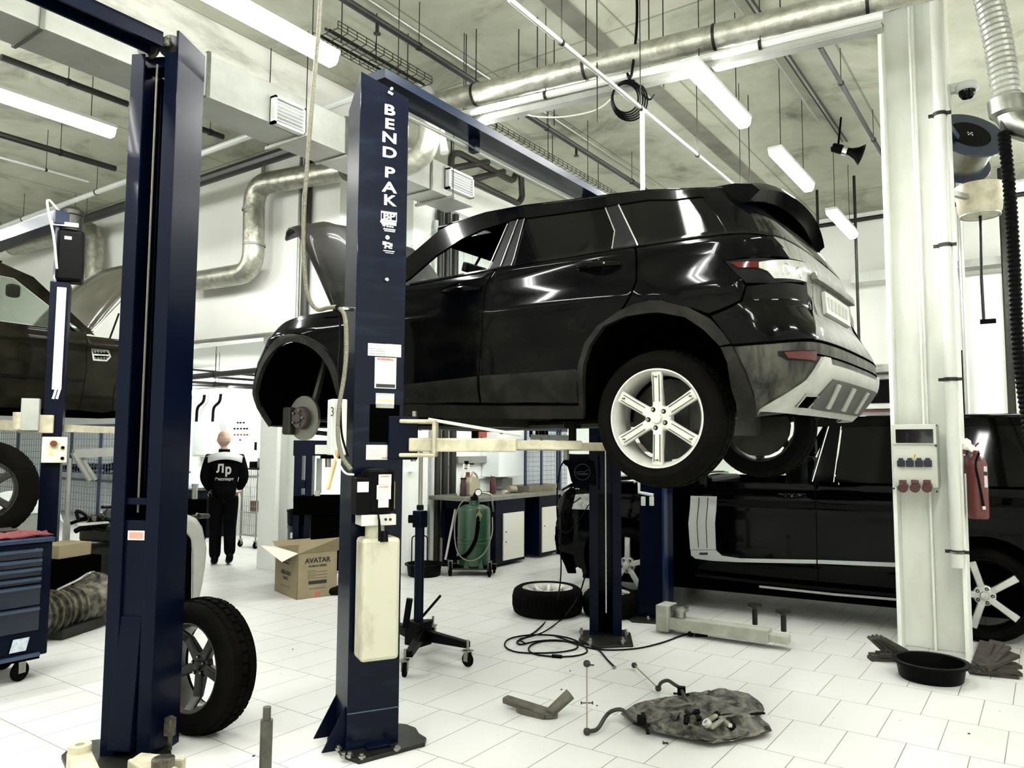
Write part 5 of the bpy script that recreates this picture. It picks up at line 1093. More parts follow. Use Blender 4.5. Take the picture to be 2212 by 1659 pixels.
# ------------------------------------------------------------------ left: drawer cabinet, machine parts, grey trolley
xc = -5.72; yr = atX(108, 1300, xc).y; zt = atX(80, 1172, xc).z; zb = atX(60, 1420, xc).z; yl = yr-.85
tc = thing('tool_cabinet', 'blue drawer cabinet on castors with red rags and tools on its top', 'tool cabinet', (xc-.25, yr-.4, 0))
MB().box(xc-.5, xc, yl, yr, zb, zt).build('body', navy, tc, bevel=.01)
MB().box(xc-.5, xc+.02, yl, yr+.01, zt, zt+.03).build('top_tray', blue, tc, bevel=.008)
hm = mat('drawer_blue', (.002, .006, .016), .3, .1, coat=.15); hb = mat('handle_blue_steel', (.045, .07, .115), .3, .6)
dz = [(0, .0)]; vsd = [(1187, 1207), (1209, 1226), (1228, 1246), (1249, 1262), (1266, 1310), (1314, 1365)]
for a, b_ in vsd:
    z1, z0 = atX(50, a, xc).z, atX(50, b_, xc).z
    d_ = MB().box(xc, xc+.012, yl+.03, yr-.07, z0, z1).build('drawer', hm, tc, bevel=.002); MB().box(xc+.012, xc+.032, yl+.03, yr-.075, z1-.022, z1-.003).build('handle', hb, d_, bevel=.002)
q = atX(78, 1188, xc+.02); MB().cyl(q, q+V((.01, 0, 0)), .012, n=16).build('lock', steel, tc)
q = atX(40, 1395, xc+.012); MB().obox(q-V((0, .055, .04)), (.003, 0, 0), (0, .10, 0), (0, .02, .085)).build('badge_sticker', mat('sticker_pale', (.5, .54, .6), .4, n=(30, (.2, .25, .3), .9)), tc)
MB().box(xc+.0, xc+.03, yl+.02, yr-.06, zb, zb+.025).build('bottom_rail', hb, tc)
def castor(p, r, parent, d=(0, 1, 0), mt=rubber):
    p = V(p); d = V(d).normalized(); u = d.cross(V((0, 0, 1)))
    w0 = MB().lathe([(0, -.014), (r*.5, -.016), (r*.9, -.014), (r, -.008), (r, .008), (r*.9, .014), (r*.5, .016), (0, .014)], (p.x, p.y, r), d, 24).build('castor', mt, parent, smooth=True)
    MB().obox(V((p.x, p.y, r))-u*r*.4-d*.024-V((0, 0, .01)), u*r*.8, d*.006, V((0, 0, r*1.25))).obox(V((p.x, p.y, r))-u*r*.4+d*.018-V((0, 0, .01)), u*r*.8, d*.006, V((0, 0, r*1.25))).obox(V((p.x, p.y, r*2.2))-u*r*.6-d*.03, u*r*1.2, d*.06, V((0, 0, .008))).build('castor_fork', steel, w0)
    return w0
q = atZ(38, 1470)
castor((xc-.06, q.y, 0), .065, tc, (1, .3, 0)); castor((xc-.06, yl+.1, 0), .065, tc, (1, 0, 0)); castor((xc-.44, yr-.1, 0), .065, tc, (1, 0, 0))
MB().box(xc-.42, xc+.0, yl+.05, yr-.05, .14, zb).build('castor_frame', blkm, tc)
# on the cabinet
rm = mat('red_rag', (.12, .009, .009), .8, n=(20, (.03, .004, .004), .7))
for i, (u, v, lb) in enumerate([(20, 1160, 'crumpled red rag heaped on the drawer cabinet'), (60, 1166, 'small red rag at the cabinet corner')]):
    q = atX(u, v, xc-.15); k = MB(); n = 10; vs = []
    for a in range(n):
        for b_ in range(n): vs.append((q.x+(a/n-.5)*.26, q.y+(b_/n-.5)*.3, zt+.032+.05*(random.random())*(1-abs(2*a/n-1))*(1.3-abs(2*b_/n-1))))
    tag(k.add(vs, [(a*n+b_, a*n+b_+1, a*n+n+b_+1, a*n+n+b_) for a in range(n-1) for b_ in range(n-1)]).build('rag', rm, solid=.008, off=1, smooth=True), lb, 'rag', 'red rags on the drawer cabinet')
q = V((xc-.3, yr-.25, zt+.03)); t = thing('air_tool', 'dark hand tool lying behind the red rags on the cabinet', 'tool', q)
MB().cyl(q+V((0, -.1, .03)), q+V((0, .1, .03)), .028, n=14).cyl(q+V((0, .1, .03)), q+V((0, .14, .03)), .018, n=12).build('housing', dsteel, t, smooth=True); MB().cyl(q+V((0, -.02, .03)), q+V((-.08, -.02, .09)), .016).build('grip', blk, t)
q = V((xc-.12, yl+.45, zt+.03)); tag(MB().cyl(q+V((0, 0, 0)), q+V((0, 0, .06)), .035).cyl(q+V((0, 0, .06)), q+V((0, 0, .08)), .014).build('can', paper), 'small pale can on the drawer cabinet', 'can')
# gearbox and engine
g0 = atZ(160, 1378); gb = thing('gearbox', 'dirty aluminium gearbox casing with ribs lying on the floor', 'gearbox', g0)
ax_ = V((-.42, .9, 0)).normalized(); sx2 = V((ax_.y, -ax_.x, 0))
gp0 = g0+V((-.25, .1, .17))
MB().lathe([(.0, -.45), (.15, -.45), (.16, -.42), (.145, -.40), (.15, -.1), (.17, 0.), (.175, .12), (.22, .22), (.245, .24), (.245, .28), (.2, .3), (0, .3)], gp0+V((0, 0, .04)), ax_, 22).build('casing', grime, gb, smooth=True)
for i in range(9): q = gp0+ax_*(-.38+i*.07)+V((0, 0, .04)); MB().lathe([(.15, -.006), (.172+.006*(i % 3), -.006), (.172+.006*(i % 3), .006), (.15, .006)], q, ax_, 20, closed=True).build('rib', grime, gb)
MB().obox(gp0+ax_*-.3-sx2*.14+V((0, 0, -.16)), ax_*.5, sx2*.3, V((0, 0, .08))).build('oil_pan', dsteel, gb, bevel=.01)
MB().tube(smooth_path([gp0+ax_*-.2+V((0, 0, .21)), gp0+ax_*.02+V((.05, 0, .27)), gp0+ax_*.15+V((.08, 0, .31)), gp0+ax_*.3+V((.05, 0, .24))]), .012).build('pipe', steel, gb)
e0 = atZ(150, 1330); e0 = e0+V((-.55, .85, 0)); eng = thing('engine', 'black dismantled engine heaped with hoses and wiring on a low stand', 'engine', e0)
MB().cbox(e0+V((0, 0, .42)), .62, 1.0, .30, .35).build('block', dsteel, eng, bevel=.03); MB().cbox(e0+V((0, 0, .15)), .5, .9, .25, .35).build('stand', blkm, eng, bevel=.01)
MB().cbox(e0+V((.0, .0, .68)), .5, .9, .16, .35).build('cylinder_head', dsteel, eng, bevel=.03)
for i in range(26):
    p = e0+V((random.uniform(-.35, .38), random.uniform(-.6, .6), random.uniform(.72, .88))); pts = [p]
    for j in range(3): pts.append(pts[-1]+V((random.uniform(-.2, .2), random.uniform(-.2, .2), random.uniform(-.07, .09))))
    MB().tube(smooth_path(pts, 4), random.choice([.012, .018, .026]), 7).build('hose', [blk, blk, dsteel, grime, blk][i % 5], eng)
for i in range(10):
    p = e0+V((random.uniform(-.05, .4), random.uniform(-.5, .55), random.uniform(.5, .92))); MB().cbox(p, .12, .1, .07, random.random()*3, random.random(), random.random()).build('bracket', [dsteel, grime, steel][i % 3], eng, bevel=.006)
q = atX(210, 1130, e0.x+.42); MB().cbox(q, .05, .42, .02, .1).build('pale_cover', alu, eng)
q = g0+V((.05, .25, 0)); q = atX(135, 1190, -7.45); bx_ = thing('carton', 'small pale open carton on the parts heap', 'carton', q)
MB().cbox(q+V((-.1, .05, 0)), .3, .35, .12, .3).build('box', card, bx_, bevel=.003); q = q; q2 = q+V((-.1, .05, -.06))
st_ = MB().cbox(q2+V((0, 0, -.3)), .4, .5, .58, .3).build('parts_crate', blkm); tag(st_, 'black crate under the pale carton, beside the gearbox', 'crate')
# tyre and pale body shell at the picture edge
c = atX(-38, 1060, -7.4); t = thing('wheel', 'black wheel at the picture edge behind the drawer cabinet', 'wheel', (c.x, c.y, c.z-.42)); tyre(t, c, (.95, -.3, 0), .42, .25, .25, 5, name='tyre', mt=dsteel, style='five')
tag(MB().cbox((c.x-.15, c.y, (c.z-.42)/2), .5, .5, c.z-.42).build('tyre_stand', blkm, bevel=.01), 'dark stand carrying the wheel at the picture edge', 'stand')
c = atY(38, 1110, 4.6); k = MB(); vs = []
for i in range(9):
    for j in range(9): a, b_ = i/8-.5, j/8-.5; vs.append((c.x+a*1.0, c.y+b_*.7, .95-.5*(abs(a)*1.6)**3-.3*(abs(b_)*1.6)**3))
t = thing('car_bonnet', 'loose pale car bonnet standing behind the drawer cabinet', 'car part', (c.x, c.y, 0)); k.add(vs, [(i*9+j, i*9+9+j, i*9+10+j, i*9+j+1) for i in range(8) for j in range(8)]).build('panel', wallb, t, smooth=True, solid=.02, off=0)
MB().box(c.x-.45, c.x-.4, c.y-.3, c.y+.3, 0, .72).box(c.x+.4, c.x+.45, c.y-.3, c.y+.3, 0, .72).box(c.x-.4, c.x+.4, c.y-.02, c.y+.02, .3, .34).build('trestle', galv, t)
# grey plastic machine on castors
q = atZ(423, 1322); q = V((q.x, q.y, 0)); mt_ = thing('wheeled_machine', 'pale grey plastic machine housing with black side on castors, behind the nearest lift column', 'machine', q)
FM = Face(q[:2], 58); 
def pm(u, v, o=0): s, z = FM.sz(u, v); return FM.P(s, z, o)
pr = [(360, 1122), (395, 1115), (425, 1128), (438, 1148), (446, 1185), (443, 1225), (437, 1262), (428, 1305), (414, 1306), (415, 1200), (412, 1165), (398, 1148), (360, 1142)]
MB().prism([pm(u, v, .0) for u, v in pr], -FM.n*.42).build('shell', mat('grey_plastic', (.22, .225, .20), .45, n=(8, (.17, .175, .15), .6)), mt_, bevel=.02)
MB().prism([pm(u, v, .015) for u, v in [(340, 1142), (396, 1149), (411, 1166), (414, 1200), (413, 1305), (380, 1312), (340, 1312)]], -FM.n*.48).build('side_panel', blkm, mt_, bevel=.02)
for o_ in (-.05, -.34): castor(pm(423, 1322, o_), .045, mt_, FM.n)
castor(pm(360, 1322, -.1), .045, mt_, FM.n)
# ------------------------------------------------------------------ back room
def box_px(y, u0, v0, u1, v1, dp, name, mt, parent=None, **k):
    a, b_ = atY(u0, v1, y), atY(u1, v0, y); return MB().box(a.x, b_.x, y, y+dp, a.z, b_.z).build(name, mt, parent, **k)
yb = 8.87
t = thing('wall_cabinet', 'grey electrical cabinet hanging on the wall before the person, two conduits above', 'electrical cabinet', atY(445, 988, yb))
d0 = box_px(yb-.2, 414, 911, 474, 986, .2, 'body', mat('cabinet_grey', (.36, .385, .37), .5), t, bevel=.008); box_px(yb-.21, 417, 914, 471, 983, .012, 'door', mat('cabinet_grey', (.36, .385, .37), .5), t, bevel=.004)
for a, b_ in ((931, 940), (952, 961), (963, 971)): box_px(yb-.215, 437, a, 456, b_, .004, 'door_label', paper, t)
for u in (424, 459):
    a = atY(u, 911, yb-.1); b_ = atY(u+2, 880, yb-.1); MB().tube(bend([a, b_, atY(u+16, 868, yb-.1), atY(u+18, 850, yb-.1)], .08), .028).build('conduit', blk, t)
t = thing('control_cabinet', 'tall white control cabinet with rows of indicator lights', 'electrical cabinet', atY(515, 1180, yb))
cp_ = mat('cabinet_white', (.46, .48, .46), .5)
box_px(yb-.25, 479, 889, 562, 1190, .25, 'body', cp_, t, bevel=.01)
box_px(yb-.262, 498, 892, 545, 1186, .012, 'door', cp_, t, bevel=.003)
for r, (v, us) in enumerate([(913, (515, 521, 528)), (926, (508, 515, 522, 529, 535)), (939, (508, 515, 522, 529, 535)), (950, (520,))]):
    for u in us: p = atY(u, v, yb-.262); MB().cyl(p, p-V((0, .03, 0)), .016, n=12).build('indicator', blk if r < 2 else mat('indicator_red', (.12, .03, .03), .5), t)
box_px(yb-.27, 549, 955, 553, 972, .02, 'door_handle', blk, t)
# cage of blue mesh with shelves
def cage(label, y, u0, v0, u1, v1, posts, n=22, m_=12, rails=()):
    t = thing('mesh_cage', label, 'mesh cage', (atY((u0+u1)/2, 1100, y).x, y, 0)); a, b_ = atY(u0, v1, y), atY(u1, v0, y); z0 = .05 if v1 > 1050 and 0 else a.z
    for u in posts: x = atY(u, 1000, y).x; MB().box(x-.025, x+.025, y, y+.05, 0, b_.z).build('post', blue, t)
    for z in (b_.z, (a.z+b_.z)/2, a.z): MB().box(a.x, b_.x, y, y+.04, z-.025, z+.025).build('rail', blue, t)
    k = MB(); wr = mat('wire_blue', (.10, .15, .22), .5)
    for i in range(n+1): x = a.x+(b_.x-a.x)*i/n; k.box(x-.004, x+.004, y+.01, y+.018, a.z, b_.z)
    for i in range(m_+1): z = a.z+(b_.z-a.z)*i/m_; k.box(a.x, b_.x, y+.01, y+.018, z-.004, z+.004)
    k.build('wire_mesh', wr, t); return t
cg = cage('blue wire mesh cage behind the side lift, holding dark parts on a shelf', 8.2, -60, 918, 262, 1120, (-30, 34, 120, 150, 213, 258), 60, 16)
a = atY(120, 1016, 8.3); b_ = atY(262, 1016, 8.3); MB().box(a.x-.6, b_.x, 8.26, 8.8, a.z-.02, a.z).build('shelf', navy, cg)
for i in range(9):
    u = 150+i*13; p = atY(u, 1008, 8.5); o = MB().cbox(p, random.uniform(.12, .17), .3, random.uniform(.06, .16), random.random()*.2, random.random()*.3).build('car_part', [dsteel, blk, blk][i % 3], None, bevel=.01); tag(o, 'dark car part lying on the cage shelf', 'car part', 'dark parts on the cage shelf')
t = thing('metal_bracket_frame', 'pale folding steel frame leaning above the parts heap', 'steel frame', atX(190, 1035, -8.1))
MB().bar(atX(157, 978, -8.1), atX(193, 1038, -8.1), .05, .03).build('leg', galv, t); MB().bar(atX(168, 976, -8.2), atX(205, 1036, -8.2), .05, .03).build('leg', galv, t); MB().bar(atX(158, 980, -8.15), atX(250, 976, -8.15), .05, .09).build('cross_arm', galv, t)
MB().bar(atX(150, 990, -8.1), V((-8.1, atX(193, 1038, -8.1).y-.2, .75)), .03, .03).bar(V((-8.1, atX(193, 1038, -8.1).y-.2, 0)), V((-8.1, atX(193, 1038, -8.1).y-.2, .8)), .05, .05).build('stand', galv, t)
# cabinet with the water jug
yj = 7.6
t = thing('workbench', 'dark blue cabinet under the water jug, beside the person', 'cabinet', atY(415, 1170, yj)); q0, q1 = atY(385, 1056, yj), atY(431, 1170, yj)
MB().box(q0.x, q1.x, yj, yj+.6, 0, q0.z-.03).build('body', navy, t, bevel=.01); MB().box(q0.x-.02, q1.x+.02, yj-.02, yj+.62, q0.z-.03, q0.z).build('worktop', blk, t)
def bottle(p, r, h, label, mt, cap=blk, name='bottle', neck=.35, grp=None):
    p = V(p); t = thing(name, label, name.replace('_', ' '), p, grp); MB().lathe([(0, 0), (r*.95, 0), (r, .01), (r, h*.62), (r*.85, h*.72), (r*neck, h*.86), (r*neck, h*.94), (0, h*.94)], p, n=20).build('body', mt, t, smooth=True); MB().cyl(p+V((0, 0, h*.93)), p+V((0, 0, h)), r*neck*1.15, n=14).build('cap', cap, t); return t
p = atY(405, 1052, yj+.15); bottle((p.x, p.y, q0.z), .12, .30, 'clear water jug with a blue cap on the dark blue cabinet', mat('jug_plastic', (.6, .68, .7), .25, trans=.0), blue, 'water_jug')
p = atY(420, 1090, yj-.2)
t = thing('can_cluster', 'black oil can with a steel spout, standing in front of the dark blue cabinet', 'oil can', (p.x, p.y, 0)); MB().box(p.x-.2, p.x+.18, p.y-.12, p.y+.12, 0, .68).build('body', blkm, t, bevel=.02); MB().cyl((p.x, p.y, .68), (p.x, p.y, .88), .045, n=14).cyl((p.x, p.y, .88), (p.x, p.y, .93), .055, n=14).build('spout', steel, t)
t = cage('small blue mesh pallet between the dark blue cabinet and the person', 7.9, 434, 1058, 448, 1143, (434, 446), 3, 6)
# wire cart
yc_ = 7.4; t = thing('wire_cart', 'wheeled wire cart with black trays and a red box, behind the person', 'cart', atY(538, 1200, yc_)); a, b_ = atY(518, 1200, yc_), atY(557, 1012, yc_)
for x in (a.x, b_.x):
    for y in (yc_, yc_+.45): MB().cyl((x, y, .12), (x, y, b_.z), .014, n=8).build('post', steel, t); castor((x, y, 0), .05, t, (1, .2, 0))
for z, m_ in ((b_.z, blk), (b_.z-.12, galv), (.55, galv), (.2, galv)): MB().box(a.x-.02, b_.x+.02, yc_-.02, yc_+.47, z-.02, z).build('tray', m_, t)
k = MB()
for i in range(9): x = a.x+(b_.x-a.x)*i/8; k.box(x-.003, x+.003, yc_-.012, yc_-.006, .2, b_.z)
for i in range(8): z = .2+(b_.z-.2)*i/7; k.box(a.x, b_.x, yc_-.012, yc_-.006, z-.003, z+.003)
k.build('wire_side', steel, t)
for i, (u, h, m_, lb) in enumerate([(0, .1, blk, 'black tool case on the wire cart top'), (1, .16, galv, 'pale bottle crate on the wire cart top')]): tag(MB().cbox(([a.x+.09, b_.x-.09][u], yc_+.2, b_.z+h/2), .14, .2, h).build('case', m_, bevel=.01), lb, 'case')
p = atY(516, 1100, yc_+.1); tag(MB().cbox((a.x+.14, yc_+.2, .55+.08), .14, .2, .158).build('box', red, bevel=.005), 'small dark red box on the wire cart shelf', 'box')
# pipes under the soffit and along the bulkhead
pb = mat('pipe_black', (.006, .006, .005), .5)
def run(name, label, pts, r, mt, cat='pipe', n=10, kind=None, rad=.12, hang=None, every=1.6, grp=None):
    if hang:
        pts = [V(p) for p in pts]; t = thing(name, label, cat, pts[0], grp); MB().tube(bend(pts, rad) if len(pts) > 2 else pts, r, n).build('tube', mt, t, smooth=True)
        for a, b_ in zip(pts, pts[1:]):
            L = (b_-a).length; m_ = max(1, int(L/every))
            for i in range(m_):
                q = a.lerp(b_, (i+.5)/m_); MB().cyl((q.x, q.y, q.z), (q.x, q.y, hang), .004, n=6).lathe([(r*.9, -.012), (r+.006, -.012), (r+.006, .012), (r*.9, .012)], q, b_-a, 12, closed=True).build('hanger', dsteel, t)
        return t
    return tag(MB().tube(bend(pts, rad) if len(pts) > 2 else pts, r, n).build(name, mt, smooth=True), label, cat)
for i, (u0, v0, u1, v1, r, y) in enumerate([(380, 818, 560, 800, .045, 6.75), (380, 808, 560, 822, .02, 7.1), (380, 826, 560, 836, .045, 7.6), (380, 795, 560, 812, .018, 7.3)]):
    run('soffit_pipe', ['thick black pipe nearest the bulkhead under the low soffit', 'thin dark cable under the low soffit, upper one', 'black pipe above the strip light of the back room', 'thin dark cable crossing under the low soffit'][i], [atY(u0, v0, y), atY(u1, v1, y)], r, pb, hang=3.12)
a, b_ = atY(400, 742, 6.12), atY(590, 722, 6.12); run('conduit', 'grey conduit clipped along the lower edge of the bulkhead wall', [a+V((0, 0, -.0)), b_], .03, galv)
MB_ = atY
fo = [(395, 610), (530, 590), (549, 556), (549, 440), (556, 412), (580, 396), (780, 360)]
t = thing('foil_duct', 'silver foil duct stepping up the bulkhead wall behind the raised bonnet', 'duct', atY(540, 500, 6.0))
P = [atY(u, v, 5.93) for u, v in [(395, 612), (547, 588), (549, 400), (748, 366)]]
MB().tube(bend(P, .30, 6), .135, 24).build('tube', foil, t, smooth=True)
for q in (P[1]+V((0, 0, .35)), P[2]-V((0, 0, .33))): MB().lathe([(.137, -.015), (.143, -.015), (.143, .015), (.137, .015)], q, (0, 0, 1), 28, closed=True).build('joint_band', galv, t)
t = thing('foil_duct', 'silver foil duct bending down the wall behind the side lift motor', 'duct', atY(190, 560, 6.0)); P = [atY(u, v, 5.98) for u, v in [(28, 534), (205, 494), (203, 660)]]
MB().tube(bend(P, .30, 6), .14, 24).build('tube', foil, t, smooth=True)
MB().lathe([(0, 0), (.145, 0), (.145, .03)], P[0], P[1]-P[0], 24).build('end_collar', galv, t)
for i, (u, v, y, r, m_, lb) in enumerate([(500, 308, 5.0, .035, whitep, 'white pipe along the top of the bulkhead wall'), (550, 352, 5.45, .07, pb, 'thick black pipe under the white one along the bulkhead'), (550, 361, 5.62, .02, pb, 'lower black cable bundle along the bulkhead')]):
    z = min(5.3, atY(u, v, y).z); run('bulkhead_pipe', lb, [(-16, y, z), (-5.4 if i else -4.9, y, z)], r, m_, hang=CZ, every=2.2)
for i, (u, v0, v1, r, m_) in enumerate([(667, 330, 690, .05, pb), (651, 340, 690, .022, galv), (570, 335, 395, .03, galv)]):
    a = atY(u, v0, 6.14); run('wall_riser', ['black vertical pipe on the bulkhead behind the raised bonnet', 'thin grey conduit left of the black vertical pipe on the bulkhead', 'short conduit dropping to the foil duct'][i], [a, V((a.x, a.y, 3.02 if i < 2 else atY(u, v1, 6.08).z))], r, m_)
# ------------------------------------------------------------------ overhead services
bm_ = mat('beam_stained', (.36, .36, .315), .8, n=(2.2, (.09, .09, .068), .85), stretch=(1, .5, 1.6), fac=(.5, .75))
struct(MB().box(-6.35, -6.0, YA, 6.2, 4.72, CZ).build('beam_over_duct', bm_))
for x in (-3.3, -.9, 1.4): struct(MB().box(x-.09, x+.09, YA, YB, CZ-.02, CZ).build('ceiling_joint_strip', mat('joint_concrete', (.10, .10, .075), .9, n=(3, (.2, .2, .16), .7))))
# square-section air duct with grilles
t = thing('air_duct', 'rectangular galvanised air duct with two louvred grilles, left of the blue crossbeam', 'duct', (-5.7, 3, 4.43))
t['label'] = 'rectangular galvanised air duct with two louvred grilles, hung before the bulkhead wall'
dz0, dz1 = 4.43, 4.79
MB().box(-5.92, -5.5, -4.0, 6.98, dz0, dz1).build('duct_body', galv, t, bevel=.004)
for y in (.6, 2.2, 3.45, 4.95, 6.2): MB().box(-5.93, -5.485, y, y+.03, dz0-.015, dz1+.015).build('flange', steel, t)
def grille(y0, z0, y1, z1):
    g = MB().box(-5.5, -5.43, y0, y1, z0, z0+.02).box(-5.5, -5.43, y0, y1, z1-.02, z1).box(-5.5, -5.43, y0, y0+.025, z0, z1).box(-5.5, -5.43, y1-.025, y1, z0, z1).box(-5.5, -5.49, y0, y1, z0, z1).build('grille', whitep, t)
    k = MB(); n = 6
    for i in range(n): z = z0+.03+(z1-z0-.05)*i/n; k.obox((-5.485, y0+.02, z), (.045, 0, .012), (0, y1-y0-.04, 0), (0, 0, .006))
    k.build('louvre', whitep, g); MB().box(-5.488, -5.486, y0+.02, y1-.02, z0+.02, z1-.02).build('opening', blkm, g)
a, b_ = atX(590, 258, -5.45), atX(660, 215, -5.45); grille(a.y, a.z-.03, b_.y, a.z+.22)
a = atX(970, 405, -5.45); grille(6.45, 4.5, 6.9, 4.74)
for y in (1.4, 4.4, 6.5):
    MB().box(-6.0, -5.4, y, y+.03, dz0-.03, dz0).build('cradle', galv, t)
    for x in (-5.97, -5.43): MB().cyl((x, y+.015, dz0-.03), (x, y+.015, CZ), .005, n=6).build('hanger_rod', dsteel, t)
# spiral duct, white pipe and track below it
P = [atZ(925, 229, 4.78), atZ(1460, 101, 4.78), atZ(2070, -45, 4.78)]
t = thing('spiral_duct', 'long round spiral-seamed silver duct under the ceiling, running to the white column', 'duct', P[0])
MB().tube([P[0], P[2]], .098, 28).build('tube', foil, t, smooth=True)
d = (P[2]-P[0]).normalized(); L = (P[2]-P[0]).length; k = MB(); pts = []
n = int(L/.09)
for i in range(n*10): an_ = 2*math.pi*i/10; q = P[0]+d*(i*.009); u = d.cross(V((0, 0, 1))).normalized(); pts.append(q+(u*math.cos(an_)+V((0, 0, 1))*math.sin(an_))*.0985)
k.tube(pts, .0025, 4); k.build('spiral_seam', galv, t)
for f in (.12, .37, .62, .87):
    q = P[0].lerp(P[2], f); MB().cyl(q, (q.x, q.y, CZ), .005, n=6).lathe([(.099, -.012), (.103, -.012), (.103, .012), (.099, .012)], q, d, 28, closed=True).build('hanger', dsteel, t)
wp = run('water_pipe', 'white pipe hung parallel just below the spiral duct', [atZ(975, 252, 4.62), atZ(1412, 152, 4.62), atZ(1907, 33, 4.62)], .032, mat('pipe_white', (.45, .46, .42), .4), hang=CZ)
a, b_ = atZ(1018, 271, 4.55), atZ(1907, 62, 4.55)
t = thing('cable_track', 'grey steel cable track below the white pipe and spiral duct', 'cable tray', a); MB().bar(a, b_, .09, .02).bar(a+V((0, -.045, .03)), b_+V((0, -.045, .03)), .006, .05).bar(a+V((0, .045, .03)), b_+V((0, .045, .03)), .006, .05).build('tray', galv, t)
for o_ in (-.02, .0, .02): MB().tube([a+V((0, o_, .03)), b_+V((0, o_, .03))], .009, 6).build('cable', blk, t)
for f in (.2, .5, .8): q = a.lerp(b_, f); MB().cyl(q, (q.x, q.y, CZ), .005, n=6).build('hanger_rod', dsteel, t)
# pipes along the hall
def hall(name, label, p0, p1, z, r, mt, **k):
    a, b_ = atZ(*p0, z), atZ(*p1, z); x = (a.x+b_.x)/2; return run(name, label, [(x, a.y, z), (x, b_.y, z)], r, mt, hang=CZ, **k)
t = hall('compressed_air_pipe', 'thin white diagonal pipe crossing under the spiral duct with one vertical drop', (1098, 0), (1640, 443), 4.25, .016, mat('pipe_white', (.45, .46, .42), .4), every=1.1)
q = atZ(1387, 238, 4.25); MB().cyl((q.x, q.y, 4.25), (q.x, q.y, 1.95), .018, n=10).build('drop_pipe', mat('pipe_white', (.45, .46, .42), .4), t)
t = hall('sprinkler_pipe', 'dark sprinkler pipe under the ceiling above the lettered column and spiral duct', (700, -22), (1440, 436), 5.0, .03, pb)
for u, v in [(806, 48), (1238, 318)]: q = atZ(u, v, 5.0); x = kids(t)[0].data.vertices[0].co.x; MB().cyl((x, q.y, 4.99), (x, q.y, 4.90), .015, n=8).lathe([(0, 0), (.03, 0), (.03, .006), (0, .006)], (x, q.y, 4.885), n=12).build('sprinkler_head', dsteel, t)
hall('sprinkler_pipe', 'dark pipe at the upper picture edge running behind the nearest lift head', (0, 125), (278, 224), 4.9, .03, pb)
hall('sprinkler_pipe', 'dark pipe ending in the open above the side lift', (0, 288), (246, 366), 4.9, .035, pb)
hall('conduit', 'thin white conduit above the side lift motor', (0, 339), (190, 393), 4.9, .014, whitep)
hall('sprinkler_pipe', 'dark slanting pipe ending at the white steel column', (1775, 100), (1912, 350), 5.05, .022, pb)
hall('sprinkler_pipe', 'short dark pipe end between duct vent and column of the lettered lift', (425, 275), (482, 296), 4.9, .03, pb)
for i, (p0, p1, r) in enumerate([((791, 0), (1061, 173), .012), ((700, 65), (900, 175), .012), ((1160, 240), (1420, 400), .010), ((1610, 0), (1820, 307), .008), ((1616, 0), (1826, 307), .008), ((1622, 0), (1832, 307), .008), ((1560, 0), (1780, 260), .010)]):
    a, b_ = atZ(*p0, 5.375), atZ(*p1, 5.375); x = (a.x+b_.x)/2
    run('ceiling_conduit', ['thin conduit on the ceiling beside the dark sprinkler pipe', 'conduit on the ceiling by the strip light over the lettered column', 'thin conduit on the ceiling between spiral duct and car roof', 'first of three thin cables clipped to the ceiling above the loudspeaker', 'middle of three thin cables clipped to the ceiling above the loudspeaker', 'third of three thin cables clipped to the ceiling above the loudspeaker', 'single conduit left of the three clipped ceiling cables'][i], [(x, a.y, 5.383), (x, b_.y, 5.383)], r, [galv, dsteel][i % 2], n=6)
kk = [o for o in bpy.data.objects if o.name.startswith('ceiling_conduit')][-1]; kk['label'] = 'single conduit clipped to the ceiling beside the three thin cables'
[o for o in bpy.data.objects if o.name.startswith('wall_riser')][1]['label'] = 'thin grey conduit beside the black vertical pipe on the bulkhead'
# wire mesh cable trays
def mtray(label, p0, p1, z, w_=.3):
    a, b_ = atZ(*p0, z), atZ(*p1, z); x = (a.x+b_.x)/2; t = thing('wire_cable_tray', label, 'cable tray', (x, a.y, z)); k = MB()
    for i in range(5): k.bar((x-w_/2+i*w_/4, a.y, z), (x-w_/2+i*w_/4, b_.y, z), .005, .005)
    for s_ in (-w_/2, w_/2):
        for h in (.03, .06): k.bar((x+s_, a.y, z+h), (x+s_, b_.y, z+h), .005, .005)
    n = int((b_.y-a.y)/.1)
    for i in range(n+1): y = a.y+(b_.y-a.y)*i/n; k.bar((x-w_/2, y, z), (x+w_/2, y, z), .005, .005, up=(0, 1, 0)).bar((x-w_/2, y, z), (x-w_/2, y, z+.06), .005, .005, up=(1, 0, 0)).bar((x+w_/2, y, z), (x+w_/2, y, z+.06), .005, .005, up=(1, 0, 0))
    k.build('wire_tray', dsteel, t)
    for j, o_ in enumerate((-.08, -.02, .05)): MB().tube([(x+o_, a.y, z+.015), (x+o_, b_.y, z+.015)], .012, 6).build('cable', [blk, galv, blk][j], t)
    for f in (.15, .5, .85): y = a.y+(b_.y-a.y)*f; MB().cyl((x, y, z), (x, y, CZ), .005, n=6).build('hanger_rod', dsteel, t)
mtray('wire mesh cable tray beyond the blue crossbeam of the lettered lift', (1010, 262), (1330, 440), 4.95)
mtray('wire mesh cable tray with loose cables just above the lettered column', (705, 72), (905, 190), 4.95)
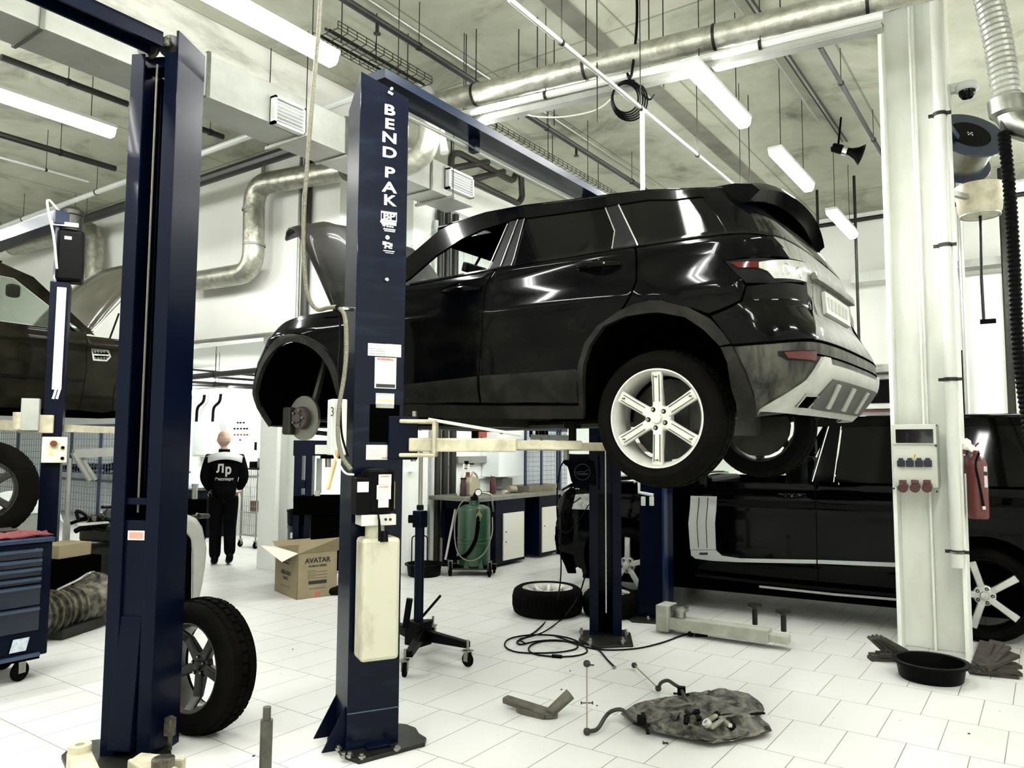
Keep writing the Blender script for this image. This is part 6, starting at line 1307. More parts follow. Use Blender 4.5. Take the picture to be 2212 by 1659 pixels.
# white drain elbow and foil elbow behind the lettered column
run('drain_pipe', 'white elbow pipe behind the top of the lettered column', [atY(800, 222, 5.6), atY(905, 190, 5.6), atY(925, 192, 5.6), atY(945, 250, 5.6), atY(960, 330, 5.6)], .045, mat('pipe_white', (.45, .46, .42), .4), hang=None, rad=.1)
t = thing('foil_duct', 'silver foil duct elbow dropping from the spiral duct beside the lettered column', 'duct', atY(925, 300, 5.55)); P = [atY(930, 232, 5.45), atY(925, 335, 5.45), atY(840, 372, 5.45)]; MB().tube(bend(P, .28, 7), .11, 24).build('tube', foil, t, smooth=True)
# black heating loop
hp_ = mat('lagged_pipe', (.004, .0035, .002), .5, n=(16, (.022, .018, .010), .6))
t = thing('heating_pipe_loop', 'looped dark heating pipes over the duct grille beside the blue crossbeam', 'heating pipe', atX(1050, 390, -5.93))
for pts in ([(973, 405), (975, 334), (990, 330), (1108, 392), (1116, 372)], [(980, 372), (1119, 440), (1128, 428), (1125, 372)], [(976, 364), (1054, 350)], [(1012, 389), (1088, 371)]):
    MB().tube(bend([atX(u, v, -5.93) for u, v in pts], .1), .043, 10).build('tube', hp_, t, smooth=True)
q = atX(1116, 372, -5.93); MB().cyl(q, (q.x, q.y, CZ), .012, n=6).build('hanger', dsteel, t); q = atX(975, 334, -5.93); MB().cyl(q, (q.x, q.y, CZ), .012, n=6).build('hanger', dsteel, t)
# downpipes on the cladding wall
for i, (u, r) in enumerate([(950, .05), (966, .045), (983, .05)]):
    q = atX(u, 560, -6.86); tag(MB().cyl((q.x, q.y, 0), (q.x, q.y, 4.9), r, n=14).build('downpipe', hp_, smooth=True), ['dark vertical downpipe on the cladding wall, next to the bench bay pillar', 'middle dark vertical downpipe on the cladding wall', 'dark vertical downpipe on the cladding wall, farthest from the bench bay pillar'][i], 'pipe')
q = atX(940, 560, -6.84); tag(MB().cyl((q.x, q.y, 0), (q.x, q.y, 4.6), .03, n=12).tube([(q.x, q.y, 4.6), (q.x, q.y+.0, 4.7)], .04, 12).build('downpipe', whitep, smooth=True), 'white vertical pipe between bench bay pillar and dark downpipes', 'pipe')
# coil of cable hanging from the track
q = atZ(1352, 160, 4.62); c = CP+(q-CP)*.985; t = thing('cable_coil', 'black coil of cable hanging below the cable track', 'cable', q)
k = MB(); cc_ = V((q.x, q.y, 4.30))
cen = CP+ray(1350, 215)*((q-CP).dot(FW)); 
for i in range(5):
    r_ = .115+.012*i; e = RT; pts = [cen+e*(math.cos(a)*r_*.9+.01*i)+V((0, 0, 1))*math.sin(a)*r_*1.05+FW*(.012*i-.03) for a in [2*math.pi*j/28 for j in range(28)]]; MB().tube(pts, .0075, 6, closed=True).build('loop', blk, t, smooth=True)
MB().tube(smooth_path([cen+V((.06, 0, .12)), cen+RT*.02+V((0, 0, .22)), V((q.x+.05, q.y, 4.6)), V((q.x+.1, q.y, 5.0)), V((q.x+.1, q.y, CZ))]), .012, 6).tube(smooth_path([cen+RT*.13+V((0, 0, .05)), cen+RT*.2, cen+RT*.24+V((0, 0, .04))]), .008, 6).build('tail', blk, t)
a = atZ(1330, 232, 4.55); run('slack_cable', 'thin slack cable curving below the track, beside the black coil', smooth_path([atZ(1130, 245, 4.57), atZ(1160, 252, 4.5), atZ(1220, 252, 4.45), atZ(1290, 236, 4.5), atZ(1335, 200, 4.57)]), .006, whitep, 'cable', 6)
t = thing('loudspeaker', 'black horn loudspeaker hanging from the ceiling near the small strip lights', 'loudspeaker', atZ(1835, 330, 5.0))
q = atZ(1825, 325, 5.0); dn = (RT*.75-V((0, 0, 1))*.35-FW*.35).normalized()
MB().lathe([(0, -.14), (.05, -.14), (.055, -.04), (.035, 0), (.045, .07), (.07, .13), (.11, .18), (.12, .19), (.10, .185), (.06, .13), (0, .10)], q, dn, 28).build('horn', blk, t, smooth=True)
MB().cyl(q-dn*.08, (q.x-.03, q.y, CZ), .012, n=8).bar(q-dn*.1-RT*.06, q-dn*.1+RT*.06, .02, .03).build('bracket', blk, t); MB().cyl(q-dn*.02, q+dn*.03, .06, n=16).build('collar', chrome, t)
# rods, and the pipe at the far wall
for i, (u, v, z) in enumerate([(1433, 125, 4.8), (1120, 200, 4.8), (1197, 215, 4.8), (1006, 210, 4.8), (1620, 420, 4.3), (1290, 200, 4.5)]):
    q = atZ(u, v, z); t = tag(MB().cyl((q.x, q.y, z-.25), (q.x, q.y, CZ), .005, n=6).build('threaded_rod', dsteel), 'bare threaded rod hanging from the ceiling near the spiral duct', 'rod', 'bare threaded rods near the spiral duct')
run('wall_pipe', 'black pipe along the top of the far wall', [(-6, YB-.1, 5.25), (4, YB-.1, 5.3)], .035, pb)
for i, (u, v0) in enumerate([(1765, 425), (1845, 395), (980, 0)][:2]):
    q = atZ(u, v0, 5.3); tag(MB().cyl((q.x, q.y, 2.9), (q.x, q.y, CZ), .02, n=8).build('suspended_pipe', dsteel), ['dark vertical pipe dropping behind the spoiler', 'dark vertical pipe dropping beside the far strip light'][i], 'pipe')
# ------------------------------------------------------------------ white column fittings
def onY(u, v, y=6.86): return atY(u, v, y)
yp = 6.74; x0 = onY(2036, 400, yp).x; z0 = onY(2060, 1225, yp).z
t = thing('downpipe', 'white drain pipe with metal clamps on the white steel column', 'pipe', (x0, yp, z0)); MB().cyl((x0, yp, z0), (x0, yp, CZ), .042, n=20).cyl((x0, yp, z0), (x0, yp, z0+.12), .05, n=20).build('tube', mat('pipe_white', (.45, .46, .42), .4), t, smooth=True)
for v in (245, 530, 820, 1190):
    z = onY(2040, v, yp).z; MB().lathe([(.043, -.014), (.05, -.014), (.05, .014), (.043, .014)], (x0, yp, z), n=20, closed=True).box(x0-.08, x0-.05, yp-.01, yp+.01, z-.012, z+.012).box(x0+.05, x0+.08, yp-.01, yp+.01, z-.012, z+.012).box(x0-.01, x0+.01, yp+.045, yp+.12, z-.01, z+.01).build('clamp', dsteel, t)
yq = 6.80; a, b_ = onY(1931, 1062, yq), onY(2022, 916, yq)
t = thing('socket_box', 'pale power socket panel with blue and dark red sockets on the white column', 'electrical panel', (a.x, yq, a.z)); pc_ = mat('panel_cream', (.44, .45, .39), .45)
zs = onY(1975, 960, yq).z
MB().box(a.x, b_.x, yq, yq+.17, a.z+.04, b_.z).build('box', pc_, t, bevel=.006)
k = MB().box(a.x+.0, b_.x, yq-.015, yq, zs, b_.z).build('window_frame', pc_, t, bevel=.004)
c0, c1 = onY(1936, 957, yq), onY(2016, 927, yq); MB().box(c0.x, c1.x, yq-.02, yq-.012, c0.z, c1.z).build('window_lid', mat('smoked_lid', (.006, .005, .006), .1, coat=.5), t, bevel=.003)
c0, c1 = onY(2000, 926, yq), onY(2014, 921, yq); MB().box(c0.x, c1.x, yq-.018, yq-.012, c0.z, c1.z).build('maker_label', paper, t)
q = onY(1976, 985, yq); FQ = Face((0, yq), 0)
MB().prism([q+V((-.028, -.001, -.02)), q+V((.028, -.001, -.02)), q+V((0, -.001, .026))], (0, -.002, 0)).build('warning_triangle', mat('label_yellow', (.5, .45, .2), .6), t); MB().bar(q+V((.004, -.004, .012)), q+V((-.004, -.004, -.012)), .004, .002, up=(0, 1, 0)).build('warning_bolt', ink, t)
sb2 = mat('socket_blue', (.002, .004, .014), .4); sr = mat('socket_red', (.05, .006, .006), .4, coat=.2)
for u in (1947, 1966, 1986, 2005): q = onY(u, 1001, yq); s_ = MB().cbox(q+V((0, -.012, 0)), .055, .025, .055).cbox(q+V((0, -.012, .033)), .034, .022, .02).build('socket', sb2, t, bevel=.006)
for u in (1952, 1978, 2004): q = onY(u, 1050, yq); MB().cyl(q+V((0, .0, 0)), q+V((0, -.06, -.015)), .036, n=20).cbox(q+V((0, -.03, .035)), .05, .05, .03).build('industrial_socket', sr, t, bevel=.004)
for u, v in ((1931, 921), (2022, 919), (2022, 963), (1931, 1055), (2024, 1062)): q = onY(u, v, yq); MB().cyl(q, q+V((0, -.012, 0)), .008, n=8).build('screw', dsteel, t)
MB().cyl((-.83, 6.97, b_.z), (-.83, 6.97, CZ), .01, n=8).box(a.x, b_.x, yq+.17, 7.0, a.z+.1, a.z+.14).box(a.x, b_.x, yq+.17, 7.0, b_.z-.1, b_.z-.06).build('mounting_rail', wc, t)
# fire extinguisher
ye = 6.9; c = onY(2112, 1060, ye); z0, z1 = onY(2112, 1120, ye).z, onY(2112, 990, ye).z; rr = .072
t = thing('fire_extinguisher', 'dark red fire extinguisher with black hose hung on the white column', 'fire extinguisher', (c.x, ye, z0))
MB().lathe([(0, 0), (rr*.9, 0), (rr, .015), (rr, z1-z0-.05), (rr*.8, z1-z0-.01), (rr*.35, z1-z0+.02), (rr*.3, z1-z0+.06), (0, z1-z0+.06)], (c.x, ye, z0), n=32).build('cylinder', red, t, smooth=True)
MB().box(c.x-.05, c.x+.02, ye-.012, ye+.012, z1+.03, z1+.05).bar((c.x-.04, ye, z1+.05), (c.x+.02, ye, z1+.12), .02, .012).build('valve_handle', red, t)
MB().tube(smooth_path([(c.x+.02, ye-.02, z1+.04), (c.x+.0, ye-.09, z1-.05), (c.x+.02, ye-.085, z1-.2), (c.x+.04, ye-.08, z1-.36)]), .009).build('hose', blk, t, smooth=True); MB().cyl((c.x+.04, ye-.08, z1-.36), (c.x+.043, ye-.08, z1-.385), .012, n=10).build('nozzle', whitep, t)
MB().box(-.56, c.x-rr+.01, ye+.03, ye+.045, z1-.12, z1+.02).box(c.x-.14, c.x-.07, ye+.0, ye+.03, z1+.03, z1+.09).build('wall_bracket', red, t)
FE = Face((0, ye-.066), 0)
k = MB().box(c.x+.045, c.x+.07, ye-.052, ye-.03, z1-.22, z1-.06).build('label', paper, t); MB().box(c.x+.046, c.x+.071, ye-.054, ye-.03, z1-.13, z1-.10).build('label_mark', sb2, t)
q = onY(2090, 965, ye); k = MB()
for i in range(5): k.cbox(q+V((random.uniform(-.04, .04), 0, random.uniform(-.02, .05))), .05, .04, .05, random.random(), random.random(), random.random())
tag(k.build('crumpled_paper', mat('bright_paper', (.8, .8, .74), .8), bevel=.008), 'crumpled white paper stuck above the fire extinguisher', 'paper')
# dome camera
q = onY(2082, 195, 6.95); t = thing('dome_camera', 'white dome camera on a bracket at the white column', 'camera', q)
MB().box(-.56, q.x-.02, 6.93, 6.99, q.z+.0, q.z+.07).box(-.56, -.545, 6.9, 7.02, q.z-.12, q.z+.04).lathe([(.0, .06), (.07, .055), (.085, .03), (.085, -.0), (.07, -.01), (0, -.01)], (q.x+.02, 6.96, q.z), n=28).build('housing', whitep, t, smooth=True)
MB().lathe([(.062, -.0), (.058, -.03), (.04, -.055), (.0, -.068)], (q.x+.02, 6.96, q.z-.01), n=24).build('dome', glass_d, t, smooth=True)
# hose reel
c = atY(2120, 310, 6.9); t = thing('hose_reel', 'large blue hose reel with black hub, high beside the white column', 'hose reel', c)
axr = (FW*.80-UP*.60).normalized(); rb = mat('reel_blue', (.002, .010, .036), .35, coat=.1)
c_hi = atY(2094, 292, 7.42); RR = .30
for s_ in (0, 1):
    q = c_hi+axr*(.27*s_); MB().lathe([(.10, -.008), (RR-.005, -.008), (RR, 0), (RR-.005, .008), (.10, .008)], q, axr, 48, closed=True).build('flange', rb, t, smooth=True)
MB().lathe([(.0, -.012), (.17, -.012), (.18, 0.0), (.18, .01), (0, .01)], c_hi, axr, 36).build('hub_plate', blk, t, smooth=True)
MB().cyl(c_hi, c_hi+axr*.27, .235, n=40).build('drum', steel, t, smooth=True)
for i in range(5): a_ = i*1.571; u = axr.orthogonal().normalized(); w2 = axr.cross(u); q = c_hi-axr*.012+(u*math.cos(a_)+w2*math.sin(a_))*(.022 if i else 0); MB().cyl(q, q-axr*.006, .006, n=8).build('hub_bolt', whitep, t)
MB().bar((-.60, 7.12, c_hi.z), (c_hi+axr*.13)[:], .06, .06).build('arm', rb, t)
a = atY(2116, 432, 7.5); MB().lathe([(.14, -.14), (.165, -.1), (.185, .1), (.185, .12), (0, .12)], a, (0, 0, 1), 28).build('cream_bowl', cream, t, smooth=True); MB().lathe([(.145, -.012), (.155, -.012), (.155, 0), (.145, 0)], a+V((0, 0, -.13)), n=28, closed=True).build('bowl_rim', galv, t)
MB().tube([a+V((0, 0, -.14)), atY(2120, 600, 7.2), atY(2125, 690, 7.2)], .012).build('drop_cable', dsteel, t); q = atY(2136, 694, 7.2); MB().cyl(q+V((-.06, 0, 0)), q+V((.05, 0, -.0)), .02, n=10).build('cable_plug', blk, t)
MB().bar((-.60, 7.15, a.z), a, .04, .04).build('stem', galv, t)
# grey ribbed duct and black extraction hose
P = [atY(2120, -60, 6.6), atY(2150, 60, 6.6), atY(2178, 230, 6.6)]; t = thing('flexible_duct', 'grey ribbed flexible duct coming down beside the hose reel', 'duct', P[2])
P[0] = P[1]+(P[0]-P[1])*2.2
def ribbed(pts, r, pitch, dep, name, mt, parent, n=16):
    pts = smooth_path(pts, 14); L = [0]
    for a, b_ in zip(pts, pts[1:]): L.append(L[-1]+(b_-a).length)
    N = int(L[-1]/pitch)*2; out = []; rs = []; j = 0
    for i in range(N+1):
        s_ = L[-1]*i/N
        while j < len(L)-2 and L[j+1] < s_: j += 1
        out.append(pts[j].lerp(pts[j+1], (s_-L[j])/max(1e-6, L[j+1]-L[j]))); rs.append(r if i % 2 else r-dep)
    return MB().tube(out, rs, n).build(name, mt, parent, smooth=False)
ribbed(P, .10, .045, .008, 'tube', galv, t, 20)
q = atY(2192, 268, 6.6); MB().lathe([(.11, -.06), (.13, -.05), (.13, .06), (.11, .08)], P[2], P[2]-P[1], 28).build('collar', steel, t, smooth=True); MB().tube(bend([P[2], q, q+V((.15, 0, -.1))], .08), .10, 20).build('elbow', steel, t, smooth=True)
t = thing('exhaust_hose', 'black ribbed exhaust hose hanging at the picture edge beside the column', 'hose', atY(2200, 800, 6.6))
ribbed([atY(2168, 285, 6.55), atY(2180, 400, 6.55), atY(2190, 560, 6.55), atY(2200, 760, 6.55), atY(2230, 980, 6.55)], .045, .035, .010, 'tube', blk, t, 14)
MB().cyl(atY(2168, 285, 6.55), atY(2168, 285, 6.55)+V((0, 0, 1.2)), .02, n=8).build('support_rod', dsteel, t)
# ------------------------------------------------------------------ far wall beyond the cars
yw = YB
def fw2(u0, v0, u1, v1, y, dp, name, mt, label=None, cat=None, **k):
    a, b_ = atY(u0, v1, y), atY(u1, v0, y); o = MB().box(a.x, b_.x, y, y+dp, a.z, b_.z).build(name, mt, None, **k); return tag(o, label, cat) if label else struct(o)
fw2(1838, 572, 2200, 590, yw-.4, .4, 'beam_far_wall', white)
fw2(2066, 548, 2200, 580, yw-.9, .3, 'beam_far_wall_side', galv)
fw2(1845, 820, 1935, 872, yw-.03, .03, 'window_1', blk); fw2(1838, 872, 1940, 884, yw-.14, .14, 'window_1_sill', white); fw2(1835, 808, 1940, 822, yw-.12, .12, 'window_1_lintel', galv)
fw2(1838, 884, 1940, 890, yw-.2, .2, 'trim_red_rail', red)
fw2(1860, 786, 1925, 806, yw-.3, .3, 'vent_box', galv, 'grey box with white slats above the dark far window', 'vent', bevel=.01); a, b_ = atY(1868, 797, yw-.31), atY(1905, 794, yw-.31); MB().box(a.x, b_.x, yw-.31, yw-.3, a.z, b_.z).build('slat', whitep, [o for o in bpy.data.objects if o.name == 'vent_box'][0])
struct(fw2(2098, 590, 2172, 920, yw-1.0, .4, 'pillar_far', white)); struct(fw2(2074, 755, 2102, 905, yw-.05, .05, 'door_1', blk))
for i, (u, r) in enumerate([(2086, .02), (2080, .02), (2178, .05)]):
    a = atY(u, 700, yw-1.1); tag(MB().cyl((a.x, a.y, .3), (a.x, a.y, CZ), r, n=10).build('riser_pipe', [whitep, galv, dsteel][i], smooth=True), ['white riser pipe before the dark far door', 'grey riser pipe beside the white one at the far door', 'dark riser pipe right of the far pillar'][i], 'pipe')
[o for o in bpy.data.objects if o.name.startswith('riser_pipe')][-1]['label'] = 'thick dark riser pipe beside the far white pillar'
# ------------------------------------------------------------------ bench bay
xf = -5.98; yb0, yb1 = 7.95, atX(1213, 1198, xf).y; zt = atX(1215, 1072, xf).z; zt = .93
t = thing('workbench', 'blue framed workbench with two white doors and a grey top', 'workbench', (-6.4, 8.8, 0))
MB().box(-6.78, xf+.03, yb0-.25, yb1+.05, zt-.05, zt).build('worktop', mat('worktop_grey', (.15, .15, .12), .6, n=(5, (.06, .06, .045), .7)), t, bevel=.004)
def by(u): return atX(u, 1150, xf).y
for y0, y1, nm in [(by(1072), by(1135), 0), (by(1166), yb1, 1)]:
    MB().box(-6.75, xf-.01, y0, y1, .04, zt-.05).build('cabinet', navy, t)
    a0, a1 = (by(1087), by(1131)) if nm == 0 else (by(1171), by(1206))
    z1, z0 = (atX(1100, 1108, xf).z, atX(1100, 1220, xf).z) if nm == 0 else (atX(1190, 1094, xf).z, atX(1190, 1203, xf).z)
    d_ = MB().box(xf-.01, xf+.01, a0, a1, max(.08, z0), z1).build('door', mat('door_white', (.50, .50, .45), .5, n=(4, (.5, .48, .38), .6)), t, bevel=.003)
    for z in ((.45, .32) if nm == 0 else (.45,)): MB().cyl((xf+.01, a0+.05, z), (xf+.016, a0+.05, z), .01, n=10).build('keyhole', ink, d_)
MB().box(-6.75, xf-.2, yb0, yb1, .75, zt-.05).box(-6.74, -6.7, yb0, yb1, 0, .8).build('frame', navy, t); 
for y in (yb0+.02, yb1-.04): MB().box(xf-.06, xf-.01, y-.02, y+.03, 0, zt-.05).build('leg', navy, t)
def onx(u, x=-6.35): return atX(u, 1065, x).y
# things on the bench
y0 = onx(1112); y1 = onx(1182)
q = V((-6.3, (y0+y1)/2, zt)); k = MB(); L, W, H = (y1-y0)*.95, .36, .09
def trayv(l, w_, z): return [(q.x-w_/2, q.y-l/2, z), (q.x+w_/2, q.y-l/2, z), (q.x+w_/2, q.y+l/2, z), (q.x-w_/2, q.y+l/2, z)]
vs = trayv(L*.86, W*.8, zt)+trayv(L, W, zt+H)+trayv(L*.97, W*.95, zt+H)+trayv(L*.84, W*.76, zt+.01)
k.add(vs, [(3, 2, 1, 0)]+[(i+j*4, (i+1) % 4+j*4, (i+1) % 4+4+j*4, i+4+j*4) for j in range(3) for i in range(4)]+[(12, 13, 14, 15)])
tag(k.build('metal_tray', mat('tray_tan', (.30, .28, .2), .5, .3, n=(9, (.14, .13, .09), .7))), 'tan metal tray with sloping sides on the workbench', 'tray')
y_ = onx(1098); tag(MB().cyl((-6.25, y_-.14, zt+.05), (-6.25, y_+.02, zt+.05), .05, n=20).build('tin_can', mat('tray_tan', (.30, .28, .2), .5), smooth=True), 'tin can lying on its side beside the tan tray', 'can')
bottle((-6.35, onx(1064), zt), .042, .26, 'slim dark red aerosol can with pale cap on the bench, nearest the tan tray', mat('maroon', (.06, .01, .015), .3), whitep, 'aerosol_can', .8)
bottle((-6.35, onx(1001), zt), .045, .24, 'dark aerosol can behind the leaning white rods', mat('dark_maroon', (.025, .008, .012), .3), blk, 'aerosol_can', .8)
y_ = onx(1024); t = thing('jerry_can', 'beige plastic oil can with handle and red cap on the bench', 'oil can', (-6.4, y_, zt)); jm = mat('beige_plastic', (.30, .27, .18), .45)
MB().prism([(-6.46, y_-.12, zt), (-6.46, y_+.12, zt), (-6.46, y_+.12, zt+.17), (-6.46, y_+.04, zt+.24), (-6.46, y_-.06, zt+.27), (-6.46, y_-.12, zt+.17)], (.13, 0, 0)).build('body', jm, t, bevel=.015)
MB().tube(bend([(-6.395, y_-.0, zt+.25), (-6.395, y_+.03, zt+.32), (-6.395, y_+.13, zt+.25), (-6.395, y_+.13, zt+.15)], .04), .014).build('handle', jm, t); MB().cyl((-6.395, y_-.08, zt+.26), (-6.395, y_-.08, zt+.31), .028, n=14).build('cap', red, t)
y_ = onx(1076); tag(MB().tube([(-6.2, y_-.08, zt+.025), (-6.2, y_+.0, zt+.03), (-6.25, y_+.06, zt+.02)], [.03, .02, .01], 10).build('funnel', alu, smooth=True), 'small pale funnel lying on the bench edge', 'funnel')
tag(MB().bar((-6.15, onx(1085), zt+.015), (-6.1, onx(1097), zt+.015), .02, .01).build('spanner', dsteel), 'short dark spanner on the bench front', 'spanner')
# wall units
def wx(u0, v0, u1, v1, x, dp, name, mt, label, cat, **k): a, b_ = atX(u0, v1, x), atX(u1, v0, x); return tag(MB().box(x-dp, x, a.y, b_.y, a.z, b_.z).build(name, mt, **k), label, cat)
wx(1078, 925, 1137, 1031, -6.62, .32, 'wall_unit', wallb, 'white wall cupboard over the bench behind the tan tray', 'cupboard', bevel=.005)
wx(990, 985, 1068, 1001, -6.85, .09, 'light_rail', galv, 'pale grey panel rail on the wall over the green tank', 'panel')
wx(1085, 1032, 1107, 1056, -6.8, .14, 'socket_strip', galv, 'grey panel under the white wall cupboard', 'panel')
wx(880, 1011, 897, 1019, -6.55, .06, 'wall_ledge', wallb, 'small white ledge on the bench bay pillar', 'ledge')
run('wall_hose', 'pale hose clipped along the wall above the bench', [atX(1010, 1045, -6.9), atX(1040, 1030, -6.9), atX(1062, 1033, -6.9), atX(1068, 1020, -6.9)], .02, whitep, 'hose')
wx(1043, 925, 1064, 944, -6.85, .1, 'red_crate', mat('crate_red', (.30, .05, .03), .5), 'orange-red crate on the bay wall above the arm', 'crate')
# blue mesh partition past the bench
xm = -6.3; ya, yz = atX(1137, 1000, xm).y, atX(1226, 1000, xm).y; zm1 = atX(1170, 927, xm).z
t = thing('mesh_partition', 'blue framed wire mesh partition behind the workbench end', 'partition', (xm, ya, 0))
for u in (1137, 1171, 1206, 1211): y = atX(u, 1000, xm).y; MB().box(xm-.03, xm+.0, y-.02, y+.02, 0, zm1).build('post', blue, t)
for z in (zm1, .1): MB().box(xm-.03, xm, ya, yz, z-.03, z+.03).build('rail', blue, t)
k = MB(); n = 36
for i in range(n+1): y = ya+(yz-ya)*i/n; k.box(xm-.018, xm-.012, y-.003, y+.003, .1, zm1)
for i in range(26): z = .1+(zm1-.1)*i/25; k.box(xm-.018, xm-.012, ya, yz, z-.003, z+.003)
k.build('wire_mesh', mat('wire_blue', (.12, .18, .28), .5), t)
# green oil drainer
g = atZ(1023, 1240); g.z = 0; R_ = .205
FG = (g-CP); FG.z = 0; FG.normalize(); RG = V((FG.y, -FG.x, 0))
t = thing('oil_drainer', 'green wheeled oil drainer tank with gauge and black hose', 'oil drainer', g)
z0 = .10; z1 = 1.62-(1095-959)/1645*9.2; z1 = .86
MB().lathe([(0, z0), (R_*.9, z0+.005), (R_, z0+.03), (R_, .38), (R_+.006, .385), (R_+.006, .395), (R_, .40), (R_, .43), (R_+.006, .435), (R_+.006, .445), (R_, .45), (R_, z1-.08), (R_*.95, z1-.04), (R_*.6, z1-.005), (R_*.32, z1), (R_*.32, z1+.05), (0, z1+.05)], g, n=40).build('tank', green, t, smooth=True)
q = g+V((0, 0, z1+.05)); MB().cyl(q, q+V((0, 0, .05)), .05, n=16).cyl(q+V((0, 0, .04)), q+V((0, 0, .09))+RG*.02, .025, n=12).build('valve_head', blk, t)
q = q+RG*.05+V((0, 0, .10)); MB().cyl(q+FG*.02, q-FG*.03, .045, n=24).build('gauge', blk, t, smooth=True); MB().cyl(q-FG*.03, q-FG*.033, .036, n=24).build('gauge_face', paper, t)
MB().tube(bend([g+RG*.08+V((0, 0, z1+.14))+FG*.1, g+RG*.22+V((0, 0, z1+.13))+FG*.1, g+RG*.24+V((0, 0, z1-.1))+FG*.1], .06), .012).build('push_handle', steel, t, smooth=True)
ang2 = math.atan2(RG.y, RG.x)
MB().cbox(g+V((0, 0, .09)), .56, .3, .03, ang2).build('base_tray', blkm, t, bevel=.008)
MB().bar(g-RG*.3-FG*.16+V((0, 0, .09)), g+RG*.18-FG*.20+V((0, 0, .09)), .02, .02).build('axle', dsteel, t)
for q_, r in ((-RG*.29-FG*.14, .085), (RG*.19-FG*.22, .085)): castor(g+q_, r, t, RG+FG*.2)
castor(g+RG*.26+FG*.08, .05, t, RG)
hs = g+RG*.06-FG*(R_+.02)
MB().tube(smooth_path([hs+V((0, 0, z1-.12)), hs+V((0, 0, .66))-RG*.01, hs-RG*.04+V((0, 0, .45)), hs-RG*.14+V((0, 0, .28)), g-RG*.20-FG*.16+V((0, 0, .22)), g-RG*.3-FG*.05+V((0, 0, .20))]), .024, 10).build('suction_hose', blkm, t, smooth=True)
MB().cyl(hs+V((0, 0, .68)), hs+V((0, 0, .78)), .022, n=12).cbox(hs+V((0, 0, .74)), .06, .04, .04).tube([hs+V((0, 0, .78)), hs+V((.02, 0, .83)), hs+V((-.01, 0, .84))], .01).build('brass_valve', mat('brass_dull', (.30, .26, .13), .35, .9), t)
MB().tube(smooth_path([g-RG*.02+V((0, 0, z1+.12))-FG*.05, g-RG*.18+V((0, 0, z1))-FG*.1, g-RG*.24+V((0, 0, .6))-FG*.1, g-RG*.20+V((0, 0, .3))-FG*.2, g-RG*.05+V((0, 0, .20))-FG*.25, g+RG*.12+V((0, 0, .28))-FG*.24, g+RG*.22+V((0, 0, .5))-FG*.16, g+RG*.23+V((0, 0, .7))]), .008, 8).build('thin_hose', mat('hose_olive', (.10, .10, .06), .5), t, smooth=True)
for q_ in (-.09, .09): MB().prism([g+RG*(q_-.03)-FG*.19+V((0, 0, .1)), g+RG*(q_+.03)-FG*.19+V((0, 0, .1)), g+RG*q_-FG*.19+V((0, 0, .22))], -FG*.012).build('foot_bracket', green, t)
# leaning white frame
t = thing('trolley_handle', 'pair of white rods with cross bars leaning beside the green tank', 'trolley', atZ(962, 1222))
a, b_ = atZ(962, 1222)+V((0, 0, .08)), atY(1003, 1002, 8.05); c, d = a+RG*.16+FG*.02, b_+RG*.06
for p, q in ((a, b_), (c, d)): MB().cyl(p, q, .016, n=10).build('rod', mat('rod_white', (.6, .6, .52), .5), t)
for f in (.55, .72, .95): MB().cyl(a.lerp(b_, f), c.lerp(d, f), .008, n=8).build('rung', dsteel, t)
MB().cbox(c+V((0, 0, .0)), .2, .12, .08, ang2).build('foot', blk, t, bevel=.01); MB().cyl(b_+RG*.03, b_+RG*.03+V((0, 0, .04)), .03, n=12).cyl(b_+RG*.02, b_+RG*.13, .01, n=8).build('grip', blk, t)
# white canister, black drain pan
q = atZ(965, 1222)+FG*.35; q.z = 0; t = thing('canister', 'dirty white plastic canister standing behind the green tank', 'canister', q); MB().cbox(q+V((0, 0, .17)), .26, .2, .34, ang2).build('body', mat('canister_white', (.5, .48, .4), .5, n=(8, (.2, .19, .14), .7)), t, bevel=.03); MB().cyl(q+V((0, 0, .34)), q+V((0, 0, .37)), .03, n=14).build('cap', red, t)
def pan(q, r, h, name, label, lip=.02, mt=None, n=40, spout=None):
    t = thing(name, label, 'drain pan', q); MB().lathe([(0, 0), (r*.86, 0), (r*.9, .01), (r*.97, h-.02), (r+lip, h-.015), (r+lip, h), (r*.95, h), (r*.88, .02), (0, .02)], q, n=n).build('bowl', mt or blk, t, smooth=True); return t
q = atZ(912, 1250)+V((-.13, .18, 0)); q.z = 0; pt = pan(q, .22, .15, 'drain_pan', 'black round drain pan by the bench bay pillar, with a spout toward the tank'); MB().bar(q+RG*.22+V((0, 0, .13)), q+RG*.34+V((0, 0, .13)), .08, .03).build('spout', blk, pt)
# transmission jack
j = atZ(903, 1412); j.z = 0
t = thing('transmission_jack', 'tall blue transmission jack with steel ram on castor legs, behind the lettered column', 'jack', j)
MB().cyl(j+V((0, 0, .12)), j+V((0, 0, 1.08)), .037, n=20).build('column', navy, t, smooth=True); MB().cyl(j+V((0, 0, 1.0)), j+V((0, 0, 1.60)), .016, n=16).build('ram', mat('ram_steel', (.30, .30, .26), .3, .8), t, smooth=True)
MB().cbox(j+V((0, 0, 1.03)), .085, .085, .13).cyl(j+V((0, 0, 1.1)), j+V((0, 0, 1.14)), .028, n=16).build('head_collar', navy, t, bevel=.006)
MB().cyl(j-RT*.03+V((0, 0, 1.03)), j-RT*.09+V((0, 0, 1.03)), .032, n=16).build('lock_knob', blk, t, smooth=True)
FJ2 = (j-CP); FJ2.z = 0; FJ2.normalize(); RJ = V((FJ2.y, -FJ2.x, 0))
MB().tube(bend([j-RJ*.06+V((0, 0, .62)), j-RJ*.06+V((0, 0, .90)), j+RJ*.06+V((0, 0, .90)), j+RJ*.06+V((0, 0, .62))], .03), .005).build('wire_handle', blk, t)
